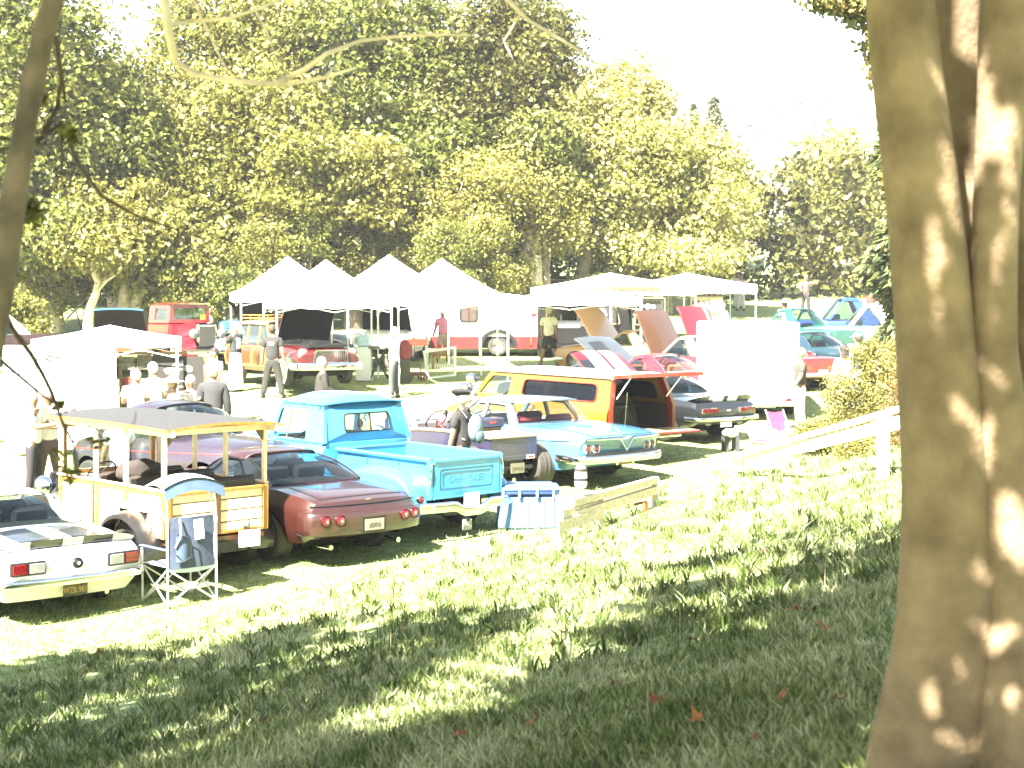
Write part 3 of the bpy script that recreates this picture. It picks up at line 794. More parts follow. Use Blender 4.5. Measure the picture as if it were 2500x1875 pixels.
def wheel(root, x, y, R, wd, rimmat=None, kind='alloy', rimr=.62, white=False):
    sg = 1 if y > 0 else -1
    b = MB()
    rr = R * rimr
    dish = .35
    prof = [(rr, -wd * .46), (rr * .98, 0), (rr, wd * .46)]
    h = MB()
    h.lathe([(rr * 1.02, wd * .47), (rr * .95, wd * .5), (rr * .9, wd * .42), (rr * .84, wd * .28), (.001, wd * .22)], (0, 0, 0), 'Y', 24, 0)
    h.lathe([(.055, wd * .24), (.055, wd * .40), (.04, wd * .44), (.001, wd * .45)], (0, 0, 0), 'Y', 12, 0)
    ns = 5
    if kind in ('alloy', 'wire', 'spoke'):
        ns = {'alloy': 5, 'wire': 20, 'spoke': 10}[kind]
        for k in range(ns):
            q = 2 * math.pi * k / ns
            c, s_ = math.cos(q), math.sin(q)
            r_ = {'alloy': .035, 'wire': .007, 'spoke': .016}[kind]
            h.tube([(c * .04, wd * .38, s_ * .04), (c * rr * .9, wd * .40, s_ * rr * .9)], r_, 6, 0)
        h.lathe([(rr * .86, wd * .27), (rr * .2, wd * .2)], (0, 0, 0), 'Y', 24, 1)
    hub = h.build('wheel', [rimmat or ALLOY, DARK], root, 35)
    t = MB()
    t.lathe([(rr * .99, -wd * .45), (rr * 1.1, -wd * .5), (R * .9, -wd * .53), (R * .985, -wd * .45), (R, -wd * .25), (R * .992, -wd * .24), (R * .992, -wd * .21), (R, -wd * .2), (R, -wd * .02), (R * .992, -wd * .01), (R * .992, wd * .02), (R, wd * .03), (R, wd * .2), (R * .992, wd * .21), (R * .992, wd * .24), (R, wd * .25), (R * .985, wd * .45), (R * .9, wd * .53)], (0, 0, 0), 'Y', 32, 0)
    t.lathe([(R * .9, wd * .53), (rr * 1.12, wd * .515)], (0, 0, 0), 'Y', 32, 1 if white else 0)
    t.lathe([(rr * 1.12, wd * .515), (rr * .99, wd * .45)], (0, 0, 0), 'Y', 32, 0)
    tyre = t.build('tyre', [RUBBER, M('whitewall', (.7, .69, .66), .7)], hub, 40)
    hub.location = (x, y, R)
    if sg < 0: hub.rotation_euler = (0, 0, math.pi)
    return hub

def wheels(root, body, R, wd, kind='alloy', rimmat=None, white=False, inset=.02, Rf=None, wf=None):
    for i, a in enumerate(body.axles):
        r = R if i == 0 or not Rf else Rf; w_ = wd if i == 0 or not wf else wf
        y = body.w(a) - w_ / 2 - inset
        for sg in (1, -1): wheel(root, a, sg * y, r, w_, rimmat, kind, white=white)

def greenhouse(root, P, roofm, pilm, glass=None, trim=None):
    """P: rb rt ft fb (x at rear belt, rear roof, front roof, front belt), zbr zbf belt heights, zr roof edge,
    crown, hb hr half widths at belt and roof, cr cf plan curvature, pillars / panes: polygons in (x, z)"""
    glass = glass or GLASS
    g = lambda k, d=None: P.get(k, d)
    rb, rt, ft, fb, zbr, zbf, zr, hb, hr = (P[k] for k in ('rb', 'rt', 'ft', 'fb', 'zbr', 'zbf', 'zr', 'hb', 'hr'))
    cr, cf, crown, clen = g('cr', .12), g('cf', .22), g('crown', .05), g('clen', .03)
    zb = min(zbr, zbf)
    yat = lambda z: hb + (hr - hb) * min(1.05, max(-.1, (z - zb) / (zr - zb)))
    roofz = lambda x, y: zr + crown * (1 - (abs(y) / hr) ** 2.2) + clen * (1 - ((x - (rt + ft) / 2) / ((ft - rt) / 2)) ** 2)
    nx, ny = 10, 20
    r = MB()
    def rf(a, c):
        s_ = -1 + 2 * c; y = hr * 1.035 * s_; q = s_ * s_
        x0 = rt + g('crt', cr * .8) * q; x1 = ft - g('cft', cf * .6) * q; x = x0 + (x1 - x0) * a
        e = max(0, abs(s_) - .80) / .20
        return Vector((x, y, roofz(x, min(abs(y), hr)) - .065 * e * e))
    r.grid(rf, nx, ny)
    def sk(a, sg):
        return rf(a, 1 if sg > 0 else 0)
    for sg in (1, -1):                                             # drip rails
        r.tube([sk(i / nx, sg) + Vector((0, sg * .004, -.002)) for i in range(nx + 1)], .010, 6)
    r.tube([rf(0, j / ny) + Vector((-.004, 0, -.008)) for j in range(ny + 1)], .011, 6)
    r.tube([rf(1, j / ny) + Vector((.004, 0, -.008)) for j in range(ny + 1)], .011, 6)
    # headlining
    r.grid(lambda a, c: rf(a, c) - Vector((0, 0, .035)), nx, ny, m=1)
    r.build('roof', [roofm, DARK], root, 40)
    fnl = lambda sg: (lambda x, z, t: Vector((x, sg * (yat(z) - t), z)))
    for poly in g('pillars', []):
        for sg in (1, -1):
            m = MB(); m.prism(poly, fnl(sg), 0, .045); m.build('pillar', pilm, root, 40)
    for poly in g('panes', []):
        for sg in (1, -1):
            m = MB(); m.prism(poly, fnl(sg), .018, .022); m.build('side_window', glass, root)
            if trim:
                t = MB(); P3 = [fnl(sg)(x, z, -.002) for x, z in poly]; t.tube(P3 + [P3[0]], .009, 5); t.build('window_trim', trim, root)
    for nm, bx, tx, zb_, cb, ct, sgn in (('rear_window', rb, rt, zbr, cr, g('crt', cr * .8), 1), ('windshield', fb, ft, zbf, cf, g('cft', cf * .6), -1)):
        if g('no_' + nm): continue
        hb2 = hb * g('wb', .965); hr2 = hr * .955
        def gl(a, c, bx=bx, tx=tx, zb_=zb_, cb=cb, ct=ct, sgn=sgn):
            s_ = -1 + 2 * a
            p0 = Vector((bx + sgn * cb * s_ * s_, hb2 * s_, zb_)); p1 = Vector((tx + sgn * ct * s_ * s_, hr2 * s_, roofz(tx, hr2 * s_) - .02))
            p = p0.lerp(p1, c); bow = g('bow', .04) * math.sin(math.pi * c)
            return p + Vector((-sgn * bow * .6, 0, bow))
        m = MB(); m.grid(gl, 12, 6); o = m.build(nm, glass, root, 60)
        t = MB(); E = [gl(i / 12, 0) for i in range(13)] + [gl(1, j / 6) for j in range(1, 7)] + [gl(1 - i / 12, 1) for i in range(1, 13)] + [gl(0, 1 - j / 6) for j in range(1, 7)]
        t.tube(E, .014, 6); t.build('window_frame', trim or BLACK, o)

def seats(root, xs, hb, z, mat, hd=.2):
    for x in xs:
        for sg in (1, -1):
            b = MB(); b.box((x, sg * hb * .48, z - .22), (.14, hb * .8, .62), Matrix.Rotation(R_(-12), 3, 'Y'), bev=.05); b.build('seat_back', mat, root)
def steer(root, x, y, z, mat=BLACK, r=.19, tilt=55):
    m = MB(); pts = []
    rot = Matrix.Rotation(R_(90 - tilt), 3, 'Y')
    for k in range(21):
        q = 2 * math.pi * k / 20; pts.append(Vector((x, y, z)) + rot @ Vector((math.cos(q) * r, math.sin(q) * r, 0)))
    m.tube(pts, .013, 6, cap=False)
    for q in (90, 210, 330):
        m.tube([(x, y, z), Vector((x, y, z)) + rot @ Vector((math.cos(R_(q)) * r, math.sin(R_(q)) * r, 0))], .009, 5)
    m.tube([(x, y, z), Vector((x, y, z)) + rot @ Vector((0, 0, -.3)) * 1], .018, 6)
    m.build('steering_wheel', mat, root)
def underbody(root, L0, L, hw, zl, zh):
    b = MB(); b.box(((L0 + L) / 2 + .15, 0, (zl + zh) / 2), (L - L0 - 1.0, hw * 2, zh - zl)); b.build('underbody', DARK, root)
def plate(root, loc, mat, txt=None, tmat=None, w_=.3, h_=.15, size=.1, rot=None, top=None, sx=.8):
    b = MB(); b.box((0, 0, 0), (.008, w_, h_), bev=.004)
    o = b.build('license_plate', mat, root); o.location = loc
    if rot: o.rotation_euler = rot
    if txt: text_part(txt, size, tmat, o, (-.0055, 0, -.012), (math.pi / 2, 0, -math.pi / 2), sx=sx)
    if top: text_part(top, size * .3, tmat, o, (-.0055, 0, .055), (math.pi / 2, 0, -math.pi / 2), sx=sx)
    return o
def lensbox(root, c, d, lens, frame=CHROME, name='tail_lamp', bars=0, rotz=0):
    b = MB(); b.box((0, 0, 0), d, bev=.012)
    o = b.build(name, frame, root); o.location = c; o.rotation_euler = (0, 0, rotz)
    for (y0, y1, mt) in lens:
        l = MB(); l.box((-d[0] * .5 - .002, (y0 + y1) / 2, 0), (.02, abs(y1 - y0), d[2] * .74), bev=.006)
        for k in range(bars):
            z = -d[2] * .37 + d[2] * .74 * (k + .5) / bars
            l.box((-d[0] * .5 - .013, (y0 + y1) / 2, z), (.006, abs(y1 - y0), d[2] * .02), m=1)
        l.build('lens', [mt, CHROME], o)
    return o
def roundlamp(root, c, r, ring=CHROME, lens=REDLENS, inner=None, ax='X', name='tail_lamp', tilt=0):
    b = MB(); b.lathe([(r, .03), (r * 1.02, -.012), (r * .92, -.03), (r * .82, -.022)], (0, 0, 0), ax, 20)
    o = b.build(name, ring, root); o.location = c; o.rotation_euler = (0, tilt, 0)
    l = MB(); l.lathe([(r * .84, -.018), (r * .6, -.034), (r * .3, -.04)], (0, 0, 0), ax, 20)
    l.lathe([(r * .3, -.04), (.001, -.042)], (0, 0, 0), ax, 20, 1)
    l.build('lens', [lens, inner or lens], o)
    return o
def hoodpanel(root, hinge, length, w0, w1, ang, top, under, name='open_hood', stripes=None, crown=.05, drop=.05):
    """hood standing open: hinge at the cowl, panel rises forward"""
    b = MB(); ca, sa = math.cos(R_(ang)), math.sin(R_(ang))
    def f(off):
        def g(a, c):
            w_ = w0 + (w1 - w0) * a; y = (-1 + 2 * c) * w_
            q = crown * (1 - (2 * c - 1) ** 2) - drop * max(0, a - .8) * 5 * max(0, a - .8)*4 + off
            return Vector((hinge[0] + ca * length * a - sa * q, y, hinge[1] + sa * length * a + ca * q))
        return g
    b.grid(f(0), 8, 8); b.grid(f(-.05), 8, 8, m=1)
    for c in (0, 1): b.grid(lambda a, q, c=c: f(-.05 * q)(a, c), 8, 1)
    b.grid(lambda a, q: f(-.05 * q)(1, a), 8, 1)
    o = b.build(name, [top, under], root, 45)
    for (c0, c1, a0, a1, mt) in stripes or []:
        s = MB(); s.grid(lambda a, q: f(.006)(a0 + (a1 - a0) * a, c0 + (c1 - c0) * q), 6, 2); s.build('stripe', mt, o)
    return o

# ---- generic muscle-era coupe / sedan, used for the cars further back and as base of the near ones
def coupe(name, label, loc, th, pm, L=4.7, W=.91, H=1.32, roofm=None, R=.34, detail=1, hood=None, long_deck=1.25, kind='alloy', seatm=None, z0=0, group=None, zb=.88, trim=CHROME, openpill=False):
    root = thing(name, label, 'car', loc, math.pi / 2 + R_(th), group)
    s = L / 4.7
    B = Body([(0, W * .93, zb - .04, zb + .0, .36), (.2, W * .97, zb, zb + .03, .30), (1.0 * s, W, zb + .02, zb + .05, .25), (2.4 * s, W * .98, zb - .02, zb + .02, .24), (3.8 * s, W, zb - .04, zb + .03, .25), (4.5 * s, W * .97, zb - .08, zb - .03, .3), (L, W * .92, zb - .13, zb - .09, .36)],
             [(0, .9), (.25, .97), (.55, 1.0), (.82, .985), (1, .94)], (1.02 * s, 3.78 * s), R * 1.14, R,
             rear=((0, .10), (.45, .0), (.8, .03), (1, .06)), front=((0, .08), (.5, 0), (1, .06)), kr=.08, kf=.14)
    g0, g1 = long_deck * s, 3.1 * s
    B.shell(root, pm, hole=(g0 + .2, g1 - .15))
    zz = zb + .02
    rt, ft = g0 + .62, g1 - .62
    P = dict(rb=g0, rt=rt, ft=ft, fb=g1, zbr=zz + .02, zbf=zz, zr=H - .05, hb=W * .80, hr=W * .62, crown=.05, cr=.14, cf=.24)
    P['pillars'] = [[(g0 + .14, zz), (g0 + .62, zz), (rt + .30, H - .06), (rt + .06, H - .05)], [(g1 - .29, zz), (g1 - .20, zz), (ft - .08, H - .05), (ft - .15, H - .06)]]
    P['panes'] = [[(g0 + .66, zz), (g1 - .31, zz), (ft - .17, H - .07), (rt + .33, H - .07)]]
    greenhouse(root, P, roofm or pm, roofm or pm, trim=trim)
    underbody(root, 0, L, W * .66, .2, zb - .12)
    wheels(root, B, R, .22, kind)
    seats(root, [g0 + .75, g0 + 1.45], W * .7, zb + .12, seatm or DARK)
    if detail:
        B.bar(root, 'bumper', CHROME, 0, .46, .035, .06)
        B.bar(root, 'bumper', CHROME, L, .46, .035, .06, end='front')
        for sg in (1, -1):
            lensbox(root, (B.pos(0, sg * W * .62, .64).x - .005, sg * W * .62, .64), (.05, .42, .12), [(-.19, .19, REDLENS)], bars=2)
            b = MB(); b.lathe([(.09, -.03), (.1, .02), (.085, .03), (.001, .045)], (0, 0, 0), 'X', 16)
            b.build('headlight', CLEARLENS, root, loc=(B.pos(L, sg * W * .72, .62).x, sg * W * .72, .62))
            B.sidepatch(root, 'door', pm, g0 + .75, g1 - .05, .32, zb, sg)
        plate(root, (B.pos(0, 0, .5).x - .06, 0, .5), WHITE)
    if hood:
        hoodpanel(root, (g1 + .05, zb + .05), 1.35 * s, W * .82, W * .74, hood[0], hood[1], hood[2], stripes=hood[3] if len(hood) > 3 else None)
    return root, B
# ================================================================ the near row
TH = 43
def car_root(name, label, x, y, th, cat='car', group=None):
    c, s_ = -math.sin(R_(th)), math.cos(R_(th))
    o = thing(name, label, cat, (x, y, gz(x + c, y + s_) - SLOPE * s_ * .55), math.pi / 2 + R_(th), group)
    o.rotation_euler = (0, -R_(1.2), math.pi / 2 + R_(th)); return o

# ---------------- white coupe with dark stripes
def white_coupe():
    pm = paint('white_paint', (.52, .52, .50)); sm = paint('charcoal_stripe', (.008, .010, .014))
    root = car_root('white_coupe', 'white muscle coupe with two dark stripes and a black yellow-lettered plate', -4.96, 18.55, 44)
    L, W = 4.4, .90
    B = Body([(0, .85, .80, .83, .25), (.15, .875, .83, .865, .25), (.5, .885, .85, .90, .25), (1.0, .90, .88, .93, .25), (1.5, .905, .88, .93, .24), (2.4, .885, .84, .88, .23), (3.5, .90, .82, .90, .25), (4.2, .87, .77, .84, .3), (L, .82, .70, .75, .36)],
             [(0, .88), (.2, .96), (.5, 1.0), (.8, .99), (.93, .97), (1, .93)], (.98, 3.5), .385, .33,
             rear=((0, .22), (.25, .17), (.42, .05), (.46, .03), (.62, .0), (.86, .10), (1, .14)), front=((0, .1), (.5, 0), (.8, .08)), kr=.07)
    B.shell(root, pm, hole=(1.25, 2.85))
    # rear spoiler lip
    m = MB(); W2 = .82
    def lip(a, c):
        y = -W2 + 2 * W2 * a; prof = [(.30, 0), (.17, .028), (.04, .072), (-.012, .078), (.0, .05), (.03, -.02), (.06, -.05)]
        q = c * (len(prof) - 1); i = min(int(q), len(prof) - 2); f = q - i
        dx = prof[i][0] * (1 - f) + prof[i + 1][0] * f; dz = prof[i][1] * (1 - f) + prof[i + 1][1] * f
        e = (abs(y) / W2) ** 8
        p = B.pos(0.0, y, .83); return Vector((p.x + dx, y, .855 + dz * (1 - .6 * e) - .02 * abs(y / W2) ** 3))
    m.grid(lip, 20, 12); sp = m.build('rear_spoiler', pm, root, 60)
    for (ya, yb) in ((.13, .52), (-.52, -.13)):
        s = MB()
        def ls(a, c, ya=ya, yb=yb):
            p = lip(((ya + (yb - ya) * a) + W2) / (2 * W2), c); return Vector((p.x - .004, p.y, p.z + .004))
        s.grid(ls, 6, 14); s.build('stripe', sm, sp)
        B.stripe(root, 'stripe', sm, .33, .98, ya, yb)
        B.stripe(root, 'stripe', sm, 2.95, 4.35, ya, yb)
    B.patch(root, 'trunk_lid', pm, .32, 1.05, .64)
    P = dict(rb=1.0, rt=1.62, ft=2.42, fb=3.0, zbr=.93, zbf=.88, zr=1.23, hb=.72, hr=.56, crown=.05, cr=.16, cf=.22)
    P['pillars'] = [[(1.14, .90), (1.55, .90), (1.92, 1.215), (1.68, 1.225)], [(2.72, .88), (2.80, .88), (2.37, 1.225), (2.29, 1.22)]]
    P['panes'] = [[(1.6, .90), (2.70, .885), (2.28, 1.215), (1.95, 1.215)]]
    greenhouse(root, P, pm, pm, trim=CHROME)
    underbody(root, 0, L, .60, .2, .78)
    wheels(root, B, .33, .23)
    seats(root, [1.75, 2.3], .62, 1.02, DARK); steer(root, 2.55, .34, .95)
    B.bar(root, 'bumper', CHROME, 0, .47, .03, .05, wrap=.32, extra=.07)
    B.bar(root, 'bumper', CHROME, L, .45, .03, .05, end='front')
    fx = B.pos(0, .6, .64).x - .012
    lensbox(root, (fx, .60, .645), (.05, .42, .155), [(.02, .19, REDLENS), (-.19, -.01, CLEARLENS)], frame=BLACK, rotz=-.06)
    lensbox(root, (fx, -.60, .645), (.05, .42, .155), [(-.19, -.02, REDLENS), (.01, .19, CLEARLENS)], frame=BLACK, rotz=.06)
    roundlamp(root, (B.pos(0, 0, .66).x - .01, 0, .655), .062, ring=BLACK, lens=BLACK, inner=WHITE, name='fuel_cap')
    pb = M('plate_black', (.006, .008, .004), .5); py = M('plate_yellow', (.10, .065, .004), .5)
    px_ = B.pos(0, 0, .40).x
    plate(root, (px_ - .02, 0, .345), pb, 'WZB 961', py, .31, .16, .105, top='CALIFORNIA', sx=.72)
    for sg in (1, -1):
        B.sidepatch(root, 'door', pm, 1.75, 2.95, .32, .84, sg)
    m = MB(); m.tube([(B.pos(0, -.5, .3).x + .25, -.5, .23), (B.pos(0, -.5, .3).x + .05, -.5, .23)], .03, 8); m.build('exhaust_pipe', CHROME, root)
white_coupe()

# ---------------- wooden depot hack
def depot_hack():
    root = car_root('wooden_wagon', 'varnished wooden depot wagon with open sides and grey flat roof', -3.74, 20.60, 46, 'wagon')
    blk = paint('black_paint', (.012, .012, .013))
    roofm = M('grey_roof_cloth', (.019, .0185, .0185), .85, bump=.2, scale=40)
    hw, L = .76, 2.45
    zb, zt, z0 = 1.16, 1.90, .58
    def board(c, d, m=WOODP, name='plank', rot=None):
        b = MB(); b.box(c, d, rot, bev=.008); return b.build(name, m, root)
    # planks of both sides and the tailgate, with dark grooves between
    for sg in (1, -1):
        for k in range(4):
            z = z0 + .07 + k * .145
            x0 = 1.02 if (k < 2) else 0.03
            if k < 2: board((.24 - .0, sg * hw, z), (.36 - .05 * k, .024, .135))
            board(((x0 + L) / 2, sg * hw, z), (L - x0 - .02, .024, .135))
        for x, w_ in ((.03, .07), (.85, .075), (1.52, .075), (1.62, .05), (L - .04, .07)):
            z1 = z0 if x < .1 or x > 1.0 else .98
            board((x, sg * (hw + .022), (z1 + zb) / 2 + .0), (w_, .028, zb - z1), WOOD, 'frame_post')
        for (xa, xb) in ((.06, .81), (.89, 1.48), (1.65, L - .08)):
            board(((xa + xb) / 2, sg * (hw + .02), zb - .03), (xb - xa, .026, .055), WOOD, 'belt_rail')
        board((L / 2, sg * (hw + .012), zb + .02), (L + .04, .07, .03), WOODP, 'belt_rail')
        for x in (.03, .87, 1.57, L - .03):
            board((x, sg * (hw + .005), (zb + zt) / 2 + .02), (.065, .05, zt - zb), WOODP, 'roof_post')
        board((L / 2 - .08, sg * (hw + .03), zt + .0), (L + .28, .04, .085), WOODP, 'roof_rail')
        # latch strips
        board((1.57, sg * (hw + .04), .88), (.02, .012, .5), BLACK, 'door_gap')
        # fenders
        m = MB()
        def fend(a, c, sg=sg):
            q = R_(-12 + 205 * a); r = .50 + .02 * math.sin(math.pi * c)
            x = .66 - math.cos(q) * (r if q < math.pi / 2 else r * 1.02) ; z = .40 + math.sin(q) * r * .93
            if a < .12: x -= .02
            y = hw - .10 + .36 * c; drop = -.06 * max(0, c - .75) * 4 * max(0, c - .75)
            return Vector((x, sg * y, z + drop))
        m.grid(fend, 18, 8)
        m.grid(lambda a, c: fend(a, 1) + Vector((0, 0, -.05 * c)), 18, 1)
        m.build('rear_fender', blk, root, 60)
        wheel(root, .66, sg * (hw + .04), .385, .15, BLACK, 'wire', rimr=.66)
        wheel(root, 3.15, sg * (hw - .05), .375, .13, BLACK, 'wire', rimr=.66)
        m = MB()
        def fend2(a, c, sg=sg):
            q = R_(0 + 190 * a); r = .47
            return Vector((3.15 - math.cos(q) * r * 1.1, sg * (hw - .22 + .36 * c), .38 + math.sin(q) * r * .95 - .03 * c * c))
        m.grid(fend2, 16, 6); m.build('front_fender', blk, root, 60)
        m = MB(); m.box((1.9, sg * (hw + .12), .40), (1.5, .24, .03)); m.build('running_board', blk, root)
        m = MB(); m.lathe([(.02, -.14), (.09, -.06), (.12, .06), (.115, .08), (.001, .095)], (0, 0, 0), 'X', 18); m.build('headlight', CHROME, root, loc=(3.42, sg * .42, .92))
    # tailgate
    for k in range(4):
        z = z0 + .07 + k * .145
        for (ya, yb) in ((-.70, -.04), (.04, .70)):
            board((-.01, (ya + yb) / 2, z), (.024, yb - ya, .135))
    for y, w_ in ((-.74, .08), (0, .07), (.74, .08)):
        board((-.035, y, (z0 + zb) / 2), (.028, w_, zb - z0), WOODD if y == 0 else WOOD, 'frame_post')
    for z in (z0 + .02, zb - .02):
        board((-.034, 0, z), (.026, 1.40, .045), WOOD, 'belt_rail')
    for y in (-.72, -.70, .70, .72): board((-.052, y, .87), (.008, .012, .58), M('brass_strip', (.16, .09, .02), .4, .6), 'hinge_strip')
    board((-.02, .40, zt + .01), (.04, .84, .085), WOODP, 'roof_rail'); board((-.02, -.40, zt + .01), (.04, .84, .085), WOODP, 'roof_rail')
    for sg in (1, -1):
        b = MB(); b.prism([(.0, 0), (.0, -.13), (.11, 0)], lambda a, z, t, sg=sg: Vector((-.0 + t, sg * (.72 - a), zt - .035 + z)), 0, .03); b.build('corner_brace', WOODD, root)
    # roof: cambered slab with overhang
    m = MB()
    def rf(a, c):
        x = -.20 + (L + .40) * a; y = -.88 + 1.76 * c
        return Vector((x, y, zt + .055 + .055 * (1 - (y / .88) ** 2) + .02 * (1 - (2 * a - 1) ** 2)))
    m.grid(rf, 12, 12); m.grid(lambda a, c: rf(a, c) - Vector((0, 0, .035)), 12, 12, m=1)
    for c in (0, 1): m.grid(lambda a, q, c=c: rf(a, c) - Vector((0, 0, .035 * q)), 12, 1, m=1)
    for a in (0, 1): m.grid(lambda c, q, a=a: rf(a, c) - Vector((0, 0, .035 * q)), 12, 1, m=1)
    m.build('roof', [roofm, WOOD], root, 40)
    for x in (.4, .9, 1.4, 1.9, 2.3): board((x, 0, zt + .02), (.05, 1.5, .03), WOOD, 'roof_slat')
    # floor, seats, dash, windshield, hood
    b = MB(); b.box((1.3, 0, .52), (2.7, 1.4, .06)); b.build('floor', WOODD, root)
    b = MB(); b.box((1.7, 0, .42), (3.6, .8, .14)); b.build('chassis', BLACK, root)
    seatm = M('brown_vinyl', (.026, .019, .014), .6, bump=.1)
    for x, z in ((.12, 1.06), (1.02, 1.06), (1.72, 1.04)):
        b = MB(); b.box((x, 0, z), (.13, 1.36, .44), bev=.045); b.build('seat_back', seatm, root)
        b = MB(); b.box((x + .28, 0, z - .26), (.5, 1.36, .14), bev=.04); b.build('seat', seatm, root)
    m = MB(); m.ring(rpoly([(-.72, 1.16), (.72, 1.16), (.72, 1.86), (-.72, 1.86)], .02), rpoly([(-.66, 1.22), (.66, 1.22), (.66, 1.80), (-.66, 1.80)], .02), lambda a, b_, t: Vector((L + t, a, b_)), 0, .05); m.build('windshield_frame', WOOD, root)
    m = MB(); m.box((L + .03, 0, 1.5), (.006, 1.3, .58)); m.build('windshield', GLASSC, root)
    b = MB()
    b.grid(lambda a, c: Vector((L + .05 + 1.0 * a, (-1 + 2 * c) * (.62 - .28 * a), .62 + (.46 - .02 * a) * (1 - abs(2 * c - 1) ** 3.2))), 6, 14)
    b.box((L + 1.07, 0, .82), (.06, .6, .5), bev=.02); b.build('engine_hood', paint('black_paint', (0, 0, 0)), root, 40)
    steer(root, 2.12, .34, 1.20, BLACK, .2, 40)
    # rear: plate, lamps, spare hub
    plate(root, (-.12, -.42, .50), WHITE, w_=.34, h_=.22)
    roundlamp(root, (-.08, -.40, .68), .055, lens=CLEARLENS); b = MB(); b.box((-.10, -.50, .62), (.05, .11, .05), bev=.012); b.build('turn_lamp', AMBER, root)
    roundlamp(root, (-.08, .28, .50), .05, lens=CLEARLENS)
    b = MB(); b.tube([(-.05, -.5, .42), (-.05, .5, .42)], .025, 8); b.build('axle_bar', BLACK, root)
    m = MB(); m.lathe([(.001, -.02), (.11, -.01), (.13, .05), (.13, .2)], (-.02, .05, .42), 'X', 18); m.build('differential', BLACK, root)
depot_hack()
t_ = thing('brown_jacket', 'crumpled brown jacket lying over the middle seat of the wooden wagon', 'jacket', (0, 0, 0))
def blob_cloth(root, name, mat, c, r, seed, n=24, k=12):
    b = MB(); b.ell((0, 0, 0), (1, 1, 1), n, k); rs = np.random.default_rng(seed); ph = rs.random(8) * 6.28
    b.v = [(c[0] + r[0] * x * (1 + .12 * math.sin(5 * y + ph[0]) + .08 * math.sin(7 * z + 6 * x + ph[1])), c[1] + r[1] * y * (1 + .1 * math.sin(6 * x + ph[2])), c[2] + r[2] * (z + .10 * math.sin(5 * x + ph[3]) * math.sin(6 * y + ph[4]))) for x, y, z in b.v]
    return b.build(name, mat, root, 80)
blob_cloth(t_, 'cloth', M('brown_cloth', (.022, .016, .012), .9, bump=.3, scale=20), (0, 0, 0), (.16, .34, .17), 3)
_w = math.pi / 2 + R_(46); t_.location = (-3.74 + math.cos(_w) * 1.12 - math.sin(_w) * .38, 20.60 + math.sin(_w) * 1.12 + math.cos(_w) * .38, 1.30 + gz(-3.8, 21.2)); t_.rotation_euler = (0, 0, _w)

# ---------------- maroon fastback coupe
def maroon_coupe():
    pm = paint('maroon_paint', (.026, .0062, .0040)); 
    root = car_root('maroon_coupe', 'maroon fastback muscle coupe with four round tail lamps beside the wooden wagon', -1.87, 21.55, 42.5)
    L, W = 4.75, .95
    B = Body([(0, .86, .83, .855, .35), (.2, .90, .87, .90, .31), (.6, .93, .91, .95, .27), (1.1, .95, .95, .98, .24), (1.6, .945, .94, .97, .23), (2.6, .93, .88, .92, .23), (3.85, .95, .87, .93, .25), (4.5, .92, .82, .88, .3), (L, .86, .74, .79, .36)],
             [(0, .87), (.15, .93), (.45, .985), (.66, 1.0), (.85, .975), (1, .90)], (1.10, 3.90), .385, .34,
             rear=((0, .30), (.36, .24), (.46, .06), (.60, .0), (.80, .06), (1, .14)), front=((0, .1), (.5, 0), (.8, .08)), kr=.13)
    B.shell(root, pm, hole=(1.3, 3.0))
    P = dict(rb=1.02, rt=1.95, ft=2.62, fb=3.25, zbr=.975, zbf=.92, zr=1.27, hb=.76, hr=.60, crown=.07, cr=.20, cf=.22, clen=.035, bow=.05)
    P['pillars'] = [[(1.18, .95), (1.80, .95), (2.12, 1.20), (2.22, 1.255), (2.04, 1.262), (1.6, 1.12)], [(2.95, .92), (3.04, .92), (2.57, 1.265), (2.48, 1.26)]]
    P['panes'] = [[(1.83, .95), (2.93, .92), (2.47, 1.25), (2.24, 1.25)]]
    greenhouse(root, P, pm, pm, trim=M('maroon_trim', (.02, .005, .005), .3, .4))
    B.patch(root, 'trunk_lid', pm, .12, .98, .68, off=.008)
    underbody(root, 0, L, .64, .2, .84); wheels(root, B, .34, .25)
    seats(root, [1.9, 2.4], .66, 1.08, DARK); steer(root, 2.65, .36, 1.02)
    gapm = BLACK
    m = MB()
    m.tube([B.pos(0, y, .80) + Vector((-.006, 0, 0)) for y in np.linspace(-.86, .86, 17)], .010, 6); m.build('trunk_gap', gapm, root)
    B.bar(root, 'rear_bumper', paint('maroon_bumper', (.026, .0075, .006)), 0, .57, .045, .15, wrap=.25, extra=.03)
    B.bar(root, 'valance_gap', BLACK, 0, .415, .02, .012, wrap=.2, extra=.03)
    for y in (.73, .53, -.53, -.73):
        roundlamp(root, (B.pos(0, y, .62).x - .075, y, .62), .078, ring=M('maroon_ring', (.06, .012, .012), .2, .5), inner=CLEARLENS)
    gold = M('plate_text', (.04, .04, .02), .5)
    b = MB(); b.box((B.pos(0, 0, .55).x - .072, 0, .54), (.02, .40, .20), bev=.01); b.build('plate_recess', BLACK, root)
    plate(root, (B.pos(0, 0, .55).x - .088, 0, .535), M('dim_plate', (.17, .16, .125), .5), '1FDF71E', gold, .32, .155, .085, sx=.62)
    b = MB(); b.box((B.pos(0, 0, .86).x - .01, 0, .855), (.012, .09, .025), bev=.004); b.build('emblem', CHROME, root)
    for sg in (1, -1):
        B.sidepatch(root, 'door', pm, 1.9, 3.2, .32, .9, sg)
        b = MB(); b.tube([(.12, sg * .56, .25), (.4, sg * .56, .25)], .035, 10); b.build('exhaust_pipe', CHROME, root)
maroon_coupe()

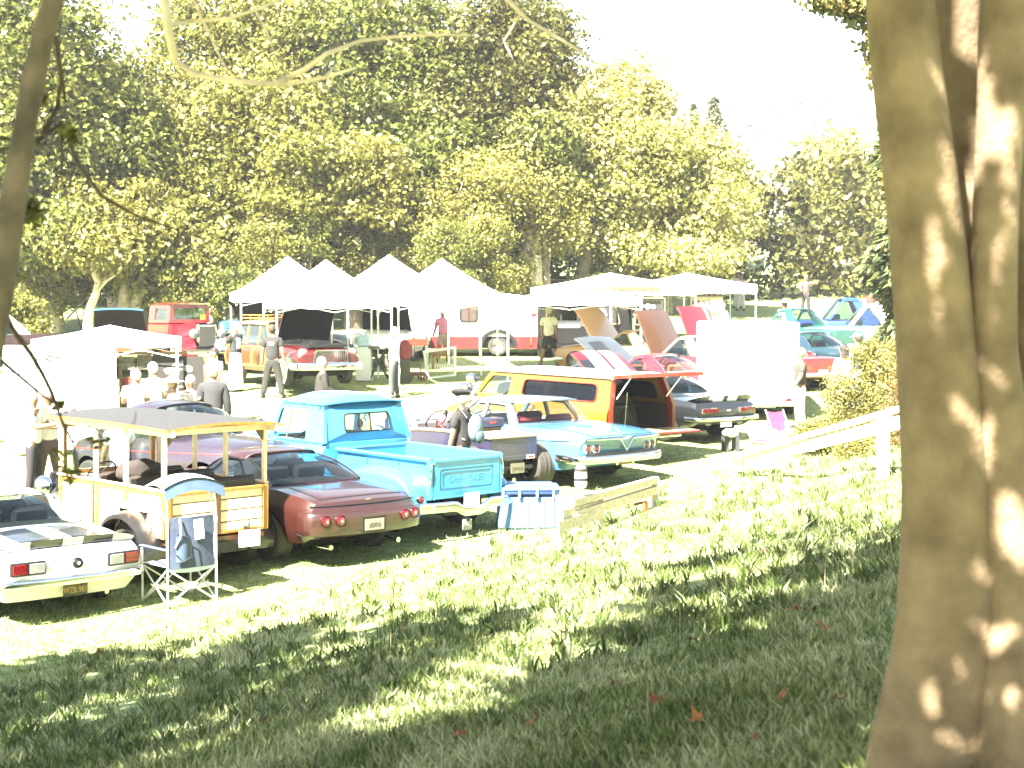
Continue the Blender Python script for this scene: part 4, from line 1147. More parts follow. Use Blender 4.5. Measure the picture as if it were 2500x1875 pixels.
# ---------------- light blue step-side pickup
def blue_pickup():
    pm = paint('sky_blue_paint', (.032, .19, .34)); pm2 = pm
    root = car_root('blue_pickup', 'bright blue stepside pickup truck with plain tailgate and small rear window', -.66, 23.35, 46, 'pickup truck')
    bx0, bx1 = .0, 2.05
    # bed
    b = MB()
    for sg in (1, -1):
        b.box(((bx0 + bx1) / 2 + .02, sg * .655, .86), (bx1 - bx0 - .04, .04, .54))
        b.tube([(bx0, sg * .70, 1.145), (bx1, sg * .70, 1.145)], .036, 10)
        b.box((.03, sg * .69, .86), (.07, .075, .56), bev=.01)
        for x in (.7, 1.4): b.box((x, sg * .70, .84), (.05, .05, .46), bev=.01)
    b.box((bx1 - .03, 0, .88), (.04, 1.3, .56)); b.tube([(bx1 - .03, -.70, 1.145), (bx1 - .03, .70, 1.145)], .03, 8)
    b.build('bed', pm, root)
    b = MB()
    for k in range(8): b.box((1.0, -.57 + k * .163, .64), (2.0, .15, .03))
    b.build('bed_floor', WOODD, root)
    # tailgate with pressed panel
    m = MB()
    m.ring(rpoly([(-.645, .60), (.645, .60), (.645, 1.10), (-.645, 1.10)], .01), rpoly([(-.54, .70), (.54, .70), (.54, 1.01), (-.54, 1.01)], .05), lambda a, z, t: Vector((-.012 + t, a, z)), 0, .05)
    m.prism(rpoly([(-.54, .70), (.54, .70), (.54, 1.01), (-.54, 1.01)], .05), lambda a, z, t: Vector((.004 + t, a, z)), 0, .03)
    m.ring(rpoly([(-.50, .73), (.50, .73), (.50, .98), (-.50, .98)], .04), rpoly([(-.48, .75), (.48, .75), (.48, .96), (-.48, .96)], .03), lambda a, z, t: Vector((-.006 + t, a, z)), 0, .02)
    m.tube([(-.0, -.645, 1.125), (-.0, .645, 1.125)], .032, 10)
    m.tube([(-.0, -.645, .60), (-.0, .645, .60)], .02, 8)
    tg = m.build('tailgate', pm, root, 40)
    text_part('CHEVROLET', .15, pm, tg, (.002, 0, .855), (math.pi / 2, 0, -math.pi / 2), 'embossed_lettering', .0015, sx=.88)
    for sg in (1, -1):
        m = MB(); pts = [(-.01 - .0, sg * .70, 1.10), (-.025, sg * .715, 1.0), (-.02, sg * .72, .88), (.0, sg * .71, .80)]
        m.tube(pts, .012, 6); m.tube([(-.01, sg * .70, 1.10), (-.01, sg * .66, 1.10)], .014, 6); m.build('tailgate_chain', CHROME, root)
        # rear fenders: rounded pontoon
        m = MB()
        def fn(a, c, sg=sg):
            q = math.pi * a                               # arch angle
            x = .90 - math.cos(q) * .80; zt_ = .38 + .66 * max(0, math.sin(q)) ** .58
            k = math.sin(c * math.pi / 2); y = .68 + .31 * k; z = zt_ - (.16 * (1 - math.cos(c * math.pi / 2))) * max(.2, math.sin(q))
            return Vector((x, sg * y, z))
        m.grid(fn, 22, 9)
        def face(a, c, sg=sg):
            p = fn(a, 1); q = math.pi * a
            xi = .98 - math.cos(q) * .44; zi = .38 + .42 * max(0, math.sin(q)) - .04
            return Vector((p.x + (xi - p.x) * c, p.y + sg * .012 * math.sin(math.pi * c), p.z + (zi - p.z) * c))
        m.grid(face, 22, 4)
        m.build('rear_fender', pm, root, 60)
        wheel(root, .98, sg * .84, .36, .22, CHROME, 'smooth')
        roundlamp(root, (.04, sg * .86, .60), .065, lens=REDLENS); b = MB(); b.box((.12, sg * .84, .55), (.14, .05, .07), bev=.015); b.build('lamp_bracket', pm, root)
        m = MB(); m.box((1.90, sg * .82, .46), (.40, .30, .03), bev=.01); m.build('side_step', pm, root)
    # bumper with dip for the plate
    m = MB(); pts = []; 
    for y in np.linspace(-.95, .95, 25):
        z = .49 - .085 * math.exp(-(y / .28) ** 6); pts.append((-.14 + .10 * abs(y / .95) ** 3, y, z))
    m.sweep(pts, .025, .075, 12); m.build('rear_bumper', CHROME, root, 50)
    plate(root, (-.13, .02, .56), M('pale_plate', (.40, .47, .50), .5), w_=.31, h_=.20)
    b = MB(); b.box((-.02, 0, .18), (.03, .17, .15), bev=.005); b.build('hitch_plate', M('grey_plate', (.25, .25, .24), .6), root)
    b = MB(); b.box((.2, 0, .26), (.5, .06, .05)); b.box((2.4, 0, .40), (4.6, .7, .16)); b.build('chassis', BLACK, root)
    # cab lower body, hood
    B = Body([(2.10, .90, 1.20, 1.22, .50), (2.25, .93, 1.22, 1.24, .48), (3.2, .945, 1.22, 1.25, .48), (3.6, .93, 1.17, 1.27, .48), (4.4, .95, 1.08, 1.22, .44), (4.85, .93, 1.0, 1.16, .44), (5.0, .88, .93, 1.08, .48)],
             [(0, .92), (.3, .99), (.6, 1.0), (.85, .97), (1, .90)], (4.32,), .42, .36, rear=((0, .0), (.5, 0), (1.2, .02)), front=((0, .05), (1, 0)), kr=.05, kf=.14, endlen=.3)
    B.shell(root, pm, hole=(2.3, 3.45), nx=30)
    for sg in (1, -1):
        wheel(root, 4.32, sg * .80, .36, .2, CHROME, 'smooth')
        B.sidepatch(root, 'door', pm, 2.55, 3.45, .56, 1.2, sg)
        b = MB(); b.tube([(2.66, sg * .955, 1.10), (2.84, sg * .955, 1.10)], .014, 6); b.build('door_handle', CHROME, root)
        m = MB(); m.tube([(3.35, sg * .93, 1.24), (3.42, sg * 1.06, 1.32), (3.42, sg * 1.06, 1.42)], .009, 6); m.lathe([(.07, -.012), (.075, .0), (.001, .012)], (3.42, sg * 1.06, 1.45), 'X', 14); m.build('door_mirror', CHROME, root)
    zb, zr, hb, hr = 1.22, 1.78, .87, .775
    yat = lambda z: hb + (hr - hb) * (max(0, (z - zb) / (zr - zb)) ** 1.25)
    bow = lambda y: -.02 + .07 * (abs(y) / .86) ** 4
    xat = lambda y, z: 2.12 + bow(y) + .13 * (z - zb) / .56
    # rear wall with window
    m = MB()
    o4 = [(-1.0, 1.21), (1.0, 1.21), (1.0, 1.79), (-1.0, 1.79)]
    wn = [(-.46, 1.37), (.46, 1.37), (.44, 1.64), (-.44, 1.64)]
    def rw(a, z, t):
        y = a if abs(a) < .9 else math.copysign(yat(z), a)
        return Vector((xat(y, z) + t, y, z))
    # resample the outline finely for the curved wall
    m.ring(rpoly(o4, .12, 8), rpoly(wn, .07, 8), rw, 0, .04)
    m.build('cab_back', pm, root, 50)
    m = MB(); m.prism(rpoly(wn, .07, 8), rw, .015, .02); wg = m.build('rear_window', GLASSC, root)
    m = MB(); R1 = [rw(a, z, -.004) for a, z in rpoly(wn, .07, 8)]; m.tube(R1 + [R1[0]], .014, 6, cap=False); m.build('window_seal', BLACK, wg)
    m = MB(); 
    for y in (-.07, .14): m.tube([rw(y, 1.37, .012), rw(y, 1.64, .012)], .012, 5)
    m.build('window_bar', BLACK, wg)
    for sg in (1, -1):
        sd = lambda x, z, t, sg=sg: Vector((x, sg * (yat(z) - t), z))
        m = MB()
        m.ring(rpoly([(2.13, 1.22), (3.46, 1.22), (3.30, 1.77), (2.26, 1.77)], [.01, .01, .1, .12], 6), rpoly([(2.58, 1.25), (3.36, 1.25), (3.24, 1.69), (2.60, 1.69)], .05, 6), sd, 0, .05)
        m.build('cab_side', pm, root, 45)
        m = MB(); m.tube([sd(3.05, 1.25, .02), sd(3.02, 1.69, .02)], .012, 6); m.build('vent_bar', CHROME, root)
        m = MB(); m.prism(rpoly([(3.06, 1.25), (3.36, 1.25), (3.24, 1.69), (3.03, 1.69)], .03, 4), sd, .02, .024); m.build('vent_window', GLASSC, root)
    m = MB()
    def rf(a, c):
        y = -hr * 1.02 + 2.04 * hr * c; q = abs(y) / (hr * 1.02)
        x = 2.22 + 1.16 * a
        ex = (1 - abs(2 * a - 1) ** 5)
        return Vector((x + (.03 * q * q if a < .5 else -.12 * q * q), y, 1.765 + .15 * (1 - q ** 2.6) * (.25 + .75 * ex) + .02))
    m.grid(rf, 14, 14)
    rim = [rf(i / 14, 0) for i in range(15)] + [rf(1, j / 14) for j in range(1, 15)] + [rf(1 - i / 14, 1) for i in range(1, 15)] + [rf(0, 1 - j / 14) for j in range(1, 15)]
    m.tube(rim, .015, 6, cap=False)
    m.grid(lambda a, c: rf(a, c) - Vector((0, 0, .05)), 14, 14)
    m.build('cab_roof', pm, root, 50)
    m = MB()
    def ws(a, c):
        s_ = -1 + 2 * a; p0 = Vector((3.62 - .22 * s_ ** 4, .84 * s_, 1.23)); p1 = Vector((3.38 - .14 * s_ ** 4, .68 * s_, 1.77)); return p0.lerp(p1, c)
    m.grid(ws, 16, 4); m.build('windshield', GLASSC, root)
    b = MB(); b.box((2.42, 0, 1.05), (.16, 1.5, .55), Matrix.Rotation(R_(-10), 3, 'Y'), bev=.05); b.build('seat_back', M('black_vinyl', (.02, .02, .02), .5), root)
    b = MB(); b.box((3.35, 0, 1.16), (.3, 1.55, .2), bev=.05); b.build('dashboard', DARK, root)
    steer(root, 3.08, .38, 1.26, BLACK, .2, 50)
    b = MB(); b.lathe([(.001, 0), (.05, .03), (.06, .09), (.03, .15), (.001, .16)], (0, 0, 0), 'Z', 12); b.build('headrest_ball', BLACK, root, loc=(2.6, -.22, 1.36))
blue_pickup()

# ---------------- purple roadster with fat rear tyres
def roadster():
    pm = paint('purple_paint', (.016, .013, .034))
    root = car_root('purple_roadster', 'open purple hot rod roadster with red steering wheel and fat rear tyres', .02, 27.0, 43, 'hot rod')
    b = MB()
    # short pickup bed at the rear
    for sg in (1, -1): b.box((.42, sg * .50, .74), (.84, .03, .36))
    b.box((0.0, 0, .74), (.03, 1.02, .36)); b.box((.83, 0, .74), (.03, 1.0, .36)); b.box((.42, 0, .60), (.82, .98, .03))
    b.build('bed', pm, root)
    m = MB(); m.ring(rpoly([(-.36, .62), (.36, .62), (.36, .88), (-.36, .88)], .02), rpoly([(-.345, .635), (.345, .635), (.345, .865), (-.345, .865)], .015), lambda a, z, t: Vector((-.018 + t, a, z)), 0, .006); m.build('tailgate_bead', paint('purple_light', (.04, .035, .075)), root)
    cov = M('cream_cover', (.20, .15, .10), .8)
    b = MB(); b.box((.42, 0, .945), (.92, 1.12, .04), bev=.012); b.build('bed_cover', cov, root)
    b = MB(); b.box((-.03, -.36, .60), (.01, .17, .07), bev=.01); lb = b.build('badge', WHITE, root)
    b = MB(); b.box((-.036, -.36, .60), (.006, .12, .035), bev=.003); b.build('badge_letters', M('badge_red', (.5, .03, .03), .5), lb)
    # body tub
    B = Body([(.86, .52, .92, .92, .52), (1.0, .56, .98, .98, .50), (1.6, .58, .97, .97, .48), (2.1, .55, .93, .95, .48), (2.2, .52, .92, .95, .5)], [(0, .9), (.4, 1), (1, .97)], (), .3, .3, kr=.1, endlen=.3)
    B.shell(root, pm, hole=(1.0, 2.08), nx=20)
    m = MB(); 
    for sg in (1, -1): m.tube([(x, sg * B.side(x, B.zb(x)), B.zb(x) + .01) for x in np.linspace(.95, 2.15, 12)], .03, 8)
    m.tube([(.95, y, .99) for y in np.linspace(-.55, .55, 7)], .05, 8); m.build('cockpit_trim', cov, root)
    b = MB(); b.box((1.12, 0, 1.02), (.18, .98, .34), Matrix.Rotation(R_(-12), 3, 'Y'), bev=.06); b.build('seat_back', pm, root)
    b = MB(); b.box((.98, -.28, 1.10), (.30, .55, .16), bev=.02); sb = b.build('storage_box', pm, root)
    b = MB(); b.box((.825, -.28, 1.11), (.008, .14, .03), bev=.003); b.build('box_handle', M('badge_red', (0, 0, 0)), sb)
    steer(root, 1.72, .22, 1.12, M('red_rim', (.09, .010, .008), .4), .205, 38)
    b = MB(); b.box((2.05, 0, 1.0), (.12, .9, .14), bev=.03); b.build('dashboard', STEEL, root)
    # engine, grille, frame
    b = MB(); b.box((2.6, 0, .68), (.6, .44, .44), bev=.05); b.lathe([(.15, 0), (.17, .05), (.17, .1), (.001, .12)], (2.6, 0, .98), 'Z', 16)
    for sg in (1, -1): b.box((2.6, sg * .22, .86), (.55, .1, .1), Matrix.Rotation(R_(sg * 35), 3, 'X'), bev=.03)
    b.build('engine', STEEL, root)
    b = MB(); b.box((3.1, 0, .75), (.12, .5, .62), bev=.05); b.build('radiator_shell', pm, root)
    b = MB()
    for sg in (1, -1): b.tube([(-.05, sg * .33, .42), (.9, sg * .33, .44), (3.35, sg * .3, .42)], .035, 8)
    b.tube([(-.05, -.36, .44), (-.05, .36, .44)], .03, 8); b.tube([(.35, -.8, .40), (.35, .8, .40)], .05, 10); b.tube([(3.3, -.65, .36), (3.3, .65, .36)], .03, 8)
    b.ell((.35, 0, .40), (.18, .16, .17)); b.box((.45, 0, .52), (.7, .6, .12)); b.build('frame', BLACK, root)
    plate(root, (-.14, .04, .44), M('cream_plate', (.12, .11, .07), .5), '71YOCB', M('plate_text', (0, 0, 0)), .31, .17, .085, sx=.75)
    b = MB(); b.tube([(-.12, .1, .24), (.3, .1, .24)], .045, 10); b.build('exhaust_pipe', CHROME, root)
    for sg in (1, -1):
        wheel(root, .35, sg * .76, .40, .40, ALLOY, 'alloy', rimr=.55)
        wheel(root, 3.3, sg * .68, .33, .15, ALLOY, 'wire', rimr=.68)
        m = MB(); m.lathe([(.02, -.1), (.085, -.03), (.1, .04), (.001, .06)], (0, 0, 0), 'X', 14); m.build('headlight', CHROME, root, loc=(3.05, sg * .4, .85))
roadster()

# ---------------- pale blue finned sedan
def finned_sedan():
    pm = paint('pale_blue_paint', (.045, .125, .20)); wm = paint('pale_roof_paint', (.15, .20, .24))
    root = car_root('pale_blue_sedan', 'pale blue early sixties finned sedan with six round lamps and chrome bumper', 1.88, 27.70, 43.5)
    L, W = 5.3, 1.0
    B = Body([(0, .955, .86, .875, .36), (.25, .985, .90, .925, .32), (.9, 1.0, .95, .98, .27), (1.6, 1.0, .96, .99, .25), (2.8, .98, .92, .95, .25), (4.2, .99, .90, .96, .27), (5.0, .97, .86, .92, .32), (L, .92, .78, .84, .38)],
             [(0, .90), (.2, .96), (.45, .99), (.62, 1.0), (.78, .985), (.88, .95), (1, .93)], (1.28, 4.3), .40, .35,
             rear=((0, .26), (.36, .20), (.5, .05), (.70, .02), (.88, -.07), (1, -.08)), front=((0, .1), (.5, 0), (.9, .05)), kr=.10, pw=3.4)
    B.shell(root, pm, hole=(1.75, 3.25))
    P = dict(rb=1.42, rt=1.98, ft=3.05, fb=3.75, zbr=.985, zbf=.95, zr=1.335, hb=.86, hr=.70, crown=.035, cr=.30, crt=.10, cf=.35, wb=.98)
    P['pillars'] = [[(1.78, .97), (1.90, .97), (2.18, 1.33), (2.08, 1.335)], [(2.62, .95), (2.68, .95), (2.66, 1.33), (2.60, 1.33)], [(3.34, .95), (3.43, .95), (3.00, 1.33), (2.92, 1.33)]]
    P['panes'] = [[(1.92, .97), (2.61, .955), (2.59, 1.32), (2.2, 1.32)], [(2.69, .955), (3.33, .95), (2.91, 1.32), (2.67, 1.32)]]
    greenhouse(root, P, wm, wm, trim=CHROME, glass=GLASSC)
    m = MB()                                                            # overhanging flat roof lip
    m.grid(lambda a, c: Vector((1.72 + .5 * a + .10 * (2 * c - 1) ** 2, (-.715 + 1.43 * c), 1.352 + .035 * (1 - (2 * c - 1) ** 2) + .02 * a)), 4, 12)
    m.grid(lambda a, c: Vector((1.72 + .5 * a + .10 * (2 * c - 1) ** 2, (-.715 + 1.43 * c), 1.325 + .035 * (1 - (2 * c - 1) ** 2) + .02 * a)), 4, 12)
    m.grid(lambda a, c: Vector((1.72 + .10 * (2 * a - 1) ** 2, (-.715 + 1.43 * a), 1.352 - .027 * c + .035 * (1 - (2 * a - 1) ** 2))), 12, 1)
    for sg in (0, 1): m.grid(lambda a, c, sg=sg: Vector((1.82 + .4 * a, -.715 + 1.43 * sg, 1.352 - .027 * c + .02 * a)), 3, 1)
    m.build('roof_lip', wm, root, 40)
    B.patch(root, 'trunk_lid', pm, .04, 1.35, .74)
    B.sideline(root, 'side_trim', CHROME, lambda x: .80 - .10 * max(0, (x - .3)) / 2.2 + .12 * smooth(2.2, 4.6, x), .1, 4.9, .012)
    underbody(root, 0, L, .68, .2, .86); wheels(root, B, .35, .2, 'smooth', CHROME, white=True)
    b = MB()
    red = M('red_vinyl', (.12, .012, .010), .5)
    seats(root, [2.0, 2.75], .8, 1.0, red); steer(root, 3.15, .4, 1.02, BLACK)
    # deck-edge chrome with central vee
    m = MB()
    pts = []
    for y in np.linspace(-.90, .90, 31):
        p = B.pos(0, y, .84); d = .20 * max(0, 1 - abs(y) / .17)
        pts.append((p.x - .02, y, .835 - d + .01 * abs(y)))
    m.tube(pts, .016, 6); m.build('deck_trim', CHROME, root)
    roundlamp(root, (B.pos(0, 0, .68).x - .02, 0, .69), .03, lens=CHROME, name='emblem')
    for y in (.80, .63, -.63, -.80):
        roundlamp(root, (B.pos(0, y, .68).x - .012, y, .685), .07, lens=REDLENS)
        r = MB(); p = B.pos(0, y, .68); r.lathe([(.074, .0), (.088, -.012), (.09, .01)], (p.x - .01, y, .685), 'X', 20); r.build('lamp_ring', WHITE, root)
    B.bar(root, 'rear_bumper', CHROME, 0, .50, .05, .075, wrap=.55, extra=.10)
    B.bar(root, 'bumper_recess', BLACK, 0, .585, .035, .03, wrap=.05, extra=.075, yscale=.80)
    B.bar(root, 'front_bumper', CHROME, L, .48, .05, .075, end='front', wrap=.4)
    plate(root, (B.pos(0, 0, .45).x - .155, .02, .475), M('gold_plate', (.16, .085, .006), .45), w_=.31, h_=.17)
    m = MB()
    for sg in (1, -1): m.box((B.pos(0, 0, .45).x - .15, .02 + sg * .20, .475), (.05, .05, .19), bev=.012)
    m.build('bumper_guard', CHROME, root)
    for sg in (1, -1):
        B.sidepatch(root, 'rear_door', pm, 1.95, 2.66, .33, .93, sg); B.sidepatch(root, 'front_door', pm, 2.68, 3.55, .33, .93, sg)
        m = MB(); m.tube([(3.3, sg * .97, .96), (3.34, sg * 1.06, 1.02)], .01, 5); m.lathe([(.06, -.015), (.07, 0), (.001, .012)], (3.34, sg * 1.08, 1.07), 'X', 14); m.build('door_mirror', CHROME, root)
    m = MB(); m.tube([(.55, -.62, .95), (.5, -.62, 1.55)], .004, 5); m.build('aerial', CHROME, root)
finned_sedan()

# ---------------- orange and cream wagon, tailgates open
def orange_wagon():
    om = paint('orange_paint', (.17, .075, .006)); cm = paint('cream_paint', (.5, .42, .24)); rm = paint('red_orange_paint', (.13, .012, .004))
    root = car_root('orange_wagon', 'orange and cream high station wagon with liftgate raised and tailgate down', 2.45, 30.70, 44, 'station wagon')
    root.scale = (1, 1, .88)
    L, W, zb, zr = 4.7, 1.0, 1.16, 1.76
    B = Body([(.0, .98, zb, zb + .01, .48), (.2, .995, zb, zb + .01, .46), (2.5, 1.0, zb, zb + .01, .44), (3.55, .99, zb - .04, zb + .0, .44), (4.1, .97, zb - .20, zb - .15, .44), (4.55, .93, zb - .30, zb - .24, .46), (L, .88, zb - .38, zb - .32, .5)],
             [(0, .94), (.3, .99), (.6, 1.0), (.85, .985), (1, .95)], (1.15, 3.95), .40, .35, kr=.03, kf=.1, endlen=.3)
    # body without end wall: the back is open
    B.shell(root, om, hole=(.0, 3.5), nx=40, openrear=True)
    hb, hr = .93, .76
    yat = lambda z: hb + (hr - hb) * max(0, (z - zb) / (zr - zb)) ** 1.2
    for sg in (1, -1):
        sd = lambda x, z, t, sg=sg: Vector((x, sg * (yat(z) - t), z))
        m = MB()
        m.ring(rpoly([(.02, zb), (2.62, zb), (2.62, zr), (.14, zr)], [.01, .01, .01, .06], 6), rpoly([(.36, zb + .10), (2.36, zb + .10), (2.36, zr - .13), (.42, zr - .13)], .12, 6), sd, 0, .06)
        m.build('side_panel', om, root, 45)
        m = MB(); m.ring(rpoly([(2.62, zb), (3.72, zb), (3.36, zr), (2.62, zr)], [.01, .01, .06, .01], 6), rpoly([(2.72, zb + .08), (3.56, zb + .08), (3.28, zr - .09), (2.72, zr - .10)], .07, 6), sd, 0, .06)
        m.build('door_frame', om, root, 45)
        m = MB(); m.prism(rpoly([(.36, zb + .10), (2.36, zb + .10), (2.36, zr - .13), (.42, zr - .13)], .12, 6), sd, .03, .034); g_ = m.build('side_window', GLASSD if sg < 0 else glassm('smoked_glass', (.34, .30, .30)), root)
        m = MB(); q = [sd(x, z, -.006) for x, z in rpoly([(.36, zb + .10), (2.36, zb + .10), (2.36, zr - .13), (.42, zr - .13)], .12, 6)]; m.tube(q + [q[0]], .016, 6, cap=False); m.build('window_frame', rm, g_)
        m = MB(); m.prism(rpoly([(2.72, zb + .08), (3.56, zb + .08), (3.28, zr - .09), (2.72, zr - .10)], .07, 6), sd, .03, .034); m.build('door_window', GLASSC, root)
        B.sidepatch(root, 'door', om, 2.62, 3.6, .52, zb - .02, sg)
        m = MB(); s0 = [(.06, .70), (2.4, .72), (4.9, .76), (4.9, .92), (2.4, .95), (.06, .98)]
        m.grid(lambda a, c, sg=sg: Vector((.06 + 3.5 * a, sg * (B.side(.06 + 3.5 * a, .74 + .14 * c) + .006), .74 + .14 * c)), 24, 2); m.build('side_stripe', cm, root)
        wheel(root, 1.15, sg * .88, .36, .22, CHROME, 'alloy'); wheel(root, 4.0, sg * .88, .36, .22, CHROME, 'alloy')
        m = MB(); m.tube([(3.5, sg * .95, 1.2), (3.62, sg * 1.16, 1.30)], .012, 6); m.tube([(3.5, sg * .95, 1.42), (3.62, sg * 1.16, 1.42)], .012, 6)
        m.lathe([(.11, -.10), (.12, -.05), (.11, .07), (.001, .11)], (3.64, sg * 1.18, 1.38), 'X', 16); m.build('door_mirror', CHROME, root)
        # D pillars
        m = MB(); m.prism([(.0, zb - .62), (.12, zb - .62), (.14, zb), (.26, zr), (.10, zr), (.0, zb)], lambda x, z, t, sg=sg: Vector((x - .004, sg * ((yat(z) if z > zb else .95) - .02 - t), z)), 0, .09); m.build('rear_pillar', rm, root, 40)
    m = MB()
    def rf(a, c):
        y = -hr * 1.03 + 2.06 * hr * c; q = abs(y) / (hr * 1.03)
        return Vector((.10 + 3.30 * a - (.18 * q * q if a > .9 else 0), y, zr + .0 + .10 * (1 - q ** 3.0) * (1 - max(0, a - .85) * 4) + .015))
    m.grid(rf, 14, 14); m.grid(lambda a, c: rf(a, c) - Vector((0, 0, .05)), 14, 14, m=1)
    for c in (0, 1): m.tube([rf(i / 14, c) for i in range(15)], .024, 6, m=0)
    m.tube([rf(0, j / 14) - Vector((0, 0, .02)) for j in range(15)], .03, 6, m=0); m.build('roof', [paint('cream_roof_paint', (.60, .50, .36)), DARK], root, 45)
    m = MB(); m.grid(lambda a, c: Vector((3.78 - .10 * (2 * a - 1) ** 2, (-.86 + 1.72 * a), zb + .02)).lerp(Vector((3.38 - .12 * (2 * a - 1) ** 2, (-.70 + 1.4 * a), zr + .02)), c), 12, 4); m.build('windshield', GLASSC, root)
    # interior
    b = MB(); b.box((1.8, 0, .62), (3.5, 1.7, .06)); b.build('cargo_floor', M('charcoal_carpet', (.03, .026, .024), .9), root)
    for sg in (1, -1):
        b = MB(); b.box((1.6, sg * .84, .90), (3.0, .05, .52)); b.build('cargo_trim', M('brown_trim', (.018, .012, .010), .7), root)
    spk = M('grey_carpet', (.05, .05, .042), .95)
    b = MB(); b.prism(rpoly([(-.50, .66), (.52, .66), (.42, 1.28), (.18, 1.36), (-.08, 1.28), (-.40, 1.24)], .12, 5), lambda a, z, t: Vector((.55 + t + .10 * (z - .66), a, z)), 0, .35); sk_ = b.build('speaker_box', spk, root, 40)
    for y in (-.22, .24):
        b = MB(); b.lathe([(.20, -.02), (.21, .0), (.17, -.01), (.06, .03), (.001, .0)], (0, 0, 0), 'X', 22); b.build('speaker', BLACK, sk_, loc=(.57, y, .90))
    for x in (1.7, 2.6):
        for sg in (1, -1):
            b = MB(); b.box((x, sg * .42, 1.16), (.15, .6, .62), Matrix.Rotation(R_(-12), 3, 'Y'), bev=.06); b.build('seat_back', paint('orange_vinyl', (.16, .045, .008)), root)
    b = MB(); b.box((3.4, 0, 1.12), (.25, 1.7, .2), bev=.05); b.build('dashboard', om, root); steer(root, 3.1, .42, 1.26, DARK, .2, 55)
    # raised liftgate
    m = MB()
    og = [(0, -.78), (.86, -.86), (.86, .86), (0, .78)]; ig = [(.12, -.66), (.72, -.72), (.72, .72), (.12, .66)]
    ca, sa = math.cos(R_(7)), math.sin(R_(7))
    fg = lambda a, y, t: Vector((.10 - ca * a - sa * t, y, zr + .03 + sa * a - ca * t - .10 * max(0, a - .65)))
    m.ring(rpoly(og, .05, 6), rpoly(ig, .06, 6), fg, -.035, .035); lg = m.build('liftgate', rm, root, 40)
    m = MB(); m.prism(rpoly(ig, .06, 6), fg, -.004, .004); m.build('liftgate_window', GLASSD, lg)
    for sg in (1, -1):
        m = MB(); m.tube([(.04, sg * .70, zb + .18), fg(.42, sg * .72, .03)], .012, 6); m.build('gas_strut', WHITE, lg)
    # lowered tailgate
    m = MB(); m.box((-.36, 0, .64), (.70, 1.72, .06), bev=.02); tg = m.build('tailgate', rm, root)
    m = MB(); m.box((-.36, 0, .675), (.58, 1.50, .012)); m.build('tailgate_trim', cm, tg)
    b = MB(); b.sweep([(-.06, y, .50) for y in np.linspace(-1.0, 1.0, 9)], .04, .06, 12); b.build('rear_bumper', CHROME, root)
    b = MB(); b.sweep([(L + .1 - .06 * abs(y) ** 3, y, .55) for y in np.linspace(-1.0, 1.0, 9)], .04, .06, 12); b.build('front_bumper', CHROME, root)
    b = MB(); b.box((2.6, 0, .44), (4.9, 1.2, .2)); b.build('underbody', BLACK, root)
    # roof mounted search lamps on the cab front
    for sg in (1,):
        m = MB(); m.tube([(3.55, sg * .88, 1.22), (3.66, sg * .98, 1.56)], .012, 6); m.lathe([(.09, -.10), (.10, 0), (.10, .1), (.001, .12)], (3.66, sg * .98, 1.58), 'X', 16); m.build('spot_lamp', CHROME, root)
orange_wagon()

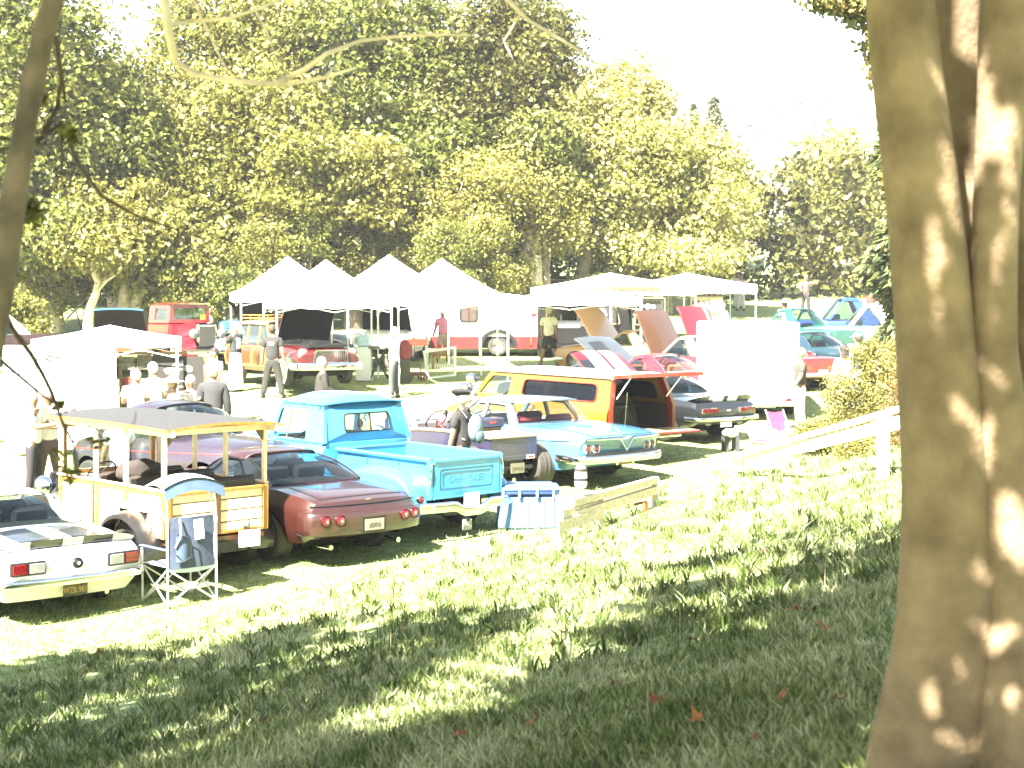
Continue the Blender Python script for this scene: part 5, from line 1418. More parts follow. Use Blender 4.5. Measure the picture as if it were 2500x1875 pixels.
# ---------------- black coupe with white stripes
def black_coupe():
    pm = paint('gloss_black_paint', (.006, .0065, .008)); sm = paint('white_stripe', (.6, .6, .58))
    root = car_root('black_coupe', 'black muscle coupe with white spoiler stripes and rectangular red lamps', 4.37, 33.05, 38)
    L, W = 4.5, .90
    B = Body([(0, .85, .80, .83, .38), (.15, .875, .83, .865, .33), (.5, .885, .85, .90, .28), (1.0, .90, .88, .93, .25), (1.5, .905, .88, .93, .24), (2.4, .885, .84, .88, .23), (3.5, .90, .82, .90, .25), (4.2, .87, .77, .84, .3), (L, .82, .70, .75, .36)],
             [(0, .86), (.2, .95), (.5, 1.0), (.8, .99), (1, .92)], (1.0, 3.6), .385, .34, rear=((0, .22), (.34, .18), (.45, .03), (.62, 0), (.86, .1), (1, .14)), front=((0, .1), (.5, 0), (.8, .08)), kr=.07)
    B.shell(root, pm, hole=(1.25, 2.9))
    P = dict(rb=1.0, rt=1.62, ft=2.42, fb=3.0, zbr=.93, zbf=.88, zr=1.24, hb=.72, hr=.56, crown=.05, cr=.16, cf=.22)
    P['pillars'] = [[(1.14, .90), (1.55, .90), (1.92, 1.215), (1.68, 1.225)], [(2.72, .88), (2.80, .88), (2.37, 1.225), (2.29, 1.22)]]
    P['panes'] = [[(1.6, .90), (2.70, .885), (2.28, 1.215), (1.95, 1.215)]]
    greenhouse(root, P, pm, pm, trim=CHROME, glass=glassm('teal_glass', (.35, .55, .58)))
    m = MB(); W2 = .80
    def lip(a, c):
        y = -W2 + 2 * W2 * a; prof = [(.26, .0), (.14, .045), (.02, .10), (-.02, .105), (.0, .06), (.05, -.04)]
        q = c * (len(prof) - 1); i = min(int(q), len(prof) - 2); f = q - i
        return Vector((B.pos(0, y, .83).x + prof[i][0] * (1 - f) + prof[i + 1][0] * f, y, .855 + (prof[i][1] * (1 - f) + prof[i + 1][1] * f) * (1 - .5 * (abs(y) / W2) ** 8)))
    m.grid(lip, 20, 10); sp = m.build('rear_spoiler', pm, root, 60)
    for (ya, yb) in ((.06, .34), (-.34, -.06)):
        s = MB(); s.grid(lambda a, c, ya=ya, yb=yb: lip(((ya + (yb - ya) * a) + W2) / (2 * W2), c) + Vector((-.004, 0, .004)), 6, 12); s.build('stripe', sm, sp)
        B.stripe(root, 'stripe', sm, .28, .98, ya, yb)
    underbody(root, 0, L, .60, .2, .78); wheels(root, B, .35, .27)
    seats(root, [1.8, 2.35], .62, 1.02, DARK)
    B.bar(root, 'rear_bumper', CHROME, 0, .50, .03, .04, extra=.08); B.bar(root, 'front_bumper', CHROME, L, .46, .03, .05, end='front')
    for sg in (1, -1):
        lensbox(root, (B.pos(0, sg * .52, .66).x - .012, sg * .52, .665), (.05, .46, .12), [(-.21, .21, REDLENS)], bars=3, rotz=-sg * .05)
        b = MB(); b.box((B.pos(0, sg * .45, .38).x - .02, sg * .45, .385), (.03, .16, .06), bev=.01); b.build('reverse_lamp', CLEARLENS, root)
        B.sidepatch(root, 'door', pm, 1.75, 2.95, .32, .84, sg)
    b = MB(); b.box((B.pos(0, 0, .66).x - .012, 0, .66), (.012, .10, .035), bev=.005); b.build('emblem', M('champagne_badge', (.4, .35, .22), .4), root)
    plate(root, (B.pos(0, 0, .4).x - .03, 0, .40), WHITE, w_=.32, h_=.16)
    hoodpanel(root, (3.05, .93), 1.35, .74, .66, 34, paint('burgundy_hood', (.06, .004, .008)), DARK, stripes=[(.16, .44, 0, 1, sm), (.52, .80, 0, 1, sm), (.80, 1.0, 0, .75, pm), (0.02, .15, .02, .32, pm)])
black_coupe()
# ================================================================ people
def person(label, loc, face, h=1.75, shirt=(.6, .6, .58), pants=(.03, .035, .05), hair=(.05, .03, .02), skin=None, sleeves='short', arms=((15, 8, 25), (15, 8, 25)), lean=0, stance=.10, hat=None, hatcol=None, long_hair=False, bald=False, shorts=False, shoecol=(.02, .02, .02), print_=None, head=0, bulk=1.12, skirt=False, extra=None, group=None):
    """standing figure; face: 0 looks away from the camera, 180 towards it; arms: (forward swing, outward, elbow bend) in degrees for left and right"""
    root = thing('person', label, 'person', loc, R_(face), group, (h / 1.75,) * 3)
    dk = lambda c: tuple(q * .38 for q in c) if isinstance(c, tuple) and max(c) < .3 else c
    shirt, pants, hair, shoecol = dk(shirt), dk(pants), dk(hair), dk(shoecol)
    if hatcol: hatcol = dk(hatcol)
    skm = skin or SKINM
    SX, SY = 1.12, .86
    ln = R_(lean)
    def T(p, piv=.95):
        x, y, z = p; dz = z - piv
        return (x, y + math.sin(ln) * dz, piv + math.cos(ln) * dz) if z > piv else p
    def armpts(sg, a):
        f, o, e = (R_(q) for q in a)
        sh = Vector(T((sg * .185, 0, 1.42)))
        d = Vector((sg * math.sin(o), math.sin(f) * math.cos(o), -math.cos(f) * math.cos(o)))
        el = sh + d * .285
        f2 = f + e
        d2 = Vector((sg * math.sin(o) * .5 - sg * (.35 * math.sin(e) if e > .6 else 0), math.sin(f2), -math.cos(f2))).normalized()
        wr = el + d2 * .25; hd = wr + d2 * .075
        return sh, el, wr, hd, d2
    def skin_obj(name, chains, mat, sub=1):
        V = []; E = []; Rr = []; roots = []
        for ch in chains:
            base = len(V); roots.append(base)
            for i, (p, r, par) in enumerate(ch):
                V.append((p[0] / SX, p[1] / SY, p[2])); Rr.append(r)
                if par is not None: E.append((base + par, base + i))
        me = bpy.data.meshes.new(name); me.from_pydata(V, E, []); me.materials.append(mat)
        o = bpy.data.objects.new(name, me); COL.objects.link(o); o.parent = root; o.scale = (SX, SY, 1)
        md = o.modifiers.new('Skin', 'SKIN'); md.use_smooth_shade = True; md.branch_smoothing = .5
        sv = me.skin_vertices[0].data if len(me.skin_vertices) else None
        if sv is not None:
            for i, r in enumerate(Rr): sv[i].radius = (r * 1.17, r * 1.17); sv[i].use_root = i in roots
        s = o.modifiers.new('Subdivision', 'SUBSURF'); s.levels = sub; s.render_levels = sub
        return o
    hz = lambda p: T(p)
    hx = math.sin(R_(head)) * .03; hy = math.cos(R_(head)) * .03
    main = [((0, 0, .95), .092 * bulk, None), (T((0, 0, 1.10)), .105 * bulk, 0), (T((0, 0, 1.28)), .115 * bulk, 1), (T((0, 0, 1.42)), .085, 2), (T((0, .005, 1.50)), .052, 3), (T((0, .012, 1.56)), .055, 4), (T((hx, .02 + hy * .3, 1.63)), .083, 5), (T((hx * .6, .012, 1.70)), .078, 6)]
    chains = [main]
    def add(lst, p, r, par): lst.append((p, r, par)); return len(lst) - 1
    for sg, a in ((-1, arms[0]), (1, arms[1])):
        sh, el, wr, hd, d2 = armpts(sg, a)
        i = add(main, sh, .062, 3); i = add(main, el, .044, i); i = add(main, wr, .030, i); i = add(main, hd, .036, i)
        side = Vector((0, 0, 1)).cross(d2); side = side.normalized() if side.length > .05 else Vector((0, 1, 0))
        if abs(d2.z) > .8: side = Vector((0, 1, 0))
        nrm = d2.cross(side).normalized()
        for k in range(4):
            b0 = hd + side * (-.027 + .018 * k); ln_ = (.062, .074, .07, .055)[k]
            curl = nrm * (sg * .018)
            chains.append([(b0, .011, None), (b0 + d2 * ln_ * .5 + curl * .3, .0095, 0), (b0 + d2 * ln_ * .85 + curl * 1.2, .008, 1)])
        chains.append([(wr + d2 * .03 - side * .02, .012, None), (wr + d2 * .06 - side * .05, .011, 0), (wr + d2 * .095 - side * .055, .009, 1)])
    legs = []
    for sg in (-1, 1):
        hp = (sg * .09, 0, .86); kn = (sg * (.095 + stance * .3), .015, .48); an = (sg * (.09 + stance * .7), -.02, .09); to = (sg * (.11 + stance * .7), .13, .035)
        legs.append((hp, kn, an, to))
        i = add(main, hp, .088, 0); i = add(main, kn, .058, i); i = add(main, an, .040, i); add(main, to, .034, i)
    # nose and ears
    c = Vector(T((hx, .02 + hy * .3, 1.635)))
    fd = Vector((math.sin(R_(head)), math.cos(R_(head)), 0)); sd = Vector((fd.y, -fd.x, 0))
    chains.append([(c + fd * .055, .014, None), (c + fd * .092 + Vector((0, 0, -.012)), .012, 0)])
    for sg in (-1, 1): chains.append([(c + sd * sg * .068, .014, None), (c + sd * sg * .086 + Vector((0, 0, .01)) - fd * .01, .014, 0)])
    skin_obj('body', chains, skm)
    # eyes and mouth
    b = MB()
    for sg in (-1, 1): b.ell(c + fd * .070 + sd * sg * .030 + Vector((0, 0, .018)), (.010, .008, .007), 8, 6)
    b.box(c + fd * .078 + Vector((0, 0, -.045)), (.035, .008, .006), Matrix.Rotation(-R_(head), 3, 'Z')); b.build('face_features', M('eye_dark', (.06, .03, .025), .5), root)
    # shirt
    sm = shirt if not isinstance(shirt, tuple) else M('cloth_%d_%d_%d' % tuple(int(q * 5000) for q in shirt), shirt, .9, bump=.25, scale=16, var=.12)
    pm_ = pants if not isinstance(pants, tuple) else M('cloth_%d_%d_%d' % tuple(int(q * 5000) for q in pants), pants, .9, bump=.25, scale=16, var=.12)
    s = [((0, 0, .85), .130 * bulk, None), (T((0, 0, 1.10)), .126 * bulk, 0), (T((0, 0, 1.28)), .135 * bulk, 1), (T((0, 0, 1.415)), .105, 2), (T((0, .005, 1.495)), .074, 3)]
    for sg, a in ((-1, arms[0]), (1, arms[1])):
        sh, el, wr, hd, d2 = armpts(sg, a)
        i = add(s, sh, .078, 3)
        if sleeves == 'short': add(s, sh.lerp(el, .75), .066, i)
        elif sleeves == 'long': i = add(s, el, .058, i); add(s, wr, .044, i)
    skin_obj('jacket' if sleeves == 'long' else 'shirt', [s], sm)
    t = [((0, 0, 1.03), .120 * bulk, None), ((0, 0, .88), .118 * bulk, 0)]
    for hp, kn, an, to in legs:
        i = add(t, (hp[0], hp[1], .80), .098, 1); i = add(t, kn, .073, i)
        if not shorts: add(t, (an[0], an[1], .07), .060, i)
        else: t[i] = ((kn[0], kn[1], .52), .085, t[i][2])
    skin_obj('shorts' if shorts else 'trousers', [t], pm_)
    b = MB()
    for hp, kn, an, to in legs: b.ell((to[0] * .97, .045, .05), (.052, .15, .052), 10, 8)
    b.build('shoes', M('shoe_%d' % int(shoecol[0] * 5000), shoecol, .6), root)
    hc = Vector(T((hx * .7, .005, 1.675)))
    if not bald:
        b = MB(); b.ell(hc - fd * .026 + Vector((0, 0, .004)), (.098, .102, .112), 16, 12)
        if long_hair: b.ell(hc + Vector((0, -.06, -.12)), (.10, .06, .17), 12, 8)
        b.build('hair', M('hair_%d_%d' % (int(hair[0] * 3000), int(hair[2] * 3000)), hair, .8, var=.3, scale=60, bump=.3), root)
    if hat:
        hm = M('hat_%d_%d' % (int(hatcol[0] * 3000), int(hatcol[2] * 3000)), hatcol, .9)
        b = MB()
        if hat == 'cap':
            b.ell(hc + Vector((0, 0, .035)), (.106, .114, .10), 14, 8, zmin=-.1)
            b.lathe([(.001, .0), (.075, .004), (.082, -.004)], hc + fd * .12 + Vector((0, 0, .03)), 'Z', 14)
        elif hat == 'beret':
            b.ell(hc + Vector((-.02, .0, .075)), (.145, .15, .055), 18, 8, rot=Matrix.Rotation(R_(14), 3, 'Y')); b.lathe([(.10, .0), (.104, .04)], hc + Vector((0, 0, .025)), 'Z', 16)
        else:
            b.ell(hc + Vector((0, 0, .05)), (.10, .11, .12), 14, 8, zmin=-.1); b.lathe([(.10, .045), (.20, .02), (.205, .03)], hc, 'Z', 18)
        b.build('hat', hm, root)
    if print_ is not None:                                            # print across the back of the shirt
        for (z0, z1, w_, col) in print_:
            b = MB(); b.grid(lambda a, c_: Vector(T(((-w_ + 2 * w_ * a), -(.135 * bulk * SY + .007) * (1 - .35 * abs(2 * a - 1) ** 2.4), z0 + (z1 - z0) * c_))), 8, 3)
            b.build('shirt_print', M('print_%d_%d' % (int(col[0] * 100), int(col[2] * 100)), col, .8, scale=30, var=.3), root)
    if extra: extra(root, T, armpts)
    return root
def at_head(u, v, h):
    d = (CAM_H - h) * FPX / (v - 525.0)
    x = px(u, d); return Vector((x, d, gz(x, d)))

GREY = (.055, .052, .050); BLK = (.016, .016, .018)
def duty_belt(root, T, armpts):
    b = MB(); b.lathe([(.128, .98), (.134, 1.0), (.134, 1.03), (.128, 1.05)], (0, 0, 0), 'Z', 20, sx=1.12, sy=.9)
    for x in (-.10, -.03, .04, .10): b.box((x, -.125 + abs(x) * .25, .985), (.05, .04, .075), bev=.01)
    b.build('duty_belt', M('black_leather', (.015, .014, .013), .4), root)
    b = MB(); b.box((.165, -.02, .90), (.045, .07, .2), bev=.012); b.build('holster', M('black_leather', (0, 0, 0)), root)
person('person in charcoal uniform seen from behind with a loaded black duty belt', at_head(519, 895, 1.86), 8, 1.86, (.062, .060, .062), (.060, .057, .055), (.5, .42, .28), sleeves='long', arms=((2, 10, 12), (2, 10, 12)), extra=duty_belt, head=25, bulk=1.12)
def backpack(root, T, armpts):
    bm_ = M('pale_blue_pack', (.085, .125, .145), .8, bump=.2, scale=25); b = MB()
    b.ell((.05, -.20, 1.22), (.15, .10, .21), 16, 12); o = b.build('backpack', bm_, root, 80)
    b = MB(); b.ell((.05, -.28, 1.10), (.11, .05, .10), 12, 8); b.tube([(.05, -.305, 1.14), (.14, -.28, 1.15)], .012, 6); b.build('pack_pocket', M('slate_pocket', (.04, .07, .085), .8), o)
    b = MB()
    for sg in (-1, 1): b.tube([(sg * .11, -.15, 1.38), (sg * .11, -.02, 1.53), (sg * .12, .125, 1.36), (sg * .13, .10, 1.15), (sg * .12, -.12, 1.06)], .014, 6)
    b.build('pack_strap', BLACK, o)
person('person in dark beret and grey shirt carrying a pale blue backpack beside the pickup', (-.78, 25.5, 0), 62, 1.86, (.050, .043, .040), (.03, .03, .035), (.45, .40, .34), arms=((4, 8, 12), (4, 8, 12)), hat='beret', hatcol=(.035, .030, .036), extra=backpack)
person('person in black shirt with red and white back print standing by the maroon wagon', at_head(665, 795, 1.83), -8, 1.83, (.045, .042, .040), (.040, .037, .028), (.09, .055, .03), stance=.22, arms=((5, 14, 10), (0, 12, 14)), print_=[(1.33, 1.37, .095, (.4, .06, .05)), (1.285, 1.32, .085, (.7, .7, .68))])
def gown(root, T, armpts):
    b = MB(); b.lathe([(.15, 1.0), (.18, .7), (.20, .3), (.21, .06)], (0, 0, 0), 'Z', 20, sx=1.1, sy=.85); b.build('apron', CANVAS, root, 60)
person('person in black shirt and long white apron beside the left tent leg', at_head(575, 790, 1.78), 60, 1.78, (.045, .048, .045), (.55, .55, .53), (.6, .58, .55), arms=((35, 10, 80), (35, 10, 80)), print_=[(1.12, 1.38, .09, (.7, .7, .68))], extra=gown)
person('white haired person in brown jacket facing right in front of the maroon wagon', at_head(787, 875, 1.72), -75, 1.72, (.050, .040, .034), (.05, .045, .04), (.62, .62, .60), sleeves='long', arms=((8, 8, 40), (8, 8, 55)), bulk=1.42)
def dark_bag(root, T, armpts):
    b = MB(); b.ell((.24, .22, .92), (.09, .15, .20), 12, 10); b.tube([(.24, .22, 1.08), (.2, .1, 1.30), (.12, 0, 1.46)], .014, 6); b.build('shoulder_bag', M('brown_bag', (.05, .04, .035), .7), root)
person('white haired person in white shirt and grey jeans with a dark shoulder bag', at_head(962, 802, 1.76), 70, 1.76, (.62, .60, .57), (.10, .11, .11), (.55, .52, .48), sleeves='long', arms=((60, 5, 95), (60, 5, 95)), extra=dark_bag, bulk=1.1)
person('person in pink top standing far behind the second tent', at_head(1081, 757, 1.62), 20, 1.62, (.50, .16, .24), (.30, .22, .16), (.3, .2, .12), shorts=True)
person('person in white shirt and dark shorts walking past the caravan', at_head(1340, 752, 1.80), -20, 1.80, (.62, .60, .57), (.045, .042, .035), (.45, .4, .35), shorts=True, stance=.25, arms=((20, 12, 10), (-15, 12, 20)), bulk=1.1)
def cap_line(root, T, armpts): pass
person('person in white shirt and grey cap facing the poster stand', at_head(331, 905, 1.72), 20, 1.72, (.62, .62, .60), (.12, .14, .16), (.5, .5, .48), hat='cap', hatcol=(.16, .15, .14), arms=((20, 8, 70), (10, 8, 20)), bulk=1.1)
person('white haired person in white shirt between the capped person and the black poster', at_head(374, 888, 1.78), -15, 1.78, (.64, .64, .62), (.06, .08, .12), (.66, .66, .64), arms=((15, 8, 60), (15, 8, 60)))
person('person in white sun hat beside the black poster', at_head(412, 884, 1.74), -80, 1.74, (.64, .64, .62), (.35, .33, .3), (.4, .35, .3), hat='sun', hatcol=(.68, .68, .66), arms=((50, 8, 70), (50, 8, 70)))
person('person in beige blouse and wide white hat looking right', at_head(422, 925, 1.66), -62, 1.66, (.27, .26, .23), (.30, .25, .2), (.3, .2, .12), skin=SKINT, sleeves='long', hat='sun', hatcol=(.66, .66, .64), arms=((45, 8, 75), (40, 8, 80)), bulk=1.1)
person('person in pale top holding papers in front of the uniformed person', at_head(463, 920, 1.66), 160, 1.66, (.60, .55, .46), (.30, .24, .16), (.5, .45, .35), arms=((40, 8, 80), (40, 8, 80)))
person('dark haired person far behind the left tent leg in a white top', at_head(522, 852, 1.66), 150, 1.66, (.62, .6, .57), (.1, .1, .1), (.05, .03, .025), sleeves='short')
person('person in white top and mauve trousers with arms raised at the left', at_head(115, 955, 1.72), -150, 1.72, (.60, .56, .48), (.22, .13, .12), (.45, .35, .22), arms=((60, 30, 60), (60, 30, 60)), stance=.16)
person('person in dark trousers close behind the one in mauve trousers', at_head(93, 962, 1.75) + Vector((-.2, .35, 0)), -100, 1.75, (.6, .57, .5), (.035, .028, .03), (.4, .3, .2), arms=((30, 20, 60), (40, 10, 60)))
person('person in white top with dark shoulder length hair at the right by the red coupe', at_head(2060, 845, 1.70), 25, 1.70, (.64, .63, .61), (.10, .15, .24), (.05, .03, .022), sleeves='long', long_hair=True, arms=((10, 8, 40), (10, 8, 40)), bulk=1.12)
person('person in blue jacket and tan cap close behind the long haired person', at_head(2088, 818, 1.78) + Vector((.12, .3, 0)), 40, 1.78, (.16, .18, .24), (.16, .24, .36), (.1, .06, .04), sleeves='long', hat='cap', hatcol=(.40, .28, .16), arms=((10, 8, 40), (10, 8, 40)), bulk=1.1)
person('person in olive trousers half hidden behind the white trailer', at_head(1976, 868, 1.72) + Vector((.1, 1.6, .09)), 100, 1.72, (.10, .09, .07), (.52, .50, .45), (.3, .22, .15))
person('far person with raised arms on the bright field below the bank', at_head(1966, 676, 1.74), 170, 1.74, (.16, .11, .09), (.05, .045, .04), (.06, .04, .03), arms=((85, 45, 20), (30, 10, 40)))
person('person in wide grey hat beyond the white trailer', at_head(1915, 735, 1.72), 200, 1.72, (.62, .6, .57), (.2, .2, .2), (.2, .15, .1), skin=SKINT, hat='sun', hatcol=(.30, .31, .28))
person('person in dark hooded top under the far right tents', at_head(1756, 712, 1.80), -90, 1.80, (.07, .045, .025), (.05, .04, .03), (.04, .025, .02), sleeves='long', long_hair=True)
person('person in white jacket and dark cap just in front of the hooded person', at_head(1765, 738, 1.74), -70, 1.74, (.62, .6, .6), (.1, .1, .1), (.4, .35, .3), sleeves='long', hat='cap', hatcol=(.06, .045, .03))
person('seated spectator in blue jeans on the grass behind the red old truck', at_head(512, 752, 1.5), 120, 1.45, (.5, .5, .48), (.08, .13, .2), (.2, .13, .08))
person('person in white top far at the right near the blue van', at_head(2222, 752, 1.75), 100, 1.75, (.55, .5, .42), (.12, .08, .06), (.06, .04, .03))
for u, v, c_, l_ in ((1800, 672, (.5, .45, .42), 'distant person in pale top on the field below the building'), (1808, 675, (.55, .35, .3), 'distant person in pinkish top close beside another below the building'), (2125, 698, (.2, .06, .05), 'distant person in dark red top above the blue van roof'), (2155, 695, (.06, .06, .07), 'distant person in black top right of the dark red one'), (2212, 697, (.22, .16, .1), 'distant person in tan top next to the big trunk')):
    person(l_, at_head(u, v, 1.72), 150, 1.72, c_, (.5, .48, .45), (.12, .07, .04), arms=((40, 20, 30), (10, 8, 20)), group='distant people on the field')

# ================================================================ tents
def tent(label, x, y, rot, size=3.05, eave=2.12, peak=3.42, val=.24, sag=.42, mat=None, group='white pop-up tents', pole=True):
    root = thing('canopy_tent', label, 'tent', (x, y, gz(x, y)), R_(rot), group)
    mat = mat or CANVAS; s = size / 2
    C4 = [(-s, -s), (s, -s), (s, s), (-s, s)]
    b = MB()
    def side(k):
        p0, p1 = Vector((*C4[k], 0)), Vector((*C4[(k + 1) % 4], 0))
        def fn(a, c):
            p = p0.lerp(p1, a) * (1 - c)
            q = abs(2 * a - 1)
            z = eave + val + (peak - eave - val) * (c ** (1 + sag) * .55 + c * .45) - .07 * math.sin(math.pi * a) * math.sin(math.pi * min(1, c * 1.2)) * (1 - c)
            return Vector((p.x, p.y, z))
        return fn
    for k in range(4): b.grid(side(k), 10, 10)
    o = b.build('roof', mat, root, 30)
    b = MB()
    for k in range(4):
        f = side(k)
        b.grid(lambda a, c, f=f: f(a, 0) + Vector((0, 0, -val * c - (.03 * abs(math.sin(a * math.pi * 5)) * (c > .9)))) * 1.0, 20, 3)
    b.build('valance', mat, root, 30)
    for k, (cx, cy) in enumerate(C4):
        b = MB(); k_ = .985
        b.box((cx * k_, cy * k_, (eave + val) / 2), (.04, .04, eave + val)); b.box((cx * k_, cy * k_, .01), (.12, .12, .02)); b.box((cx * k_, cy * k_, 1.5), (.055, .055, .10)); b.build('leg', WHITE, root)
    b = MB()
    for k in range(4):
        p0, p1 = Vector((*C4[k], eave + val - .06)) * 1, Vector((*C4[(k + 1) % 4], eave + val - .06))
        p0 = Vector((p0.x * .97, p0.y * .97, p0.z)); p1 = Vector((p1.x * .97, p1.y * .97, p1.z))
        m_ = (p0 + p1) / 2
        for (a, c) in ((p0, m_), (m_, p1)):
            b.tube([a, c + Vector((0, 0, -.3))], .012, 5); b.tube([a + Vector((0, 0, -.3)), c], .012, 5)
    b.build('truss', WHITE, root)
    return root
tent('white peaked tent behind the left end of the group over the dark open hoods', -6.5, 47.6, 15, eave=2.1)
tent('white peaked tent over the maroon wagon with leg nearest the viewer', -5.0, 44.1, 15)
tent('white peaked tent third from the left set back behind its neighbours', -3.72, 49.6, 15)
tent('white peaked tent at the right end of the group nearest the caravan', -1.95, 45.3, 15)
tent('low white flat awning over the caravan and black van', 1.35, 48.6, 8, size=4.2, eave=1.95, peak=2.30, val=.22, group=None)
tent('small olive tent peeking over the black van', 3.5, 53.5, 30, size=2.0, eave=2.15, peak=2.62, val=.1, mat=M('olive_canvas', (.10, .10, .05), .9), group=None)
tent('large white vendor tent left of the pegboard stall', 3.5, 58.5, 5, size=5.2, eave=1.75, peak=2.55, val=.3, group='white vendor tents on the right')
tent('large white vendor tent over the pegboard stall', 6.4, 60.0, 5, size=4.2, eave=1.75, peak=2.5, val=.3, group='white vendor tents on the right')
# left vendor stall with posters
stall = tent('white flat vendor tent over the poster stand at the left', -8.05, 32.8, 10, size=2.75, eave=2.02, peak=2.42, val=.14, group=None)
b = MB(); b.grid(lambda a, c: Vector((-1.9 + 2.1 * a, -1.30 + .03 * math.sin(a * 30), .05 + 2.0 * c)), 30, 4); b.build('side_curtain', CANVAS, stall, 60)
pst = thing('poster_stand', 'tan framed poster stand with a large black car picture', 'display stand', (-7.0, 31.9, 0), R_(4))
fr = M('tan_frame', (.13, .09, .04), .7)
b = MB()
for x in (-.62, -.05, 1.02): b.box((x, 0, .98), (.05, .05, 1.96))
for z in (1.93, 1.2, .12): b.box((.2, 0, z), (1.66, .04, .05))
b.build('frame', fr, pst)
b = MB(); b.box((.49, -.04, 1.30), (1.0, .015, 1.15)); blkp = b.build('black_poster', M('poster_black', (.010, .008, .005), .7), pst)
pc = M('poster_silver', (.10, .105, .09), .6)
b = MB()
for (x, z, rx, rz) in ((.38, 1.60, .17, .055), (.50, 1.67, .13, .07), (.66, 1.64, .12, .06), (.30, 1.56, .06, .05), (.72, 1.60, .06, .05)): b.ell((x, -.052, z), (rx, .006, rz), 14, 8)
b.build('printed_car', pc, blkp)
cols = [(.09, .09, .065), (.045, .05, .033), (.15, .018, .012), (.13, .016, .012), (.08, .02, .015), (.13, .03, .02), (.04, .035, .025), (.05, .048, .03)]
for i, (x, z, w_, h_) in enumerate(((-.47, 1.74, .25, .26), (-.18, 1.76, .22, .28), (-.42, 1.38, .36, .18), (-.44, 1.17, .32, .18), (-.44, .96, .32, .18), (-.44, .75, .32, .18), (-.46, .52, .3, .2), (-.16, 1.36, .22, .16))):
    b = MB(); b.box((x, -.04, z), (w_, .015, h_)); p_ = b.build('poster', M('poster_ink_%d' % i, cols[i], .7, scale=14, var=.5), pst)
    b = MB(); b.ring([(x - w_ / 2, z - h_ / 2), (x + w_ / 2, z - h_ / 2), (x + w_ / 2, z + h_ / 2), (x - w_ / 2, z + h_ / 2)], [(x - w_ / 2 + .012, z - h_ / 2 + .012), (x + w_ / 2 - .012, z - h_ / 2 + .012), (x + w_ / 2 - .012, z + h_ / 2 - .012), (x - w_ / 2 + .012, z + h_ / 2 - .012)], lambda a, c, t: Vector((a, -.05 - t, c)), 0, .012); b.build('poster_frame', fr, p_)

# ================================================================ more vehicles
FAR = 'show cars parked further back'
def G2(u, v): q = gp(u, v); return (q.x, q.y, q.z)
bcol = paint('grey_black_paint', (.016, .018, .021)); redp = paint('crimson_paint', (.13, .008, .013)); brn = paint('brown_paint', (.05, .022, .010)); tan = paint('tan_paint', (.30, .16, .06))
coupe('charcoal_coupe', 'charcoal coupe with grey hood raised beyond the orange wagon', (3.55, 36.3, 0), 47, bcol, seatm=M('tan_vinyl', (.3, .16, .05), .6), group=FAR)
coupe('crimson_coupe', 'crimson fastback coupe between the charcoal coupe and the white trailer', (5.15, 38.4, 0), 47, redp, hood=(36, M('grey_hood', (.04, .045, .05), .4, .2, .5), DARK, [(.5, .85, 0, .8, M('dark_scoop', (.012, .013, .015), .4))]), seatm=M('orange_seat', (.40, .08, .03), .6), group=FAR, W=.93)
coupe('cream_sedan', 'cream roofed sedan with red lower body behind the crimson coupe', (6.6, 43.0, 0), 46, redp, roofm=paint('cream_top', (.30, .20, .09)), hood=(62, brn, DARK), H=1.42, group=FAR)
coupe('red_convertible', 'red car with its red striped hood raised high behind the white trailer', (7.9, 44.6, 0), 46, redp, hood=(64, redp, DARK, [(.1, .22, 0, 1, M('pink_stripe', (.5, .2, .15), .5))]), H=1.38, group=FAR)
coupe('tan_sedan', 'pale tan car with its peach hood raised in front of the black van', (5.4, 46.6, 0), 52, tan, hood=(52, paint('peach_paint', (.55, .30, .18)), brn), group=FAR)
coupe('red_coupe', 'bright red coupe seen from its tail beside the couple at the right', (8.1, 42.8, 0), 30, paint('bright_red_paint', (.15, .006, .008)), group=FAR)
coupe('teal_coupe', 'dark teal coupe with pale rear window above the red coupe', (9.9, 45.9, 0), 38, paint('teal_paint', (.006, .022, .030)), roofm=paint('navy_roof', (.007, .020, .035)), group=FAR)
coupe('blue_sedan', 'bright blue old sedan facing left behind the big trunk', (13.9, 56.5, 0), 88, paint('bright_blue_paint', (.008, .035, .20)), L=5.0, H=1.75, zb=1.0, W=.95, group=FAR)
coupe('mint_van', 'white and mint green old wagon right of the raised brown hood', (13.9, 52.5, 0), 75, paint('mint_paint', (.06, .24, .18)), roofm=WHITE, L=4.9, H=1.75, zb=1.05, W=.95, group=FAR)
coupe('black_roadster', 'black car with a raised olive brown hood beyond the couple', (12.2, 49.6, 0), 195, paint('bottle_green_paint', (.02, .05, .04)), hood=(58, M('olive_hood', (.05, .04, .008), .4, .3, .5), M('olive_under', (.05, .04, .008), .5)), group=FAR)
coupe('green_sedan', 'sea green old pickup style coupe behind the teal coupe', (10.6, 51.5, 0), 40, paint('sea_green_paint', (.010, .06, .045)), H=1.68, zb=1.0, group=FAR)
coupe('distant_red_car', 'crimson car with hood up behind the awning at the foot of the timber wall', (1.2, 66.0, 0), 80, redp, H=1.5, hood=(40, redp, DARK), group=FAR)
coupe('distant_yellow_car', 'low yellow car just showing above the right tent', (-.9, 63.5, 0), 85, paint('yellow_paint', (.5, .40, .03)), group=FAR, detail=0)
coupe('brown_sedan', 'brown sedan with pale roof at the far left edge', (-13.9, 51.5, 0), 120, paint('maroon_brown_paint', (.02, .007, .005)), roofm=paint('pearl_roof', (.5, .48, .46)), H=1.5, group=FAR)
coupe('teal_hood_car', 'orange car with a teal blue hood raised at the left', (-11.8, 50.3, 0), 190, paint('rust_orange_paint', (.10, .03, .007)), hood=(38, paint('teal_blue_hood', (.012, .10, .17)), DARK), group=FAR)
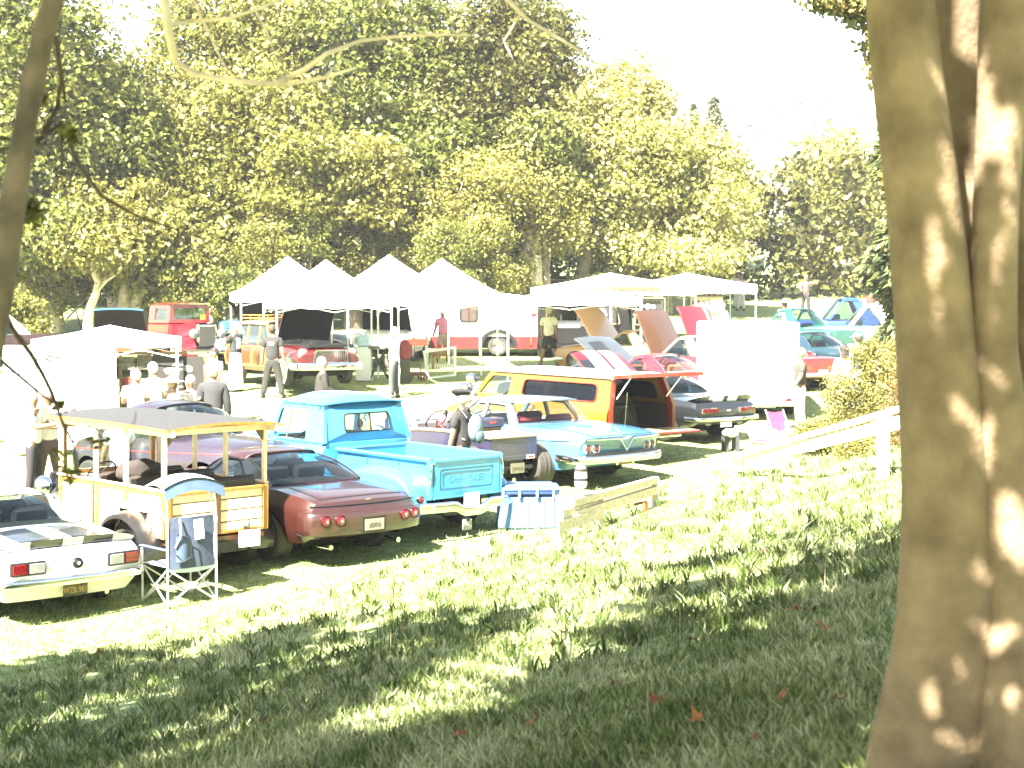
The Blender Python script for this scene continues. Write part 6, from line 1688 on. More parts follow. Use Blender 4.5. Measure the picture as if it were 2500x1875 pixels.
coupe('grey_soft_top', 'dark car with a black soft top between the teal hood and the red truck', (-10.6, 50.2, 0), 150, paint('dark_grey_paint', (.012, .012, .011)), roofm=M('soft_top', (.013, .012, .011), .9), group=FAR)
coupe('dark_hood_car', 'car with a large black hood raised behind the left tent', (-5.7, 51.4, 0), 150, paint('slate_paint', (.04, .07, .09)), hood=(48, BLACK, DARK), group=FAR)
coupe('pale_fastback', 'pale silver car behind the white haired person with the bag', (-3.55, 53.5, 0), 175, WHITE, hood=(60, WHITE, DARK), group=FAR)
coupe('navy_coupe', 'slate blue coupe behind the red truck at the left', (-7.6, 59.5, 0), 160, paint('slate_blue_paint', (.016, .045, .07)), group=FAR)

# purple coupe behind the wooden wagon
def purple_coupe():
    pm = paint('plum_paint', (.022, .015, .023))
    x, y = -6.85, 27.1
    root = car_root('plum_coupe', 'plum purple old coupe hidden behind the wooden wagon', x, y, 230)
    B = Body([(0, .60, .78, .80, .45), (.3, .80, .95, 1.0, .38), (1.2, .92, 1.05, 1.12, .32), (2.3, .92, 1.05, 1.10, .3), (3.2, .86, 1.0, 1.10, .32), (4.2, .70, .92, 1.02, .4), (4.5, .60, .8, .9, .45)],
             [(0, .9), (.3, .97), (.6, 1), (.85, .93), (1, .84)], (.95, 3.6), .42, .35, kr=.3, kf=.3)
    B.shell(root, pm, hole=(1.4, 2.9))
    P = dict(rb=.75, rt=1.5, ft=2.35, fb=2.9, zbr=1.04, zbf=1.08, zr=1.48, hb=.76, hr=.60, crown=.09, cr=.25, cf=.2, clen=.05, bow=.09)
    P['pillars'] = [[(.95, 1.05), (1.6, 1.05), (1.75, 1.47), (1.6, 1.475), (1.2, 1.36)], [(2.7, 1.07), (2.8, 1.07), (2.3, 1.475), (2.2, 1.47)]]
    P['panes'] = [[(1.63, 1.06), (2.68, 1.08), (2.18, 1.465), (1.78, 1.465)]]
    greenhouse(root, P, pm, pm); underbody(root, 0, 4.5, .5, .22, .9); wheels(root, B, .34, .2, 'smooth', CHROME)
    B.bar(root, 'bumper', CHROME, 0, .45, .03, .05); seats(root, [1.5], .7, 1.2, DARK)
    B.sideline(root, 'red_pinstripe', M('badge_red', (0, 0, 0)), .86, .3, 4.2, .008)
purple_coupe()
person('white haired person bending over behind the roof of the wooden wagon', at_head(291, 1008, 1.60), 20, 1.60, (.66, .66, .64), (.3, .3, .32), (.70, .70, .68), lean=18)

# maroon wood-panelled wagon under the tents, hood open
def maroon_wagon():
    pm = paint('dark_red_paint', (.05, .004, .004)); wd = M('panel_wood', (.08, .025, .006), .4, coat=.5)
    root = thing('maroon_wagon', 'maroon wood panelled old wagon with black underside of its raised hood showing', 'car', (-7.3, 46.3, 0), math.pi / 2 + R_(212))
    L, W = 5.0, .97
    B = Body([(0, .88, .92, .94, .4), (.3, .95, 1.0, 1.02, .36), (1.2, .97, 1.03, 1.05, .34), (2.8, .96, 1.0, 1.03, .32), (3.9, .96, .98, 1.06, .34), (4.7, .93, .92, 1.0, .4), (L, .85, .78, .84, .5)],
             [(0, .93), (.3, .98), (.55, 1), (.8, .97), (1, .88)], (1.05, 4.05), .41, .36, kf=.12)
    B.shell(root, pm, hole=(.5, 3.1))
    P = dict(rb=.25, rt=.45, ft=2.5, fb=3.15, zbr=1.02, zbf=1.03, zr=1.60, hb=.80, hr=.68, crown=.06, cr=.1, cf=.18)
    P['pillars'] = [[(.25, 1.02), (.36, 1.02), (.55, 1.59), (.44, 1.59)], [(1.3, 1.02), (1.38, 1.02), (1.38, 1.59), (1.3, 1.59)], [(2.1, 1.02), (2.18, 1.02), (2.16, 1.59), (2.08, 1.59)], [(2.92, 1.03), (3.02, 1.03), (2.52, 1.59), (2.42, 1.59)]]
    P['panes'] = [[(.38, 1.03), (1.29, 1.03), (1.29, 1.57), (.56, 1.57)], [(1.39, 1.03), (2.09, 1.03), (2.07, 1.57), (1.39, 1.57)], [(2.19, 1.03), (2.9, 1.03), (2.41, 1.57), (2.17, 1.57)]]
    tanr = M('tan_roof', (.20, .13, .06), .6); greenhouse(root, P, tanr, WOOD, glass=GLASSC)
    for sg in (1, -1):
        for (xa, xb) in ((.25, 1.28), (1.36, 2.1), (2.18, 3.05)):
            m = MB(); m.grid(lambda a, c, sg=sg, xa=xa, xb=xb: Vector((xa + (xb - xa) * a, sg * (B.side(xa + (xb - xa) * a, .48 + .48 * c) + .012), .48 + .48 * c)), 8, 4); m.build('wood_panel', wd, root)
            for z in (.46, .96):
                m = MB(); m.tube([(xa + (xb - xa) * a, sg * (B.side(xa + (xb - xa) * a, z) + .02), z) for a in np.linspace(0, 1, 8)], .025, 6); m.build('wood_rail', WOOD, root)
            for x in (xa, xb):
                m = MB(); m.tube([(x, sg * (B.side(x, z) + .02), z) for z in (.46, .7, .96)], .022, 6); m.build('wood_post', WOOD, root)
        m = MB(); m.lathe([(.125, -.05), (.135, .01), (.115, .03)], (0, 0, 0), 'X', 20); o = m.build('headlight', CHROME, root, loc=(B.pos(L, sg * .70, .86).x - .10, sg * .70, .84)); m = MB(); m.lathe([(.115, .02), (.06, .05), (.001, .06)], (0, 0, 0), 'X', 20); m.build('lens', CLEARLENS, o)
    underbody(root, 0, L, .66, .24, .9); wheels(root, B, .36, .18, 'smooth', CHROME, white=True)
    B.bar(root, 'front_bumper', CHROME, L, .50, .06, .10, end='front', wrap=.5, extra=.10)
    m = MB(); m.ring(rpoly([(-.5, .58), (.5, .58), (.46, .92), (-.46, .92)], .06), rpoly([(-.46, .61), (.46, .61), (.42, .89), (-.42, .89)], .05), lambda a, z, t: Vector((L - .03 + t, a, z)), 0, .06)
    for k in range(15): m.box((L - .0, -.40 + k * .057, .75), (.03, .018, .28))
    m.build('grille', CHROME, root)
    b = MB(); b.box((L - .04, 0, .75), (.03, .9, .3)); b.build('grille_back', DARK, root)
    b = MB(); b.box((4.1, 0, 1.02), (1.5, 1.1, .08)); b.box((4.0, 0, 1.08), (.7, .5, .14), bev=.03); b.build('engine', BLACK, root)
    # hood rises from the cowl, underside towards the front
    hoodpanel(root, (3.25, 1.12), 1.05, .76, .72, 62, pm, M('hood_underside', (.0022, .0020, .0018), .9, spec=.1), crown=.16, drop=.10)
    m = MB(); m.box((3.80, 0, 2.16), (.05, .16, .03)); m.build('hood_emblem', CHROME, root)
    # roof rack
    m = MB()
    for z in (1.72, 1.80):
        m.tube([(.6, -.6, z), (2.4, -.6, z), (2.4, .6, z), (.6, .6, z), (.6, -.6, z)], .015, 6)
    for x in (.6, 1.2, 1.8, 2.4):
        for sg in (1, -1): m.tube([(x, sg * .6, 1.62), (x, sg * .6, 1.80)], .012, 5)
    for k in range(8): m.box((1.5, -.5 + k * .143, 1.70), (1.8, .05, .015))
    m.build('roof_rack', WOOD, root)
maroon_wagon()

# red old truck at the left
def red_truck():
    pm = paint('fire_red_paint', (.14, .004, .007))
    root = thing('red_truck', 'fire red nineteen thirties coupe with upright grille and cream headlamp fenders', 'car', (-11.0, 51.0, 0), math.pi / 2 + R_(215))
    b = MB(); b.box((1.55, 0, .95), (1.7, 1.35, .75), bev=.1); b.build('body', pm, root)
    zc = [(.78, 1.28), (2.36, 1.28), (2.32, 1.82), (.85, 1.82)]
    for sg in (1, -1):
        m = MB(); m.ring(rpoly(zc, .06, 5), rpoly([(1.25, 1.36), (2.15, 1.36), (2.13, 1.72), (1.27, 1.72)], .05, 5), lambda x, z, t, sg=sg: Vector((x, sg * (.66 - .10 * (z - 1.28) - t), z)), 0, .05); m.build('cab_side', pm, root)
        m = MB(); m.prism([(1.25, 1.36), (2.15, 1.36), (2.13, 1.72), (1.27, 1.72)], lambda x, z, t, sg=sg: Vector((x, sg * (.64 - .10 * (z - 1.28) - t), z)), 0, .005); m.build('side_window', GLASSC, root)
    for x, nm in ((2.34, 'windshield'), (.80, 'rear_window')):
        m = MB(); m.ring(rpoly([(-.66, 1.28), (.66, 1.28), (.60, 1.84), (-.60, 1.84)], .06, 5), rpoly([(-.54, 1.38), (.54, 1.38), (.50, 1.72), (-.50, 1.72)], .05, 5), lambda a, z, t, x=x: Vector((x + t, a, z)), 0, .05); o = m.build('window_wall', pm, root)
        m = MB(); m.prism([(-.54, 1.38), (.54, 1.38), (.50, 1.72), (-.50, 1.72)], lambda a, z, t, x=x: Vector((x + .02 + t, a, z)), 0, .005); m.build(nm, GLASS, o)
    m = MB(); m.grid(lambda a, c: Vector((.74 + 1.72 * a, (-.66 + 1.32 * c) * .96, 1.83 + .07 * (1 - (2 * c - 1) ** 4) * (1 - .5 * (2 * a - 1) ** 6))), 8, 8); m.grid(lambda a, c: Vector((.74 + 1.72 * a, (-.66 + 1.32 * c) * .96, 1.80)), 4, 4); m.build('roof', pm, root)
    m = MB(); m.grid(lambda a, c: Vector((2.38 + 1.15 * a, (-1 + 2 * c) * (.56 - .22 * a), .62 + (.66 - .06 * a) * (1 - abs(2 * c - 1) ** 3.4))), 6, 14); m.build('engine_hood', pm, root, 40)
    m = MB(); m.box((3.56, 0, .92), (.1, .62, .72), bev=.08); g_ = m.build('grille_shell', CHROME, root)
    m = MB(); m.box((3.615, 0, .90), (.02, .50, .58), bev=.05); m.build('grille', M('grille_dark', (.03, .028, .025), .5), g_)
    for sg in (1, -1):
        m = MB()
        m.grid(lambda a, c, sg=sg: Vector((3.2 - math.cos(R_(5 + 190 * a)) * .56, sg * (.40 + .46 * c), .40 + math.sin(R_(5 + 190 * a)) * .52 - .05 * c * c)), 16, 6); m.build('front_fender', pm, root, 60)
        m = MB()
        m.grid(lambda a, c, sg=sg: Vector((.75 - math.cos(R_(-5 + 190 * a)) * .54, sg * (.55 + .32 * c), .40 + math.sin(R_(-5 + 190 * a)) * .50 - .05 * c * c)), 16, 6); m.build('rear_fender', pm, root, 60)
        wheel(root, 3.2, sg * .74, .38, .17, paint('cream_rim', (.22, .17, .09)), 'smooth', rimr=.62, white=True); wheel(root, .75, sg * .74, .38, .18, paint('cream_rim', (0, 0, 0)), 'smooth', white=True)
        m = MB(); m.lathe([(.03, -.14), (.12, -.03), (.14, .04), (.001, .09)], (0, 0, 0), 'X', 16); m.build('headlight', CLEARLENS, root, loc=(3.6, sg * .44, .98))
        m = MB(); m.box((1.95, sg * .72, .44), (1.4, .25, .04)); m.build('running_board', pm, root)
    m = MB(); m.sweep([(3.86, y, .48) for y in np.linspace(-.85, .85, 9)], .025, .04, 10); m.build('front_bumper', CHROME, root)
    b = MB(); b.box((2, 0, .5), (3.2, .7, .2)); b.build('chassis', BLACK, root)
    b = MB(); b.box((2.385, .42, 1.45), (.01, .16, .14)); b.build('show_card', M('show_card', (.5, .22, .02), .6), root)
red_truck()

# red and white caravan
def caravan():
    root = thing('caravan', 'small white caravan with a red lower band and black wheel arch', 'caravan', (-1.32, 54.2, 0), R_(2))
    rd = paint('caravan_red', (.12, .012, .012)); L = 4.75; wv = 1.9
    prof = [(-2.3, .62), (2.42, .62), (2.42, 1.10), (2.2, 1.62), (1.7, 1.95), (.6, 2.05), (-1.3, 2.02), (-2.1, 1.75), (-2.35, 1.2)]
    b = MB(); b.prism(rpoly(prof, .25, 5), lambda x, z, t: Vector((x, t, z)), -wv / 2, wv / 2); b.build('shell', WHITE, root, 30)
    for (xa, xb) in ((-2.36, -1.90), (-1.88, -1.40), (-1.38, -.86), (-.84, .30), (1.36, 1.9), (1.92, 2.44)):
        b = MB(); b.box(((xa + xb) / 2, 0, .42), (xb - xa - .015, wv + .03, .40)); b.build('lower_panel', rd, root)
    b = MB(); b.box((.83, 0, .5), (1.04, wv - .3, .5)); b.build('wheel_well', BLACK, root)
    b = MB()
    b.grid(lambda a, c: Vector((.83 - math.cos(math.pi * a) * .62, -wv / 2 - .06 + .16 * c, .30 + math.sin(math.pi * a) * .56)), 14, 2)
    b.grid(lambda a, c: Vector((.83 - math.cos(math.pi * a) * (.62 - .12 * c), -wv / 2 - .06, .30 + math.sin(math.pi * a) * (.56 - .12 * c))), 14, 1); b.build('wheel_arch', BLACK, root, 50)
    wheel(root, .83, -.80, .32, .2, CHROME, 'smooth'); wheel(root, .83, .80, .32, .2, CHROME, 'smooth')
    m = MB(); m.ring(rpoly([(-.30, 1.08), (.30, 1.08), (.30, 1.82), (-.30, 1.82)], .12, 5), rpoly([(-.25, 1.13), (.25, 1.13), (.25, 1.77), (-.25, 1.77)], .10, 5), lambda a, z, t: Vector((a - .12, -wv / 2 - .03 + t, z)), 0, .04); f_ = m.build('window_frame', BLACK, root)
    m = MB(); m.prism(rpoly([(-.25, 1.13), (.25, 1.13), (.25, 1.77), (-.25, 1.77)], .10, 5), lambda a, z, t: Vector((a - .12, -wv / 2 - .008 + t, z)), 0, .005); m.build('window_pane', M('dark_pane', (.05, .035, .03), .15), f_)
    b = MB(); b.box((-.12, -wv / 2 - .02, 1.45), (.015, .02, .66)); b.build('window_bar', BLACK, f_)
    b = MB(); b.tube([(-2.3, -.5, .36), (-3.4, 0, .40)], .04, 6); b.tube([(-2.3, .5, .36), (-3.4, 0, .40)], .04, 6); b.tube([(-3.3, 0, 0), (-3.3, 0, .5)], .03, 6); b.build('drawbar', WHITE, root)
    for (x, z, s_) in ((2.0, 1.35, 1), (2.15, 1.1, .6)):
        b = MB(); b.prism([(x - .14 * s_, z), (x + .16 * s_, z + .05), (x, z - .13 * s_)], lambda a, c, t: Vector((a, -wv / 2 - .006 - t, c)), 0, .004); b.build('red_mark', rd, root)
    b = MB(); b.box((0, 0, .28), (4.4, 1.2, .1)); b.build('chassis', BLACK, root)
caravan()

# black van with open rear doors
def black_van():
    pm = paint('van_black_paint', (.006, .0055, .005)); root = thing('black_van', 'black van with its side and rear doors open showing goods inside', 'van', (2.35, 52.6, 0), R_(0))
    cr = M('cream_edge', (.2, .16, .07), .5)
    # opening faces the camera (-y)
    b = MB(); b.box((0, 2.2, 1.95), (3.1, 4.3, .06), bev=.02); b.box((0, 4.35, 1.2), (3.1, .06, 1.5)); b.box((-1.5, 2.2, 1.15), (.06, 4.3, 1.6)); b.box((1.5, 2.2, 1.15), (.06, 4.3, 1.6)); b.box((0, 2.2, .42), (3.1, 4.3, .12)); b.build('body', pm, root)
    m = MB(); m.ring(rpoly([(-1.52, .38), (1.56, .38), (1.30, 1.98), (-1.45, 1.98)], .15, 5), rpoly([(-1.30, .50), (.10, .50), (.10, 1.84), (-1.22, 1.84)], .10, 5), lambda a, z, t: Vector((a, .05 - t, z)), 0, .06); m.build('rear_frame', pm, root)
    m = MB(); m.prism(rpoly([(.22, 1.12), (1.12, 1.12), (.95, 1.84), (.22, 1.84)], .08, 5), lambda a, z, t: Vector((a, -.02 - t, z)), 0, .006); m.build('rear_window', M('van_glass', (.03, .028, .03), .1), root)
    m = MB(); q = [Vector((a, -.03, z)) for a, z in rpoly([(.22, 1.12), (1.12, 1.12), (.95, 1.84), (.22, 1.84)], .08, 5)]; m.tube(q + [q[0]], .022, 5, cap=False); m.build('window_trim', cr, root)
    b = MB(); b.tube([(-1.27, -.02, .5), (-1.22, -.02, 1.84)], .02, 5); b.build('yellow_edge', M('yellow_edge', (.2, .14, .006), .5), root)
    b = MB(); b.box((-.55, 1.0, 1.12), (1.4, .7, .22), bev=.04); b.box((-.6, .62, 1.05), (.9, .02, .16)); b.build('white_counter', WHITE, root)
    for x in (-1.0, -.75, -.2):
        b = MB(); b.lathe([(.03, 0), (.03, .12), (.012, .16), (.012, .2), (.001, .2)], (x, .9, 1.23), 'Z', 10); b.build('bottle', WHITE, root)
    b = MB(); b.box((-.5, 1.2, .75), (1.5, 1.2, .5)); b.build('cargo_shelf', DARK, root)
    for sg in (-1, 1): wheel(root, sg * 1.38, .9, .36, .24).rotation_euler = (0, 0, math.pi / 2)
    # opened door on the right
    d = MB(); d.ring(rpoly([(0, .55), (1.02, .55), (1.02, 1.98), (.08, 1.98)], .06, 5), rpoly([(.10, 1.12), (.92, 1.12), (.90, 1.86), (.16, 1.86)], .06, 5), lambda a, z, t: Vector((1.55 + a, -.12 - t + .10 * a, z)), 0, .06); dr = d.build('open_door', pm, root)
    d = MB(); d.prism(rpoly([(.10, 1.12), (.92, 1.12), (.90, 1.86), (.16, 1.86)], .06, 5), lambda a, z, t: Vector((1.55 + a, -.09 - t + .10 * a, z)), 0, .006); d.build('door_window', M('van_glass', (0, 0, 0)), dr)
    d = MB(); q = [Vector((1.55 + a, -.20 + .10 * a, z)) for a, z in rpoly([(.03, 1.10), (.99, 1.10), (.99, 1.95), (.10, 1.95)], .06, 5)]; d.tube(q + [q[0]], .022, 5, cap=False); d.build('door_trim', cr, dr)
    rs = random.Random(4)
    for k in range(11):
        x, z = .22 + (k % 4) * .2 + rs.uniform(-.03, .03), 1.24 + (k // 4) * .22 + rs.uniform(-.03, .03)
        d = MB(); d.ell((1.55 + x, -.20 + .10 * x, z), (rs.uniform(.05, .09), .004, rs.uniform(.05, .09)), 10, 6); d.build('white_sticker', WHITE, dr)
    d = MB(); d.ell((.5, -.03, 1.42), (.19, .005, .22), 14, 8); d.build('white_sticker', WHITE, root)
    d = MB(); d.box((2.05, -.22, .86), (.34, .01, .05)); d.build('door_badge', STEEL, dr)
black_van()
ch = thing('folding_chair', 'grey framed folding chair with white back in front of the black van', 'chair', (2.6, 51.6, 0), R_(10))
b = MB(); b.ring(rpoly([(-.28, .55), (.28, .55), (.26, 1.15), (-.26, 1.15)], .08), rpoly([(-.21, .62), (.21, .62), (.19, 1.08), (-.19, 1.08)], .06), lambda a, z, t: Vector((a, t, z)), 0, .05); b.build('frame', STEEL, ch)
b = MB(); b.prism(rpoly([(-.22, .61), (.22, .61), (.20, 1.09), (-.20, 1.09)], .06), lambda a, z, t: Vector((a, .015 + t, z)), 0, .02); b.build('back_panel', CANVAS, ch)
for sg in (-1, 1):
    b = MB(); b.tube([(sg * .27, 0, .6), (sg * .27, .35, 0)], .016, 6); b.tube([(sg * .27, .4, .5), (sg * .27, -.05, 0)], .016, 6); b.build('leg', STEEL, ch)
b = MB(); b.box((0, .25, .5), (.5, .45, .04)); b.build('seat', CANVAS, ch)

# white box trailer
def box_trailer():
    root = thing('box_trailer', 'tall plain white box trailer hiding the cars behind it', 'trailer', (5.30, 36.6, 0), math.pi / 2 + R_(-5))
    W2, L, z0, z1 = 1.08, 3.9, .42, 2.22
    b = MB(); b.box((L / 2, 0, (z0 + z1) / 2), (L, W2 * 2, z1 - z0), bev=.04); b.build('box', WHITE, root)
    for sg in (1, -1):
        b = MB(); b.box((-.03, sg * .49, (z0 + z1) / 2), (.04, .94, z1 - z0 - .16), bev=.01); d = b.build('rear_door', WHITE, root)
        b = MB(); b.tube([(-.075, sg * .08, z0 + .1), (-.075, sg * .08, z1 - .1)], .014, 6); b.box((-.08, sg * .14, 1.25), (.02, .14, .03)); b.build('lock_bar', STEEL, d)
    tr = M('aluminium_trim', (.42, .36, .28), .4, .6)
    for sg in (1, -1):
        b = MB(); b.box((-.02, sg * W2, (z0 + z1) / 2), (.08, .05, z1 - z0)); b.build('corner_trim', tr, root)
        b = MB(); b.box((-.04, sg * .88, .50), (.03, .12, .08), bev=.01); b.build('tail_lamp', REDLENS, root)
        wheel(root, 1.7, sg * 1.0, .34, .2)
        b = MB(); b.grid(lambda a, c, sg=sg: Vector((1.7 - math.cos(math.pi * a) * .44, sg * (1.0 + .14 * c), .34 + math.sin(math.pi * a) * .42)), 12, 2); b.build('mudguard', WHITE, root)
    b = MB(); b.sweep([(-.06, y, .40) for y in np.linspace(-1, 1, 5)], .03, .05, 8); b.box((L / 2, 0, .36), (L, 1.2, .1)); b.build('chassis', STEEL, root)
box_trailer()
# ================================================================ near canopy and leaning tree
shade = []
def B0(u): return float(np.interp(u, [-200, 0, 250, 500, 900, 1200, 1500, 1750, 1850, 2200, 2600], [1620, 1605, 1580, 1548, 1478, 1495, 1430, 1345, 1290, 1262, 1245]))
r = np.random.default_rng(31)
for u in range(-560, 2700, 68):
    for v in range(1230, 2060, 42):
        uu, vv = u + r.uniform(-35, 35), v + r.uniform(-20, 20)
        if vv < B0(uu) + 14: continue
        # long sunlit gaps in the shade
        if abs((uu - 1180) * .50 + (vv - 1660)) < 80 and 930 < uu < 1520: continue
        if 1500 < uu < 2000 and abs(vv - 1835 + (uu - 1750) * .25) < 26: continue
        if 780 < uu < 1050 and abs(vv - 1800) < 40: continue
        q = gp(uu, vv); t = r.uniform(7.6, 11.5)
        shade.append((q.x + SUN_VEC.x * t, q.y + SUN_VEC.y * t, q.z + SUN_VEC.z * t))

def dS(v): return BT - .13 - .14 * min(1, max(0, (v - 700) / 1000))
tr = []
LIT = [(2365, 150, 45, 60), (2370, 260, 55, 110), (2400, 380, 45, 90), (2345, 445, 40, 45), (2250, 450, 35, 35), (2345, 560, 22, 60), (2300, 615, 55, 40), (2305, 700, 40, 60), (2290, 240, 22, 30), (2480, 420, 22, 160), (2490, 600, 20, 50), (2440, 700, 18, 80), (2300, 800, 22, 60), (2420, 880, 16, 70), (2250, 960, 22, 30), (2330, 1010, 18, 40), (2400, 1060, 26, 60), (2450, 1240, 45, 80), (2490, 1330, 30, 60), (2390, 1370, 16, 20), (2430, 1510, 60, 22), (2460, 1560, 50, 18), (2330, 1520, 22, 16), (2240, 1640, 28, 40), (2300, 1610, 18, 20), (2260, 1690, 40, 36), (2330, 1600, 30, 16), (2300, 1790, 26, 30), (2225, 1830, 22, 28), (2360, 1800, 20, 24), (2420, 1690, 22, 30), (2240, 1330, 12, 20), (2215, 120, 14, 20), (2480, 1750, 20, 30), (2240, 1230, 14, 26)]
def clear_of_trunk(p):
    """keep open the gaps through which the sun reaches the trunk"""
    for a, b_, c, e in LIT:
        q = at(a, b_, dS(b_)); w_ = Vector(p) - q; k_ = w_.dot(SUN_VEC)
        if k_ > 0 and (w_ - SUN_VEC * k_).length < .62: return False
    return True
shade = [p for p in shade if clear_of_trunk(p)]
sh_r, sh_l = [], []
for (x, y, z) in shade: (sh_r if x > -3.2 else sh_l).append((x, y, z, .42, .42, .34))
overhead(big, bgx, BT, bgz, sh_r + [(x_, y_, z_, 2.6, 2.2, 1.3) for x_, y_, z_ in ((-7, -6, 10.5), (-3, -7, 11), (1.5, -7, 11), (6, -6, 10.5), (-9, -10, 11), (-2, -12, 12), (4, -12, 12), (9, -10, 11), (8, -1, 10), (9, 4, 9.5), (11, 9, 9.5), (12, -4, 10))], int(len(sh_r) * 110 + 2600), 78)  # wide clumps behind the viewer are added to hold sky light off the bank
# unseen leaf clumps added along the sun rays to dapple the big trunk
r = np.random.default_rng(9)
for u in range(2120, 2560, 24):
    for v in range(-60, 2000, 24):
        uu, vv = u + r.uniform(-8, 8), v + r.uniform(-8, 8)
        if any(((uu - a) / (c + (13 if a > 2320 else 4))) ** 2 + ((vv - b_) / (e + (14 if a > 2320 else 4))) ** 2 < 1 for a, b_, c, e in LIT): continue
        q = at(uu, vv, dS(vv)); t = r.uniform(4.6, 6.4); tr.append((q.x + SUN_VEC.x * t, q.y + SUN_VEC.y * t, q.z + SUN_VEC.z * t, .028, .028, .028))
for v in range(0, 800, 40):  # more added clumps, dappling the leaning trunk
    if 300 < v < 350 or 470 < v < 540: continue
    u = float(np.interp(v, [0, 120, 330, 560, 850], [125, 100, 60, 25, -30])); q = at(u, v, 5.2); t = r.uniform(4, 6); tr.append((q.x + SUN_VEC.x * t, q.y + SUN_VEC.y * t, q.z + SUN_VEC.z * t, .05, .05, .05))
lt_x, lt_y = px(-330, 5.2), 5.2
lean_t = thing('leaning_tree', 'slim leaning tree with bare drooping twigs at the left edge', 'tree', (lt_x, lt_y, gz(lt_x, lt_y)))
LZ = gz(lt_x, lt_y)
def LP(u, v, d): q = at(u, v, d); return Vector((q.x - lt_x, d - lt_y, q.z - LZ))
bkl = M('mottled_bark', (.035, .026, .017), .9, col2=(.12, .09, .06), scale=9, bump=.5, bscale=30)
b = MB(); bark_tube(b, [(0, 0, -.1), tuple(LP(-160, 1400, 5.2)), tuple(LP(-30, 850, 5.2)), tuple(LP(25, 560, 5.2)), tuple(LP(60, 330, 5.2)), tuple(LP(100, 120, 5.2)), tuple(LP(145, -60, 5.2)), tuple(LP(230, -500, 5.4)), tuple(LP(300, -1100, 5.8))], [.075, .062, .052, .044, .036, .036, .034, .03, .02], 16, 3, .07); b.build('trunk', bkl, lean_t, 80)
TW = M('twig_bark', (.025, .016, .010), .9, col2=(.05, .032, .02), scale=20)
def twig(pts, r0, d=5.6, mat=None, name='twig'):
    b = MB(); n = len(pts); b.tube([LP(u, v, d + .1 * math.sin(i * 1.7)) for i, (u, v) in enumerate(pts)], [r0 * (1 - .75 * i / (n - 1)) for i in range(n)], 6); return b.build(name, mat or TW, lean_t, 60)
twig([(20, 590), (14, 690), (6, 745), (28, 799), (76, 865), (104, 913), (127, 960), (139, 992), (152, 1030), (177, 1080), (182, 1102), (190, 1150)], .013)
twig([(-40, 840), (0, 878), (41, 913), (104, 966), (139, 986), (155, 990)], .011)
twig([(95, 862), (136, 872), (215, 886), (278, 884), (330, 884), (342, 900)], .005)
twig([(110, 875), (165, 903), (215, 944)], .006)
twig([(178, 1080), (215, 1042), (253, 1055), (300, 1058), (329, 1030), (332, 1005)], .005)
twig([(-20, 1085), (60, 1060), (130, 1130), (165, 1170)], .004)
twig([(-20, 905), (40, 912), (125, 908)], .005); twig([(60, 1190), (120, 1205), (190, 1175), (220, 1140)], .004)
twig([(135, 90), (160, 250), (145, 260)], .01); twig([(105, 330), (140, 260), (150, 180), (130, 60)], .012)
twig([(85, 350), (150, 300), (190, 400), (250, 480), (340, 530), (430, 560), (520, 590)], .012); twig([(150, 330), (150, 420), (170, 520)], .006); twig([(0, 335), (60, 350)], .008); twig([(-20, 380), (50, 345)], .008)
PAL = M('sunlit_bare_bark', (.42, .34, .25), .8, col2=(.56, .48, .37), scale=6)  # sunlight on these limbs is put into the pale bark colour
twig([(230, -500), (330, -260), (395, -60), (412, 80), (428, 150), (480, 182), (560, 197), (640, 204), (700, 205), (790, 190), (870, 165)], .026, 7.6, PAL, 'limb')
twig([(670, 204), (700, 190), (740, 172), (800, 130), (880, 100), (960, 90), (1060, 84), (1150, 86)], .017, 7.6, PAL, 'limb')
twig([(412, 60), (470, 52), (560, 45), (640, 18), (720, -15), (860, -90)], .012, 7.6, PAL, 'limb')
twig([(800, -700), (1100, -150), (1235, -5), (1290, 50), (1400, 115), (1450, 150), (1500, 172)], .014, 7.8, PAL, 'limb')
twig([(1270, 35), (1230, 100), (1260, 160)], .006, 7.8, PAL, 'twig')
twig([(330, -260), (460, -30), (500, 60), (550, 165), (620, 250)], .010, 7.8, PAL, 'twig'); twig([(520, -300), (600, -20), (655, 85), (720, 280)], .008, 8.0, PAL, 'twig')
twig([(790, 190), (830, 150), (835, 140)], .006, 7.6, PAL, 'twig')
lb_ = []
for (u, v, ru) in ((150, 1120, 22), (172, 1155, 20), (120, 1150, 10), (240, 1075, 12), (145, 990, 14), (118, 880, 12), (290, 1090, 8), (200, 1210, 9), (60, 520, 45), (20, 640, 40), (170, 330, 25), (110, 240, 20)):
    q = LP(u, v, 5.6); s = 5.6 / FPX; lb_.append((q.x, q.y, q.z, ru * s, ru * s, ru * s))
crown('sprigs', lb_, 900, .028, LD, lean_t, 91, clump=.035, per=22)
ob = [(x - lt_x, y - lt_y, z - LZ, a, b_, c) for x, y, z, a, b_, c in sh_l]
o, C = crown('crown', ob, int(len(ob) * 100), .22, LB, lean_t, 92, clump=.30, per=30)
dp = [(x - lt_x, y - lt_y, z - LZ, a, b_, c) for x, y, z, a, b_, c in tr]
crown('foliage', dp, len(dp) * 20, .055, LB, lean_t, 93, clump=.032, per=14)  # the added clumps that dapple both trunks
b = MB(); rr = random.Random(5)
for k in range(24):
    tg = Vector(C[rr.randrange(len(C))]); s = LP(230 + rr.uniform(-20, 60), -500 - rr.uniform(0, 500), 5.5); b.tube([s, s.lerp(tg, .5) + Vector((0, 0, .4)), tg], [.025, .018, .006], 5)
b.build('limb', BARK, lean_t, 60)

